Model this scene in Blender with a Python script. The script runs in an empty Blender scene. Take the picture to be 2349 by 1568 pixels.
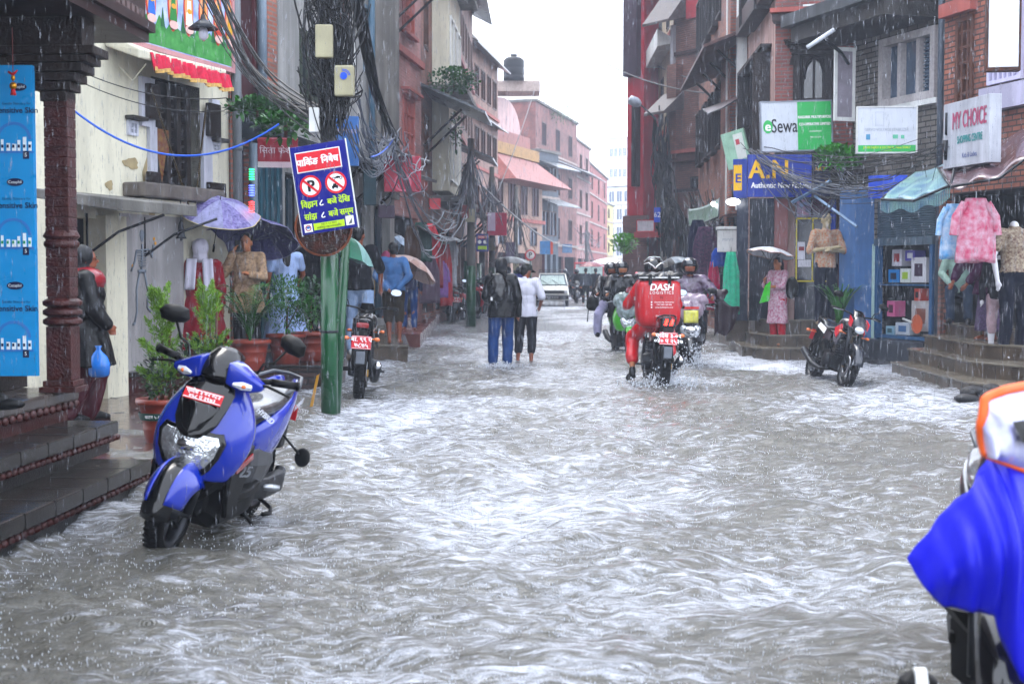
import bpy, math, random
import numpy as np
from mathutils import Vector, Matrix, noise
V=Vector; PI=math.pi; sin=math.sin; cos=math.cos; rad=math.radians
random.seed(7)
S=bpy.context.scene; COL=S.collection
# ---------------- camera, sky, sun, exposure ----------------
IW,IH=2348.,1568.; FL=50.; FP=IW*FL/36.; HZ=625.; CAMH=1.42
PITCH=math.atan((IH/2-HZ)/FP)
cd=bpy.data.cameras.new('camera'); cam=bpy.data.objects.new('camera',cd); COL.objects.link(cam)
cam.location=(0,0,CAMH); cam.rotation_euler=(PI/2-PITCH,0,0)
cd.lens=FL; cd.sensor_width=36; cd.clip_start=.1; cd.clip_end=3000
cd.dof.use_dof=True; cd.dof.focus_distance=14; cd.dof.aperture_fstop=4.2
S.camera=cam
w=bpy.data.worlds.new('World'); S.world=w; w.use_nodes=True
nt=w.node_tree; bg=nt.nodes['Background']; bg.inputs[1].default_value=.12
sky=nt.nodes.new('ShaderNodeTexSky'); sky.sky_type='NISHITA'; sky.sun_disc=False
SUN_EL,SUN_ROT=rad(62),rad(-25)
sky.sun_elevation=SUN_EL; sky.sun_rotation=SUN_ROT; sky.dust_density=6; sky.air_density=1.5
mx=nt.nodes.new('ShaderNodeMix'); mx.data_type='RGBA'; mx.inputs[0].default_value=.88   # thick rain cloud over the blue
nt.links.new(sky.outputs[0],mx.inputs[6]); mx.inputs[7].default_value=(8.2,8.8,10.0,1)
nt.links.new(mx.outputs[2],bg.inputs[0])
sl=bpy.data.lights.new('sun','SUN'); sl.energy=.6; sl.angle=rad(25); sl.color=(1,.97,.93)
so=bpy.data.objects.new('sun',sl); COL.objects.link(so)
so.rotation_euler=(PI/2-SUN_EL,0,PI-SUN_ROT)
S.view_settings.view_transform='Standard'; S.view_settings.look='None'
S.view_settings.exposure=2.05; S.view_settings.gamma=1
S.cycles.use_denoising=True; S.cycles.max_bounces=7; S.cycles.diffuse_bounces=3; S.cycles.glossy_bounces=3
S.cycles.transmission_bounces=5; S.cycles.volume_bounces=1; S.cycles.transparent_max_bounces=8
S.cycles.use_adaptive_sampling=True; S.cycles.adaptive_threshold=.02
S.cycles.sample_clamp_indirect=6; S.cycles.caustics_reflective=False; S.cycles.caustics_refractive=False

# ---------------- picture <-> world ----------------
FW=V((0,cos(PITCH),-sin(PITCH))); UP=V((0,sin(PITCH),cos(PITCH))); C0=V((0,0,CAMH))
def ray(u,v): return FW+V((1,0,0))*((u-IW/2)/FP)+UP*((IH/2-v)/FP)
def G(u,v,z=0):
    d=ray(u,v); t=(z-CAMH)/d.z; return C0+d*t
def at(u,v,Y):
    d=ray(u,v); return C0+d*(Y/d.y)
def zat(v,Y): return at(IW/2,v,Y).z
def xat(u,Y): return at(u,HZ,Y).x

# ---------------- materials ----------------
MC={}
def hexc(c):
    if isinstance(c,str):
        c=[int(c[i:i+2],16)/255 for i in (0,2,4)]
        c=[(x/12.92 if x<.04045 else ((x+.055)/1.055)**2.4)**1.18 for x in c]
    return tuple(c)
def mat(name,col,rough=.5,metal=0,var=.25,vs=6.,bump=0,bs=60.,coat=0,emit=0,streak=0,trans=0,ior=1.45,alpha=1,col2=None,spec=.32):
    if name in MC: return MC[name]
    m=bpy.data.materials.new(name); m.use_nodes=True; n=m.node_tree; p=n.nodes['Principled BSDF']
    c=hexc(col)
    p.inputs['Roughness'].default_value=rough; p.inputs['Metallic'].default_value=metal
    p.inputs['Coat Weight'].default_value=coat; p.inputs['Coat Roughness'].default_value=.08
    p.inputs['Transmission Weight'].default_value=trans; p.inputs['IOR'].default_value=ior; p.inputs['Alpha'].default_value=alpha
    p.inputs['Specular IOR Level'].default_value=spec
    L=n.links.new
    tc=n.nodes.new('ShaderNodeTexCoord'); out=None
    if var>0 or col2:
        nz=n.nodes.new('ShaderNodeTexNoise'); nz.inputs['Scale'].default_value=vs; nz.inputs['Detail'].default_value=6
        L(tc.outputs['Object'],nz.inputs['Vector'])
        cr=n.nodes.new('ShaderNodeValToRGB'); cr.color_ramp.elements[0].position=.3; cr.color_ramp.elements[1].position=.7
        a=[x*(1-var) for x in c]; b=[min(1,x*(1+var*.6)) for x in c]
        if col2: a=hexc(col2); b=c
        cr.color_ramp.elements[0].color=(*a[:3],1); cr.color_ramp.elements[1].color=(*b[:3],1)
        L(nz.outputs[0],cr.inputs[0]); out=cr.outputs[0]
        rr=n.nodes.new('ShaderNodeMapRange'); rr.inputs[3].default_value=max(.03,rough-.12); rr.inputs[4].default_value=min(1,rough+.12)
        L(nz.outputs[0],rr.inputs[0]); L(rr.outputs[0],p.inputs['Roughness'])
    if streak>0:
        mp=n.nodes.new('ShaderNodeMapping'); mp.inputs['Scale'].default_value=(2.4,2.4,.22); L(tc.outputs['Object'],mp.inputs[0])
        n2=n.nodes.new('ShaderNodeTexNoise'); n2.inputs['Scale'].default_value=1.3; n2.inputs['Detail'].default_value=8; n2.inputs['Roughness'].default_value=.65
        L(mp.outputs[0],n2.inputs['Vector'])
        c2=n.nodes.new('ShaderNodeValToRGB'); c2.color_ramp.elements[0].position=.42; c2.color_ramp.elements[1].position=.62
        c2.color_ramp.elements[0].color=(1-streak,)*3+(1,); c2.color_ramp.elements[1].color=(1,1,1,1); L(n2.outputs[0],c2.inputs[0])
        mm=n.nodes.new('ShaderNodeMix'); mm.data_type='RGBA'; mm.blend_type='MULTIPLY'; mm.inputs[0].default_value=1
        if out: L(out,mm.inputs[6])
        else: mm.inputs[6].default_value=(*c[:3],1)
        L(c2.outputs[0],mm.inputs[7]); out=mm.outputs[2]
    if out: L(out,p.inputs['Base Color'])
    else: p.inputs['Base Color'].default_value=(*c[:3],1)
    if emit: p.inputs['Emission Color'].default_value=(*c[:3],1); p.inputs['Emission Strength'].default_value=emit
    if bump:
        nb=n.nodes.new('ShaderNodeTexNoise'); nb.inputs['Scale'].default_value=bs; nb.inputs['Detail'].default_value=4; L(tc.outputs['Object'],nb.inputs['Vector'])
        bp=n.nodes.new('ShaderNodeBump'); bp.inputs['Strength'].default_value=bump; bp.inputs['Distance'].default_value=.02
        L(nb.outputs[0],bp.inputs['Height']); L(bp.outputs[0],p.inputs['Normal'])
    MC[name]=m; return m
def brick(name,c1,c2,mortar,bw=.22,bh=.065,rough=.75,dirt=.5,ms=.012):
    if name in MC: return MC[name]
    m=bpy.data.materials.new(name); m.use_nodes=True; n=m.node_tree; p=n.nodes['Principled BSDF']; L=n.links.new
    tc=n.nodes.new('ShaderNodeTexCoord'); sp=n.nodes.new('ShaderNodeSeparateXYZ'); L(tc.outputs['Object'],sp.inputs[0])
    ad=n.nodes.new('ShaderNodeMath'); L(sp.outputs[0],ad.inputs[0]); L(sp.outputs[1],ad.inputs[1])
    cb=n.nodes.new('ShaderNodeCombineXYZ'); L(ad.outputs[0],cb.inputs[0]); L(sp.outputs[2],cb.inputs[1])
    b=n.nodes.new('ShaderNodeTexBrick'); L(cb.outputs[0],b.inputs['Vector']); b.inputs['Scale'].default_value=1
    b.inputs['Brick Width'].default_value=bw; b.inputs['Row Height'].default_value=bh; b.inputs['Mortar Size'].default_value=ms
    b.inputs['Color1'].default_value=(*hexc(c1),1); b.inputs['Color2'].default_value=(*hexc(c2),1); b.inputs['Mortar'].default_value=(*hexc(mortar),1)
    nz=n.nodes.new('ShaderNodeTexNoise'); nz.inputs['Scale'].default_value=1.1; nz.inputs['Detail'].default_value=8; L(tc.outputs['Object'],nz.inputs['Vector'])
    cr=n.nodes.new('ShaderNodeValToRGB'); cr.color_ramp.elements[0].position=.35; cr.color_ramp.elements[0].color=(1-dirt,)*3+(1,); cr.color_ramp.elements[1].position=.62
    L(nz.outputs[0],cr.inputs[0])
    mm=n.nodes.new('ShaderNodeMix'); mm.data_type='RGBA'; mm.blend_type='MULTIPLY'; mm.inputs[0].default_value=1
    L(b.outputs[0],mm.inputs[6]); L(cr.outputs[0],mm.inputs[7]); L(mm.outputs[2],p.inputs['Base Color'])
    bp=n.nodes.new('ShaderNodeBump'); bp.inputs['Strength'].default_value=.6; bp.inputs['Distance'].default_value=-.01
    L(b.outputs['Fac'],bp.inputs['Height']); L(bp.outputs[0],p.inputs['Normal'])
    p.inputs['Roughness'].default_value=rough; MC[name]=m; return m

# ---------------- mesh builder ----------------
class MB:
    def __init__(s): s.v=[]; s.f=[]; s.mi=[]; s.sm=[]; s.m=Matrix(); s.k=0; s.smooth=False
    def add(s,vs,fs):
        o=len(s.v); s.v+= [tuple(s.m@V(p)) for p in vs]
        for f in fs: s.f.append([o+i for i in f]); s.mi.append(s.k); s.sm.append(s.smooth)
        return s
    def box(s,x0,x1,y0,y1,z0,z1):
        if x0>x1:x0,x1=x1,x0
        if y0>y1:y0,y1=y1,y0
        if z0>z1:z0,z1=z1,z0
        s.add([(x0,y0,z0),(x1,y0,z0),(x1,y1,z0),(x0,y1,z0),(x0,y0,z1),(x1,y0,z1),(x1,y1,z1),(x0,y1,z1)],
              [(0,3,2,1),(4,5,6,7),(0,1,5,4),(1,2,6,5),(2,3,7,6),(3,0,4,7)]); return s
    def hexa(s,b,t):   # bottom 4, top 4
        s.add(list(b)+list(t),[(0,3,2,1),(4,5,6,7),(0,1,5,4),(1,2,6,5),(2,3,7,6),(3,0,4,7)]); return s
    def tube(s,pts,r,n=6,cap=True,flat=1):
        pts=[V(p) for p in pts]; m=len(pts); rs=r if isinstance(r,(list,tuple)) else [r]*m
        vs=[]; up=None
        for i,p in enumerate(pts):
            t=(pts[min(i+1,m-1)]-pts[max(i-1,0)])
            if t.length<1e-9: t=V((0,0,1))
            t.normalize()
            if up is None: up=V((0,0,1)) if abs(t.z)<.9 else V((1,0,0))
            a=t.cross(up)
            if a.length<1e-6: a=t.cross(V((0,1,0)))
            a.normalize(); b=a.cross(t).normalized(); up=b
            for j in range(n):
                q=2*PI*j/n; vs.append(p+a*(cos(q)*rs[i])+b*(sin(q)*rs[i]*flat))
        fs=[(i*n+j,i*n+(j+1)%n,(i+1)*n+(j+1)%n,(i+1)*n+j) for i in range(m-1) for j in range(n)]
        if cap: fs+=[tuple(range(n))[::-1],tuple((m-1)*n+j for j in range(n))]
        sm=s.smooth; s.smooth=n>4; s.add(vs,fs); s.smooth=sm; return s
    def lathe(s,prof,n=20,c=(0,0,0),ax='z',cap=True):
        c=V(c); vs=[]
        for r,h in prof:
            for j in range(n):
                q=2*PI*j/n; a,b=r*cos(q),r*sin(q)
                vs.append(c+V({'z':(a,b,h),'x':(h,a,b),'y':(a,h,b)}[ax]))
        m=len(prof); fs=[(i*n+j,i*n+(j+1)%n,(i+1)*n+(j+1)%n,(i+1)*n+j) for i in range(m-1) for j in range(n)]
        if cap: fs+=[tuple(range(n))[::-1],tuple((m-1)*n+j for j in range(n))]
        sm=s.smooth; s.smooth=True; s.add(vs,fs); s.smooth=sm; return s
    def ell(s,c,r,nu=14,nv=9):
        c=V(c); vs=[];fs=[]
        if not isinstance(r,(tuple,list)): r=(r,r,r)
        for i in range(nv+1):
            a=PI*i/nv
            for j in range(nu):
                b=2*PI*j/nu; vs.append(c+V((r[0]*sin(a)*cos(b),r[1]*sin(a)*sin(b),-r[2]*cos(a))))
        fs=[(i*nu+j,i*nu+(j+1)%nu,(i+1)*nu+(j+1)%nu,(i+1)*nu+j) for i in range(nv) for j in range(nu)]
        sm=s.smooth; s.smooth=True; s.add(vs,fs); s.smooth=sm; return s
    def prism(s,poly,t0,t1,ax='y'):
        n=len(poly)
        def P(a,b,t): return {'y':(a,t,b),'x':(t,a,b),'z':(a,b,t)}[ax]
        s.add([P(a,b,t0) for a,b in poly]+[P(a,b,t1) for a,b in poly],
              [tuple(range(n)),tuple(range(2*n-1,n-1,-1))]+[(i,n+i,n+(i+1)%n,(i+1)%n) for i in range(n)]); return s
    def grid(s,fn,nu,nv,close=False):
        vs=[fn(i/nu,j/nv) for j in range(nv+1) for i in range(nu+1)]; k=nu+1
        s.add(vs,[(j*k+i,j*k+i+1,(j+1)*k+i+1,(j+1)*k+i) for j in range(nv) for i in range(nu)]); return s
    def loft(s,rings,cap=True,sym=False):
        if sym: rings=[[V(p) for p in r]+[V((-p[0],p[1],p[2])) for p in reversed(r) if abs(p[0])>1e-6] for r in rings]
        n=len(rings[0]); m=len(rings); vs=[p for r in rings for p in r]
        fs=[(i*n+j,i*n+(j+1)%n,(i+1)*n+(j+1)%n,(i+1)*n+j) for i in range(m-1) for j in range(n)]
        if cap: fs+=[tuple(range(n))[::-1],tuple((m-1)*n+j for j in range(n))]
        s.add(vs,fs); return s
    def build(s,name,mats,parent=None,bevel=0,sub=0,smooth=None,solid=0,fixn=True):
        me=bpy.data.meshes.new(name); me.from_pydata(s.v,[],s.f)
        if not isinstance(mats,(list,tuple)): mats=[mats]
        for m in mats: me.materials.append(m)
        me.polygons.foreach_set('material_index',s.mi)
        sm=s.sm if smooth is None else [smooth]*len(s.sm)
        if sub: sm=[True]*len(sm)
        me.polygons.foreach_set('use_smooth',sm); me.validate()
        if fixn:
            import bmesh
            b=bmesh.new(); b.from_mesh(me); bmesh.ops.recalc_face_normals(b,faces=b.faces); b.to_mesh(me); b.free()
        o=bpy.data.objects.new(name,me); COL.objects.link(o)
        if parent is not None: o.parent=parent
        if solid: k=o.modifiers.new('s','SOLIDIFY'); k.thickness=solid; k.offset=0
        if bevel: k=o.modifiers.new('b','BEVEL'); k.width=bevel; k.segments=2; k.limit_method='ANGLE'; k.angle_limit=rad(40)
        if sub: k=o.modifiers.new('u','SUBSURF'); k.levels=sub; k.render_levels=sub
        return o
def tag(o,label=None,cat=None,group=None,kind=None):
    if label:o['label']=label
    if cat:o['category']=cat
    if group:o['group']=group
    if kind:o['kind']=kind
    return o
def T(name,label,cat,loc=(0,0,0),rz=0,group=None):
    o=bpy.data.objects.new(name,None); COL.objects.link(o); o.location=loc
    o.rotation_euler=rz if isinstance(rz,(tuple,list)) else (0,0,rz); o.empty_display_size=.1
    return tag(o,label,cat,group)
KIDS={}
def dup(root,loc,rz=0,label=None,group=None,scale=None):
    ch={}
    for o in bpy.data.objects:
        if o.parent: ch.setdefault(o.parent.name,[]).append(o)
    def cp(o,par):
        c=o.copy(); COL.objects.link(c)
        if par is not None: c.parent=par
        for k in ch.get(o.name,[]): cp(k,c)
        return c
    r=cp(root,None); r.location=loc; r.rotation_euler=rz if isinstance(rz,(tuple,list)) else (0,0,rz)
    if label: r['label']=label
    if group: r['group']=group
    if scale: r.scale=(scale,)*3
    return r
def relink(o,frm,to):
    """own mesh copy with one material swapped"""
    o.data=o.data.copy()
    for i,m in enumerate(o.data.materials):
        if m==frm: o.data.materials[i]=to
def evalmesh(o):
    dg=bpy.context.evaluated_depsgraph_get(); dg.update()
    me=bpy.data.meshes.new_from_object(o.evaluated_get(dg)); return me
def txt(s,size,m,parent,loc,rot=(PI/2,0,0),bold=0,align='CENTER',sx=1,shear=0,ext=.0015,sp=1,name='lettering'):
    c=bpy.data.curves.new('t','FONT'); c.body=s; c.size=size; c.align_x=align; c.align_y='CENTER'; c.extrude=0; c.shear=shear; c.resolution_u=3; c.space_character=sp
    t=bpy.data.objects.new('t',c); COL.objects.link(t); me=evalmesh(t); bpy.data.objects.remove(t)
    vs=np.empty(len(me.vertices)*3,dtype=np.float32); me.vertices.foreach_get('co',vs); vs=vs.reshape(-1,3); vs[:,0]*=sx
    fs=[list(p.vertices) for p in me.polygons]; bpy.data.meshes.remove(me)
    V_,F_=[],[]; n=0
    offs=[(0,0)]
    if bold: offs=[(-bold,-bold*.5),(-bold,bold*.5),(0,0),(bold,-bold*.5),(bold,bold*.5)]
    for k,(dx,dy) in enumerate(offs):
        a=vs.copy(); a[:,0]+=dx; a[:,1]+=dy; a[:,2]+=ext+k*.0004
        V_+=a.tolist(); F_+=[[i+n for i in f] for f in fs]; n+=len(a)
    me=bpy.data.meshes.new(name); me.from_pydata(V_,[],F_); me.materials.append(m)
    o=bpy.data.objects.new(name,me); COL.objects.link(o); o.parent=parent; o.location=loc; o.rotation_euler=rot
    return o
# ---------------- shared materials ----------------
def flat(name,c,**k): k.setdefault('var',.08); return mat(name,c,**k)
BLK=flat('black_plastic','070809',rough=.5,spec=.2); BLKG=flat('gloss_black','050607',rough=.15,coat=.25)
RUB=flat('rubber','080809',rough=.8,spec=.15); STEEL=mat('steel','8d9094',rough=.3,metal=1,var=.15); CHR=mat('chrome','d8dadd',rough=.08,metal=1,var=0)
DST=mat('dark_steel','3a3c40',rough=.4,metal=.8); WHT=flat('white_paint','d9dad8',rough=.45,streak=.25); CREAM=mat('cream_plaster','d9d5c2',rough=.75,var=.2,vs=.9,streak=.2,bump=.3,bs=25,)
CONC=mat('concrete','7f7d78',rough=.7,var=.35,vs=2,streak=.45,bump=.4,bs=30); DCONC=mat('dark_concrete','4a4846',rough=.55,var=.4,vs=3,streak=.4,bump=.3)
WOOD=mat('dark_wood','2b1f1a',rough=.55,var=.5,vs=8,streak=.3,bump=.4,bs=40); BWOOD=mat('brown_wood','5b3a2b',rough=.55,var=.35,vs=9,bump=.3)
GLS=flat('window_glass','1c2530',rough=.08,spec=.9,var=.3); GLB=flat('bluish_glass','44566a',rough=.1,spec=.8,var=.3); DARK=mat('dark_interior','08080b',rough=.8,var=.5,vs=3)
TIN=mat('wet_tin_sheet','6a6f73',rough=.3,metal=.5,var=.35,vs=4,streak=.4); PINKW=mat('pink_plaster','b0655c',rough=.7,var=.18,vs=2,streak=.3)
BR_OR=brick('orange_brick','b06a52','8f5342','7e726a'); BR_RED=brick('red_brick','a05a50','86463f','7b6a65'); BR_DK=brick('dark_red_brick','4b211f','371a1a','2a1a19',.12,.09,rough=.45)
BR_PK=brick('pink_brick','bd8680','a5706c','a98a85'); BR_GY=brick('grey_brick','8b8580','767069','3c3936',.26,.085); BR_BR=brick('brown_brick','94685c','7c5449','6b5b55')
BR_TN=brick('tan_brick','b58c80','a0786a','8c7a70')
def place(o,loc,rz=0): o.location=loc; o.rotation_euler=(0,0,rz); return o

# ---------------- facades ----------------
class Bld:
    """building on a wall line A->B (left to right as seen from the street); local x along, -y to the street"""
    def __init__(s,name,label,A,B,H,wall,depth=5,z0=0,cat='building',roof=None):
        A,B=V((*A[:2],0)),V((*B[:2],0)); s.A,s.B=A,B; d=B-A; s.L=d.length; s.rz=math.atan2(d.y,d.x)
        s.root=T(name,label,cat,(A.x,A.y,0),s.rz); s.H=H; s.wall=wall; s.depth=depth; s.holes=[]; s.z0=z0
        s.M=Matrix.Translation(A)@Matrix.Rotation(s.rz,4,'Z'); s.I=s.M.inverted(); s.roofm=roof or CONC
    def sz(s,u,v,off=0):
        o=s.I@C0; d=s.I.to_3x3()@ray(u,v); t=(-off-o.y)/d.y; p=o+d*t; return p.x,p.z
    def su(s,u): return s.sz(u,HZ)[0]
    def zz(s,u,v): return s.sz(u,v)[1]
    def rect(s,u0,v0,u1,v1):
        um=(u0+u1)/2; return s.su(u0),s.su(u1),s.zz(um,v1),s.zz(um,v0)
    def wd(s,x,z,y=0): return s.M@V((x,y,z))
    def part(s,name,mb,m,**k): return mb.build(name,m,s.root,**k)
    def box(s,name,x0,x1,y0,y1,z0,z1,m,**k):
        return MB().box(x0,x1,y0,y1,z0,z1).build(name,m,s.root,**k)
    def pbox(s,name,u0,v0,u1,v1,out,m,back=0,**k):
        x0,x1,z0,z1=s.rect(u0,v0,u1,v1); return s.box(name,x0,x1,-out,-back,z0,z1,m,**k)
    def win(s,x0,x1,z0,z1,fm=BWOOD,gm=GLS,cols=2,rows=1,fw=.06,sill=None,recess=.12,bars=0,lintel=None,name='window',proud=.03):
        s.holes.append((x0,x1,z0,z1))
        f=MB()
        f.box(x0,x0+fw,-proud,recess,z0,z1); f.box(x1-fw,x1,-proud,recess,z0,z1)
        f.box(x0+fw,x1-fw,-proud,recess,z0,z0+fw); f.box(x0+fw,x1-fw,-proud,recess,z1-fw,z1)
        for i in range(1,cols): c=x0+(x1-x0)*i/cols; f.box(c-fw*.35,c+fw*.35,-proud*.5,recess*.8,z0+fw,z1-fw)
        for i in range(1,rows): c=z0+(z1-z0)*i/rows; f.box(x0+fw,x1-fw,-proud*.3,recess*.7,c-fw*.25,c+fw*.25)
        if bars:
            for i in range(1,bars): c=x0+(x1-x0)*i/bars; f.box(c-.012,c+.012,-proud*.9-.03,-proud*.9-.01,z0+fw,z1-fw)
        w=f.build(name,fm,s.root)
        MB().box(x0+fw*.6,x1-fw*.6,recess*.5,recess*.5+.02,z0+fw*.6,z1-fw*.6).build('pane',gm,w)
        if sill: MB().box(x0-.08,x1+.08,-.12,-.002,z0-.09,z0-.004).build('sill',sill,w,bevel=.01)
        if lintel:
            MB().box(x0-.12,x1+.12,-.14,-.003,z1+.004,z1+.07).box(x0-.2,x1+.2,-.2,-.003,z1+.073,z1+.13).build('lintel',lintel,w)
        return w
    def pwin(s,u0,v0,u1,v1,**k): x0,x1,z0,z1=s.rect(u0,v0,u1,v1); return s.win(x0,x1,z0,z1,**k)
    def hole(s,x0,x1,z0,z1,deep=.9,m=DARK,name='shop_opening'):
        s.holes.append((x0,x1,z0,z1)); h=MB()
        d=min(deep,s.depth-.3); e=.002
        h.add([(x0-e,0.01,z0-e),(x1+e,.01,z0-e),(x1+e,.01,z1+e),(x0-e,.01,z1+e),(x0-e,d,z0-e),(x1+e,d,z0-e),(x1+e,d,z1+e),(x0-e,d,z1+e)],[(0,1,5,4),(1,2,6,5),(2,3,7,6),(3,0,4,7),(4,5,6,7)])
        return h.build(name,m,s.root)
    def finish(s,name='wall',top=True):
        L,H,D,z0=s.L,s.H,s.depth,s.z0
        hs=[(max(0,a),min(L,b),max(z0,c),min(H,d)) for a,b,c,d in s.holes]; hs=[h for h in hs if h[0]<h[1] and h[2]<h[3]]
        xs=sorted({0,L}|{h[0] for h in hs}|{h[1] for h in hs}); zs=sorted({z0,H}|{h[2] for h in hs}|{h[3] for h in hs})
        m=MB()
        for i in range(len(xs)-1):
            for j in range(len(zs)-1):
                cx,cz=(xs[i]+xs[i+1])/2,(zs[j]+zs[j+1])/2
                if any(a<cx<b and c<cz<d for a,b,c,d in hs): continue
                m.add([(xs[i],0,zs[j]),(xs[i+1],0,zs[j]),(xs[i+1],0,zs[j+1]),(xs[i],0,zs[j+1])],[(0,1,2,3)])
        for a,b,c,d in hs:
            t=.16; m.add([(a,0,c),(b,0,c),(b,0,d),(a,0,d),(a,t,c),(b,t,c),(b,t,d),(a,t,d)],[(0,1,5,4),(1,2,6,5),(2,3,7,6),(3,0,4,7)])
        m.add([(0,0,z0),(0,D,z0),(0,D,H),(0,0,H)],[(0,1,2,3)]); m.add([(L,0,z0),(L,D,z0),(L,D,H),(L,0,H)],[(3,2,1,0)])
        m.add([(0,D,z0),(L,D,z0),(L,D,H),(0,D,H)],[(3,2,1,0)])
        s.wallo=m.build(name,s.wall,s.root,fixn=False)
        if top: MB().box(-.12,L+.12,-.15,D+.1,H+.002,H+.15).build('roof_slab',s.roofm,s.root)
        return s
    def eave(s,x0,x1,z,out=.9,drop=.35,m=None,th=.06,name='eave_roof',struts=0,sm=None):
        """sloping shed roof jutting to the street with struts"""
        m=m or TIN; e=MB(); e.hexa([(x0,-out,z-drop),(x1,-out,z-drop),(x1,-.005,z),(x0,-.005,z)],[(x0,-out,z-drop+th),(x1,-out,z-drop+th),(x1,-.005,z+th),(x0,-.005,z+th)])
        o=e.build(name,m,s.root)
        if struts:
            q=MB()
            for i in range(struts):
                x=x0+(x1-x0)*(i+.5)/struts; q.tube([(x,-.01,z-drop-out*.45),(x,-out*.6,z-drop*.7-.02)],.03,4)
            q.build('strut',sm or WOOD,o)
        return o
    def slab(s,x0,x1,z,out=.6,th=.12,m=None,name='balcony_slab'): return s.box(name,x0,x1,-out,-.004,z,z+th,m or CONC)
    def band(s,z,h=.12,out=.06,m=None,name='cornice'): return s.box(name,-.03,s.L+.03,-out,-.003,z,z+h,m or CONC)
def signbox(name,label,cat,c,w,h,rz,m,th=.08,tilt=0,frame=None,group=None,lean=0):
    """flat board centred at c, facing -y turned by rz, rolled by tilt"""
    r=T(name,label,cat,c,(lean,tilt,rz),group)
    MB().box(-w/2,w/2,0,th,-h/2,h/2).build('panel',m,r,bevel=.004)
    if frame:
        f=.02; MB().box(-w/2-f,w/2+f,-.012,th+.01,h/2,h/2+f).box(-w/2-f,w/2+f,-.012,th+.01,-h/2-f,-h/2).box(-w/2-f,-w/2,-.012,th+.01,-h/2,h/2).box(w/2,w/2+f,-.012,th+.01,-h/2,h/2).build('frame',frame,r)
    return r
def ln(r,s,size,m,x,z,y=-.003,**k): return txt(s,size,m,r,(x,y,z),**k)
def plate(mb,poly,y,y1=None): mb.prism(poly,y,y1 if y1 is not None else y+.004,'y'); return mb
def circ(cx,cz,r,n=24,rz=None): return [(cx+r*cos(2*PI*i/n),cz+(rz or r)*sin(2*PI*i/n)) for i in range(n)]
def ringm(mb,cx,cz,r0,r1,y,n=28):
    vs=[(cx+r*cos(2*PI*i/n),y,cz+r*sin(2*PI*i/n)) for r in (r0,r1) for i in range(n)]
    mb.add(vs,[(i,(i+1)%n,n+(i+1)%n,n+i) for i in range(n)]); return mb
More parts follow.
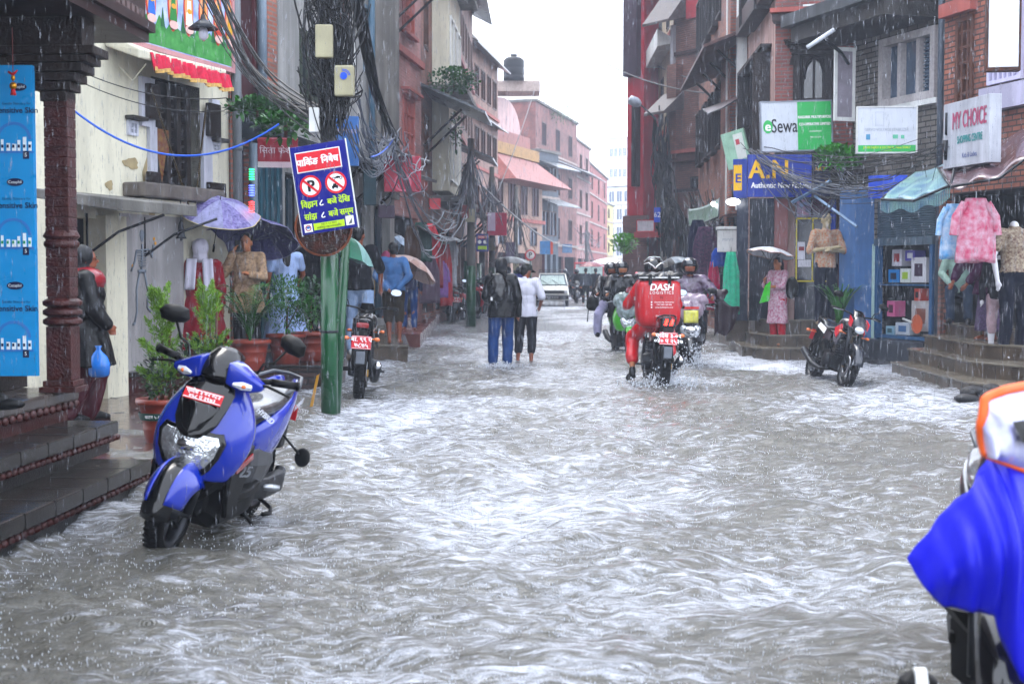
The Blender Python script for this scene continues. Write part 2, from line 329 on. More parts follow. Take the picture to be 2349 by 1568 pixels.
# ---------------- ground and flood water ----------------
def make_ground():
    m=mat('wet_paving','3d3a38',rough=.35,var=.4,vs=2,bump=.3,bs=30)
    MB().add([(-60,-6,-.14),(60,-6,-.14),(60,400,-.14),(-60,400,-.14)],[(0,1,2,3)]).build('ground',m)['kind']='structure'
    wm=bpy.data.materials.new('flood_water'); wm.use_nodes=True; n=wm.node_tree; p=n.nodes['Principled BSDF']; L=n.links.new
    p.inputs['IOR'].default_value=1.5; p.inputs['Specular IOR Level'].default_value=.75
    tc=n.nodes.new('ShaderNodeTexCoord')
    def nz(scale,sc,det=5,dist=0,rg=.55):
        mp=n.nodes.new('ShaderNodeMapping'); mp.inputs['Scale'].default_value=sc; L(tc.outputs['Object'],mp.inputs[0])
        t=n.nodes.new('ShaderNodeTexNoise'); t.inputs['Scale'].default_value=scale; t.inputs['Detail'].default_value=det; t.inputs['Distortion'].default_value=dist; t.inputs['Roughness'].default_value=rg
        L(mp.outputs[0],t.inputs['Vector']); return t.outputs[0]
    # froth on the current, spread wider to paint sky sheen into the colour
    big=nz(.32,(1,.45,1),3,.8); fine=nz(8.5,(.7,2.3,1),10,.9,.76)
    a=n.nodes.new('ShaderNodeMath'); a.operation='MULTIPLY_ADD'; L(big,a.inputs[0]); a.inputs[1].default_value=.85; L(fine,a.inputs[2])
    hf_=n.nodes.new('ShaderNodeMapRange'); hf_.inputs[1].default_value=.88; hf_.inputs[2].default_value=1.13; L(a.outputs[0],hf_.inputs[0])
    cr=n.nodes.new('ShaderNodeValToRGB'); L(hf_.outputs[0],cr.inputs[0])
    mx=n.nodes.new('ShaderNodeMix'); mx.data_type='RGBA'; L(cr.outputs[0],mx.inputs[0])
    mx.inputs[6].default_value=(.05,.047,.035,1); mx.inputs[7].default_value=(.45,.48,.55,1); L(mx.outputs[2],p.inputs['Base Color'])
    rr=n.nodes.new('ShaderNodeMapRange'); L(cr.outputs[0],rr.inputs[0]); rr.inputs[3].default_value=.1; rr.inputs[4].default_value=.45; L(rr.outputs[0],p.inputs['Roughness'])
    h1=nz(17,(.7,1.9,1),6,.8,.72); h2=nz(70,(1,1.4,1),3,0,.6)
    s=n.nodes.new('ShaderNodeMath'); s.operation='MULTIPLY_ADD'; L(h2,s.inputs[0]); s.inputs[1].default_value=.3; L(h1,s.inputs[2])
    vo=n.nodes.new('ShaderNodeTexVoronoi'); vo.inputs['Scale'].default_value=7.5; L(tc.outputs['Object'],vo.inputs['Vector'])
    def mth(op,a_,b_=None):
        q=n.nodes.new('ShaderNodeMath'); q.operation=op
        for i_,x_ in enumerate((a_,b_)):
            if x_ is None: continue
            if isinstance(x_,(int,float)): q.inputs[i_].default_value=x_
            else: L(x_,q.inputs[i_])
        return q.outputs[0]
    d_=vo.outputs['Distance']; ring=mth('MULTIPLY',mth('SINE',mth('MULTIPLY',d_,48.)),mth('MAXIMUM',mth('SUBTRACT',.42,d_),0.))
    s2_=mth('ADD',s.outputs[0],mth('MULTIPLY',ring,.55))
    bp=n.nodes.new('ShaderNodeBump'); bp.inputs['Strength'].default_value=.85; bp.inputs['Distance'].default_value=.026; L(s2_,bp.inputs['Height']); L(bp.outputs[0],p.inputs['Normal'])
    # geometry: rows get wider apart with distance
    ys=[1.2]
    while ys[-1]<34: ys.append(ys[-1]+max(.012,ys[-1]*.0045))
    ys=np.array(ys+[40,50,70,110,180,390.]); xs=np.linspace(-1,1,420)
    Xh=np.interp(ys,[1.2,8,20,34,390],[3.2,5.5,10,14,55]); X=xs[None,:]*Xh[:,None]; Y=np.repeat(ys[:,None],420,1)
    rng=np.random.default_rng(3); Z=np.zeros_like(X)
    # current sweeps toward the camera and fans out
    warp=.5*np.sin(.9*X+.35*Y)+.35*np.sin(1.7*Y-.8*X+1)
    for lam,amp,N in ((1.1,.0055,6),(.55,.0038,9),(.26,.0026,12),(.13,.0014,12)):
        for i in range(N):
            th=PI/2+rng.normal(0,.55); k=2*PI/(lam*rng.uniform(.7,1.4)); ph=rng.uniform(0,6.28)
            Z+=amp/math.sqrt(N)*2.3*np.sin(k*(X*cos(th)*.8+Y*sin(th)+warp*.45)+ph)
    Z=np.sign(Z)*np.abs(Z)**.9*1.5
    Z*=np.interp(Y,[1,12,30,40],[1,1,.8,0])
    nr,nc=X.shape; vs=np.stack([X,Y,Z],-1).reshape(-1,3)
    ii=np.arange((nr-1)*nc).reshape(nr-1,nc)[:,:-1].reshape(-1); fs=np.stack([ii,ii+1,ii+nc+1,ii+nc],-1)
    me=bpy.data.meshes.new('water'); me.vertices.add(len(vs)); me.vertices.foreach_set('co',vs.astype(np.float32).ravel())
    me.loops.add(fs.size); me.loops.foreach_set('vertex_index',fs.astype(np.int32).ravel()); me.polygons.add(len(fs))
    me.polygons.foreach_set('loop_start',np.arange(len(fs),dtype=np.int32)*4); me.polygons.foreach_set('use_smooth',np.ones(len(fs),bool))
    me.update(calc_edges=True); me.materials.append(wm); o=bpy.data.objects.new('water',me); COL.objects.link(o); o['kind']='structure'
make_ground()
HAZE=None
def make_haze():
    m=bpy.data.materials.new('rain_haze'); m.use_nodes=True; n=m.node_tree; n.nodes.remove(n.nodes['Principled BSDF'])
    v=n.nodes.new('ShaderNodeVolumePrincipled'); v.inputs['Color'].default_value=(.76,.84,1,1); v.inputs['Density'].default_value=.0014; v.inputs['Anisotropy'].default_value=.2
    n.links.new(v.outputs[0],n.nodes['Material Output'].inputs['Volume'])
    o=MB().box(-75,75,-12,410,-1.2,45).build('haze',m); o['kind']='stuff'
make_haze()
# ================= LEFT: carved brick shop with steps =================
def prismz(mb,pts,z0,z1): mb.prism([(p[0],p[1]) for p in pts],z0,z1,'z'); return mb
STN=mat('wet_stone','35322f',rough=.22,var=.45,vs=5,streak=.2,bump=.15,bs=20); STNE=mat('stone_edge','2b2927',rough=.35,var=.5,vs=7,streak=.3,bump=.3)
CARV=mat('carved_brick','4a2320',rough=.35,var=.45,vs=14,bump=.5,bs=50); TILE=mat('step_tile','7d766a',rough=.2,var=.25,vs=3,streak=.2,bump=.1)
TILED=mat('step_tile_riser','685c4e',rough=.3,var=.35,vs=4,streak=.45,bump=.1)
shop=T('corner_shop','dark red carved brick shop with stone steps and blue poster at far left','building',(-2.38,9.35,0),-.0524)
def tread(x1,y1,z0,z1,xr):
    # slab, carved bead course under it, riser
    MB().box(-6,x1,-9,y1,z1-.09,z1).build('step_tread',STN,shop,bevel=.012)
    b=MB().box(-6,x1-.05,-9,y1-.05,z0,z1-.092); j=MB(); j.smooth=True
    for i in range(-1,98):
        y=y1-.04-i*.085
        if y>-8.5: j.ell((x1-.03,y,z1-.118),(.028,.032,.024),7,4)
    b.build('step_riser',STNE,shop); j.box(-6,x1-.03,-9,y1-.02,z1-.128,z1-.093); j.build('carved_course',CARV,shop)
    k=MB()
    for i in range(24): k.box(x1-.35,x1+.002,y1-.45-i*.42,y1-.44-i*.42,z1-.088,z1+.002)
    k.build('tread_joint',flat('joint','1a1817',rough=.6),shop)
tread(0,0,-.14,.19,0); tread(-.36,.42,.19,.4,0)
MB().box(-6,-.72,-9,.42,.4,.53).build('plinth_riser',CARV,shop)
p=MB(); p.box(-6,-.66,-9,.5,.532,.62)
for i in range(80):
    y=.46-i*.11
    p.prism([(-.04,.505),(.04,.505),(.05,.53),(.0,.485),(-.05,.53)][:3],y,y+.001,'x') if 0 else None
p.build('plinth_cap',mat('plinth_stone','4c4642',rough=.25,var=.4,vs=6),shop,bevel=.02)
q=MB(); 
for i in range(75): q.ell((-.665,.44-i*.11,.512),(.022,.045,.03),6,4)
q.build('carved_drops',CARV,shop)
MB().box(-6,-1.05,-7,.55,.622,3.1).build('wall',WOOD,shop)
# column with mouldings and bracket capital
c=MB(); cx,cy=-.645,.16
sec=[(.125,.622,.66),(.105,.662,.70),(.085,.702,1.06)]
for h,a,b in sec: c.box(cx-h,cx+h,cy-h,cy+h,a,b)
for i in range(3): c.lathe([(.10,0),(.128,.015),(.128,.04),(.1,.058)],16,(cx,cy,1.065+i*.062))
for i in range(20): c.box(cx-.08,cx+.08,cy-.08,cy+.08,1.26+i*.066,1.322+i*.066)
c.lathe([(.1,0),(.115,.02),(.115,.04),(.1,.06)],16,(cx,cy,1.58)); c.lathe([(.09,0),(.122,.03),(.1,.07)],16,(cx,cy,1.63))
c.box(cx-.074,cx+.074,cy-.074,cy+.074,1.0,2.6); c.build('column',CARV,shop,bevel=.004)
k=MB(); zz=2.55
for i,(a,b) in enumerate([(.1,.07),(.14,.06),(.19,.06),(.25,.06),(.30,.05),(.36,.06)]): k.box(cx-a,cx+a*.8,cy-.09-i*.012,cy+.09+i*.012,zz,zz+b-.003); zz+=b
k.build('capital',WOOD,shop,bevel=.006)
MB().box(-6,cx+.2,cy-.12,cy+.12,zz,3.098).build('lintel',WOOD,shop)
j=MB(); j.box(-6,-.34,-8.6,1.15,3.1,3.17); j.box(-6,-.30,-8.6,1.18,3.173,3.24); j.box(-6,-.36,-8.6,1.14,3.243,4.6)
j.build('jetty',mat('dark_board','3a2422',rough=.4,var=.4,vs=5,streak=.3),shop)
j=MB()
for i in range(90): j.box(-.352,-.33,-8.4+i*.105,-8.345+i*.105,3.25,3.31)
j.build('dentil_trim',mat('dusty_trim','6a5a58',rough=.6),shop)
# poster
CY_=flat('poster_cyan','1496cf',rough=.3,coat=.3); NAVY=flat('navy_ink','16224e'); PY=9.38
post=T('poster','tall cyan skin care poster with bottle pictures inside the brick shop','poster',at(20,500,PY))
o=post.location
def pp(u,v): a=at(u,v,PY); return a.x-o.x,a.z-o.z
x0,z1=pp(-90,150); x1,z0=pp(85,862)
pm=MB().box(x0,x1,0,.05,z0,z1).build('panel',CY_,post)
WPT=flat('poster_white','dfe9ee',rough=.35); LB=flat('poster_blue','3d7fc0'); GRN=flat('poster_green','2f9a6a')
for v in (200,418,655):
    u=42 if v<300 else 35; x,z=pp(u,v)
    MB().prism(circ(x,z,.055,20,.026),-.004,0,'y').build('logo_oval',NAVY,post); txt('Cetaphil',.026,WPT,post,(x,-.006,z))
for v in (238,456,692):
    x,z=pp(38,v); txt('Gentle Skincare for',.024,NAVY,post,(x,-.003,z)); txt('Sensitive Skin',.052,NAVY,post,(x,-.003,z-.045),bold=.0012)
for v in (320,540,775):
    x,z=pp(32,v); a=MB(); n=14
    for i in range(n):
        t0,t1=PI*i/n,PI*(i+1)/n; r0,r1=.115,.095
        a.add([(x+r0*cos(t0),-.003,z+r0*sin(t0)),(x+r0*cos(t1),-.003,z+r0*sin(t1)),(x+r1*cos(t1),-.003,z+r1*sin(t1)),(x+r1*cos(t0),-.003,z+r1*sin(t0))],[(0,1,2,3)])
    a.box(x-.13,x+.13,-.004,-.001,z-.09,z-.075); a.build('arch_print',LB,post)
    b=MB()
    for i,(h,ww) in enumerate([(.05,.02),(.075,.016),(.05,.024),(.045,.028),(.07,.018),(.09,.022),(.06,.02)]):
        bx=x-.12+i*.036; b.box(bx,bx+ww,-.006,-.003,z-.075,z-.075+h); 
    b.build('bottle_print',WPT,post)
    b=MB()
    for i in range(7): bx=x-.12+i*.036; b.box(bx+.002,bx+.016,-.0075,-.0062,z-.055,z-.035)
    b.build('label_print',NAVY if v!=540 else GRN,post)
    xx,zz_=pp(60,v+36); MB().box(xx-.02,xx+.02,-.004,-.001,zz_-.025,zz_+.025).build('badge',NAVY,post); txt('5',.035,WPT,post,(xx,-.006,zz_))
g=T('hanging_charm','small red and gold charm hanging over the cyan poster','charm',at(30,190,9.2))
MB().tube([(0,0,.0),(0,0,.35)],.003,4).build('thread',flat('thread','6a1d1d'),g)
MB().ell((0,0,-.02),.024).ell((0,0,.03),(.014,.014,.02)).build('bead',mat('gold','b8862b',metal=.7,rough=.3),g); MB().tube([(-.03,0,.07),(0,0,.05),(.03,0,.08)],[.008,.012,.004]).tube([(0,0,-.03),(0,0,-.08)],[.01,.02]).build('tassel',flat('red_tassel','b3202c'),g)
sh=T('doormat_shoe','dark shoe left on the stone plinth of the brick shop','shoe',G(8,940,.62)+V((0,0,0)))
MB().ell((0,0,.035),(.13,.06,.035)).ell((-.03,0,.06),(.07,.05,.04)).build('upper',BLK,sh)

# ================= yard paving =================
m=brick('yard_brick','6b4638','54382f','3b322c',.2,.1,rough=.18)
def sheet(name,pts,z,mt,thick=.12,label=None,cat=None):
    o=MB(); prismz(o,pts,z-thick,z); o=o.build(name,mt); o['kind']='structure'; return o
sheet('yard_pavement',[(-7.5,9.9),(-2.25,9.9),(-2.25,13.5),(-3.2,16.9),(-3.2,19.5),(-7.5,19.5)],.035,mat('yard_brick_wet','5a3b31',rough=.15,var=.4,vs=9,col2='3c2b27'))
# ================= LEFT: cream shrine house =================
L1=Bld('shrine_house','cream plastered shrine house with curtained carved window and painted frieze','x' and (xat(150,15.1),15.1),(xat(527,18.6),18.6),6.2,CREAM,depth=3)
L1.root['label']='cream plastered shrine house with carved window under a pink curtain'
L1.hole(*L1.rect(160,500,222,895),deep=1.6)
# stepped window niche
x0,x1,z0,z1=L1.rect(352,190,462,440); WHP=flat('white_plaster','c9cbd6',rough=.7,streak=.3)
L1.holes+= [(x0,x1,z0,z1)]
nb=MB(); d=.45; nb.add([(x0,0,z0),(x1,0,z0),(x1,0,z1),(x0,0,z1),(x0,d,z0),(x1,d,z0),(x1,d,z1),(x0,d,z1)],[(0,1,5,4),(1,2,6,5),(2,3,7,6),(3,0,4,7),(4,5,6,7)])
nb.build('niche',WOOD,L1.root)
w=MB(); w.box(x0+.02,x1-.02,.1,.16,z0,z0+.1); 
for i in range(5): xx=x0+.1+(x1-x0-.2)*i/4; w.box(xx-.05,xx+.05,.1,.2,z0,z1)
for i in range(12): zz=z0+.1+i*(z1-z0)/14; w.box(x0+.05,x1-.05,.14,.17,zz,zz+.025)
w=w.build('lattice_window',WOOD,L1.root,bevel=.006)
f=MB()
for u0,v0,u1,v1 in ((322,180,352,292),(340,292,356,470),(322,470,352,432) ,(462,262,482,440),(482,300,500,230),(482,425,505,470)):
    f=MB(); a,b,c_,d_=L1.rect(u0,min(v0,v1),u1,max(v0,v1)); f.box(a,b,-.05,-.004,c_,d_); f.build('stepped_frame',WHP,L1.root)
f=MB()
for u0,v0,u1,v1 in ((328,195,350,275),(466,240,492,315),(328,395,352,440),(466,420,502,455)):
    f=MB(); a,b,c_,d_=L1.rect(u0,v0,u1,v1); f.box(a,b,-.12,-.052,c_,d_); f.build('carved_bracket',WOOD,L1.root,bevel=.01)
a,b,c_,d_=L1.rect(318,432,505,452); a,b=L1.sz(318,HZ,.2)[0],L1.sz(503,HZ,.2)[0]; MB().box(a,b,-.3,-.004,c_-.06,d_).build('sill',mat('grey_sill','77706a',rough=.6,var=.35,streak=.4),L1.root,bevel=.02)
a,b,c_,d_=L1.rect(318,456,507,486); a,b=L1.sz(318,HZ,.15)[0],L1.sz(505,HZ,.15)[0]; MB().box(a,b,-.2,-.004,c_,d_-.05).build('sill_band',CREAM,L1.root,bevel=.01)
for r in ((370,345,417,402),(617,390,655,452)):
    u0,v0,u1,v1=[k for k in r]; u0,v0,u1,v1=(r[0]*.0+{370:290,617:480}[r[0]],{370:268,617:318}[r[0]],{370:325,617:512}[r[0]],{370:312,617:350}[r[0]])
    L1.pwin(u0+4,v0+10,u1-8,v1,fm=WHP,gm=DARK,cols=3,rows=2,fw=.03,name='vent_window'); a,b,c_,d_=L1.rect(u0,v0,u1,v0+9); MB().box(a,b,-.12,-.004,c_,d_).build('vent_hood',DCONC,L1.root,bevel=.01)
# curtain valance over the window: top cover box + pleats with gold hem
RC=mat('pink_red_cloth','c01c46',rough=.7,var=.3,vs=20); GOLD=mat('gold_hem','c9a765',rough=.5,var=.3,vs=40)
ua,ub=350,520; xa,xb=L1.sz(ua,HZ,.42)[0],L1.sz(ub,HZ,.42)[0]+.05
def val(t,s):
    x=xa+(xb-xa)*t; y=-.42-.03*sin(t*95)-.05*s+.02*sin(t*37); 
    u=ua+(ub-ua)*t; vt=122+50*t; vb=158+50*t+3*sin(t*30)
    zt=L1.sz(u,vt,.42)[1]; zb=L1.sz(u,vb,.42)[1]; return (x,y,zt+(zb-zt)*s)
v=MB().grid(val,120,6); L1v=v.build('curtain_valance',RC,L1.root,smooth=True,solid=.01)
v=MB().grid(lambda t,s:(lambda q:(q[0],q[1]-.012,q[2]-.045*s+.018))(val(t,1)) ,120,1); v.build('gold_hem',GOLD,L1v,smooth=True)
h=MB(); h.hexa([(xa-.22,-.42,L1.sz(322,135,.42)[1]),(xb,-.42,val(1,0)[2]),(xb,-.005,val(1,0)[2]+.02),(xa-.25,-.005,val(0,0)[2]+.05)],
  [(xa-.25,-.42,L1.sz(322,112,.42)[1]),(xb,-.42,val(1,0)[2]+.06),(xb,-.005,val(1,0)[2]+.12),(xa-.25,-.005,val(0,0)[2]+.2)])
h.build('window_hood',CREAM,L1.root,bevel=.02)
hm=MB().grid(lambda t,s:(xa-.05+.3*0+(.02+.0)*s, -.40+.36*s,val(0,0)[2]-.1-.35*(.6-abs(s-.5))),2,8).build('hood_side_drape',CREAM,L1v,solid=.02)
# frieze painting
fr=T('painted_frieze','painted wooden frieze of seated saints on green hills above the pink curtain','mural',(0,0,0),0)
a,b=L1.su(286),L1.su(519); 
def fz(u,v): return L1.sz(u,v,.1)
fr.matrix_world=L1.M
def quadp(mb,pts,y): mb.add([(x,y,z) for x,z in pts],[(0,1,2,3)]) ; return mb
P=[fz(286,-60),fz(519,75),fz(519,150),fz(286,91)]
zt,zb,zr=P[0][1],(P[3][1]),P[2][1]
ZT=max(P[0][1],P[1][1]); ZB=(P[2][1]+P[3][1])/2
SKYB=mat('frieze_sky','cfd6e6',rough=.5,col2='5f86c8',vs=3); GRS=mat('frieze_green','2f7a3c',rough=.5,col2='59a05a',vs=9)
MB().box(a,b,-.1,-.004,ZB,ZB+1.25).build('board',SKYB,fr)
gx=MB(); n=30; pts=[(a,ZB+.02)]+[(a+(b-a)*i/n,ZB+.3+.06*sin(i*1.7)+.03*sin(i*4.1)) for i in range(n+1)]+[(b,ZB+.02)]
gx.prism(pts,-.104,-.1,'y'); gx.build('green_hills',GRS,fr)
MB().box(a-.02,b+.02,-.13,-.002,ZB-.06,ZB-.003).box(a-.02,b+.02,-.13,-.002,ZB+1.253,ZB+1.31).box(a-.05,a-.003,-.13,-.002,ZB-.06,ZB+1.31).box(b+.003,b+.05,-.13,-.002,ZB-.06,ZB+1.31).build('frame',flat('frieze_frame','b98d8f'),fr)
cols6=['2d6fc0','3b8a4a','e8e4d6','d08a2a','b8452f','c9a23a']
for i,u in enumerate((335,385,421,455,488,514)):
    cx=L1.su(u); cz=ZB+.56
    hh=MB(); hh.prism(circ(cx,cz,.115,24,.33),-.108,-.1045,'y'); hh.build('red_halo',flat('halo_red','c2452c'),fr)
    hh=MB(); hh.prism(circ(cx,cz+.01,.09,22,.28),-.112,-.1085,'y'); hh.build('inner_halo',flat('halo_peach','d9a070'),fr)
    hh=MB(); hh.prism([(cx-.085,cz-.2),(cx+.085,cz-.2),(cx+.06,cz-.05),(cx-.06,cz-.05)],-.118,-.113,'y'); hh.prism([(cx-.05,cz-.05),(cx+.05,cz-.05),(cx+.04,cz+.1),(cx-.04,cz+.1)],-.118,-.113,'y'); hh.build('robe',flat('robe'+str(i),cols6[i]),fr)
    hh=MB(); hh.prism(circ(cx,cz+.15,.032,14,.045),-.12,-.114,'y'); hh.prism(circ(cx,cz-.03,.05,14,.03),-.122,-.1185,'y'); hh.build('figure_skin',flat('fig_yellow','d9a42f'),fr)
    hh=MB(); hh.prism(circ(cx,cz-.25,.1,18,.05),-.12,-.1185,'y'); hh.build('lotus_seat',flat('lotus','d8b7b0'),fr)
for i in range(7):
    cx=L1.su(362+i*23); hh=MB(); hh.prism([(cx-.05,ZB+.25),(cx+.05,ZB+.25),(cx,ZB+.48)],-.108,-.1045,'y'); hh.build('painted_tree',flat('tree_g','2c6a44'),fr)
# awning slab over the doorway
aw=MB(); A_=L1.sz; pa=L1.su(150); pb=L1.sz(452,480,.95)[0]-.1
def sz_off(u,v,off): return L1.sz(u,v,off)
zt0=sz_off(160,447,.9)[1]; zt1=sz_off(445,478,.9)[1]
aw.hexa([(pa-.5,-.95,zt0-.12),(pb+.1,-.95,zt0-.12),(pb+.1,-.005,zt0+.02),(pa-.5,-.005,zt0+.02)],[(pa-.5,-.95,zt0),(pb+.1,-.95,zt0),(pb+.1,-.005,zt0+.12),(pa-.5,-.005,zt0+.12)])
aw=aw.build('awning_slab',CONC,L1.root,bevel=.01)
for uu in (215,345): 
    st=MB(); xx=L1.su(uu)-.15; st.tube([(xx,-.02,zt0-.55),(xx+.1,-.35,zt0-.3),(xx+.2,-.85,zt0-.12)],.016,5)
    st.tube([(xx,-.02,zt0-.55),(xx,-.02,zt0-.1)],.014,5)
    st.build('awning_bracket',DST,aw)
L1.pbox('yellow_pillar',222,496,270,912,.12,CREAM)
MUR=mat('mural_wall','a9a6a6',rough=.55,var=.2,vs=1.5,streak=.35)
L1.pbox('mural_panel',274,494,418,845,.02,MUR); L1.pbox('blue_stripe',275,500,284,600,.028,flat('blue_paint','2d6db5'),back=.021)
L1.pbox('wall_plinth',272,845,530,905,.1,CARV); L1.pbox('wall_ledge',270,838,530,848,.16,STN)
sk=MB(); SKM=flat('skeleton_grey','7a828c',rough=.6)
def skp(u,v): x,z=L1.sz(u,v); return x,-.03,z
def bone(l,r=.012): sk.tube([skp(*q) for q in l],r,5,flat=1)
cx,_,cz=skp(321,538); sk.prism(circ(cx,cz,.045,14,.055),-.03,-.021,'y'); sk.prism(circ(cx,cz-.05,.028,10,.035),-.03,-.021,'y')
bone([(321,560),(319,620)],.013); bone([(308,575),(336,572)]); bone([(308,575),(304,600),(296,622)]); bone([(336,572),(343,590),(347,562)]);
for i in range(6): bone([(310+i*.8,580+i*6),(332-i*.8,579+i*6)],.006)
bone([(312,622),(328,622)],.02); bone([(315,625),(308,665),(309,715),(304,740)]); bone([(326,625),(334,665),(333,705),(340,715)]); bone([(304,740),(300,745)],.015)
sk.build('skeleton_painting',SKM,L1.root)
mk=MB(); 
for u,v in ((349,548),(352,558),(300,610),(350,690)): x,_,z=skp(u,v); mk.prism(circ(x,z,.02,8),-.029,-.0205,'y')
mk.build('yellow_mark',flat('mark_yellow','c9973a'),L1.root)
# down pipe + bead strings + garland cloth + bell + lamp
pi_=MB(); x=L1.su(528); pi_.tube([(x,-.12,z) for z in (.1,3,6.3)],.06,10)
for z in (1.5,3,4.5): pi_.tube([(x,-.12,z),(x,-.12,z+.06)],.072,10)
pi_.build('down_pipe',flat('pipe_grey','777c80',rough=.4,streak=.3),L1.root)
for (ua_,va_,ub_,vb_,lb) in ((347,205,432,470,'longer string of dark beads hanging left of the lattice window'),(472,250,448,462,'string of gold beads hanging right of the lattice window')):
    bs=T('bead_string',lb,'bead string',(0,0,0)); bs.matrix_world=L1.M; b_=MB()
    p0=L1.sz(ua_,va_,.25); p1=L1.sz(ub_,vb_,.25)
    for i in range(48): t=i/47; b_.ell((p0[0]+(p1[0]-p0[0])*t,-.25,p0[1]+(p1[1]-p0[1])*t),(.014,.014,.02),6,4)
    b_.build('bead',mat('dark_brass','4a3d22',metal=.5,rough=.4),bs)
hp=T('hanging_banner','faded yellow cloth banner hanging in the carved window','banner',(0,0,0)); hp.matrix_world=L1.M
a,b,c_,d_=L1.rect(363,297,398,352); MB().grid(lambda t,s:(a+(b-a)*t,.04+.015*sin(t*9),d_-(d_-c_)*s),8,3).add([(a+.08,.04,c_),(b-.08,.04,c_),((a+b)/2,.04,c_-.35)],[(0,1,2)]).build('cloth',mat('banner_cloth','8a6f3c',rough=.8,var=.6,vs=18,col2='6a2f2a'),hp,solid=.006)
be=T('hanging_bell','small dark metal bell hanging before the white mural wall','bell',at(415,530,17))
MB().lathe([(.0,.12),(.02,.11),(.035,.04),(.05,-.06),(.07,-.09)],14).build('bell_cup',DST,be); MB().tube([(0,0,.1),(0,0,.55)],.006,4).build('chain',DST,be); MB().ell((0,0,-.1),.018).build('clapper',DST,be)
la=T('wall_lamp','shaded lamp on a bent pipe over the painted frieze','lamp',at(596*.0+466,55,16.2))
MB().lathe([(.17,-.06),(.1,.0),(.03,.05),(.02,.1)],18,cap=False).build('shade',DST,la,solid=.006); MB().ell((0,0,-.11),(.055,.055,.08)).build('bulb',flat('bulb_white','c4c4d0',rough=.3),la); MB().tube([(0,0,.1),(0,.05,.3),(-.1,.9,.45)],.012,5).build('arm',DST,la)
pq=MB()
for (u,v,ru,rv) in ((345,520,28,75),(300,470,30,12),(250,425,14,10)):
    if v>440: v-=95
    x,z=L1.sz(u,v); e_=[]
    for i in range(22):
        a=2*PI*i/22; q_=1+.18*sin(a*3+u)+.1*sin(a*7); e_.append((x+ru/190*cos(a)*q_,z+rv/190*sin(a)*q_))
    pq.prism(e_,-.006,-.002,'y')
pq.build('plaster_patch',mat('ochre_patch','b3a480',rough=.8,var=.3,vs=5,streak=.3),L1.root)
L1.finish()

# ================= LEFT: brick house and grey concrete building =================
L2=Bld('brick_house','narrow orange brick house with teal door beside the cream shrine house',(xat(531,18.9),18.9),(xat(640,20.3),20.3),8,BR_OR,depth=4)
L2.pbox('dark_red_bay',534,-40,600,250,.08,flat('maroon_wood','4a2428',rough=.5,streak=.3))
L2.pwin(562+8,-30,598,205,fm=flat('maroon_frame','5b2a30'),gm=GLB,cols=2,rows=3,proud=.13,recess=.05)
for uu,rr,vt,vb in ((575,.065,-60,245),(552,.055,330,720)):
    q=MB(); x=L2.su(uu); q.tube([(x,-.2,L2.sz(uu,vt)[1]),(x,-.2,L2.sz(uu,vb)[1])],rr,10); q.build('down_pipe',flat('pipe_blue_grey','6c7a86',rough=.4,streak=.3),L2.root)
L2.pbox('ledge',534,245,660,262,.5,DCONC)
L2.pbox('shop_fascia',536,262,655,330,.15,mat('teal_dark','14262e',rough=.4,var=.5))
L2.hole(*L2.rect(536,335,585,800),deep=1.2,m=mat('mauve_wall','4d3f52',rough=.6)); L2.pbox('teal_shutter_door',588,340,645,800,.03,mat('teal_wood','1f4250',rough=.4,var=.35,streak=.3))
dd=MB()
for i in range(4):
    a,b,c_,d_=L2.rect(592+i*13,350,596+i*13,790); dd.box(a,b,-.05,-.032,c_,d_)
dd.build('door_batten',mat('teal_wood2','2f6473',rough=.4,streak=.3),L2.root)
L2.finish()
L3=Bld('concrete_building','tall grey concrete building behind the cable tangled pole',(xat(641,20.4),20.4),(xat(905,27.2),27.2),9.5,mat('grey_plaster','a8a8a6',rough=.75,var=.22,vs=1.3,streak=.45,bump=.2),depth=4,)
for k,(u0,u1) in enumerate(((655,700),(712,757),(768,800),(812,850),(858,895))):
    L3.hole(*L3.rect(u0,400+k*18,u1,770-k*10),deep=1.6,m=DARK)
    L3.pbox('shutter_panel',u0+2,410+k*18,u0+12,760-k*10,.03,mat('teal_wood','1f4250'))
L3.pwin(780,-20,800,150,fm=BWOOD,gm=GLS,cols=2,rows=2); L3.pwin(690,80,735,230,fm=mat('olive_frame','33402f'),gm=GLS,cols=2,rows=1)
L3.pwin(835,20,862,170,fm=flat('blue_grey_frame','5d7684'),gm=GLB,cols=2,rows=1)
L3.pbox('floor_band',645,355,900,382,.12,DCONC); 
x0=L3.su(660);x1=L3.su(895); L3.eave(x0,x1,L3.zz(760,345),out=.9,drop=.3,struts=4)
q=MB(); x=L3.su(842); q.tube([(x,-.1,2.6),(x,-.1,9.4)],.06,8); q.build('down_pipe',flat('pipe_blue','5f7f94',rough=.4,streak=.3),L3.root)
x=L3.su(842); L3.box('corner_pilaster',L3.su(852),L3.L+.02,-.1,-.004,2.8,9.4,CONC)
L3.finish()

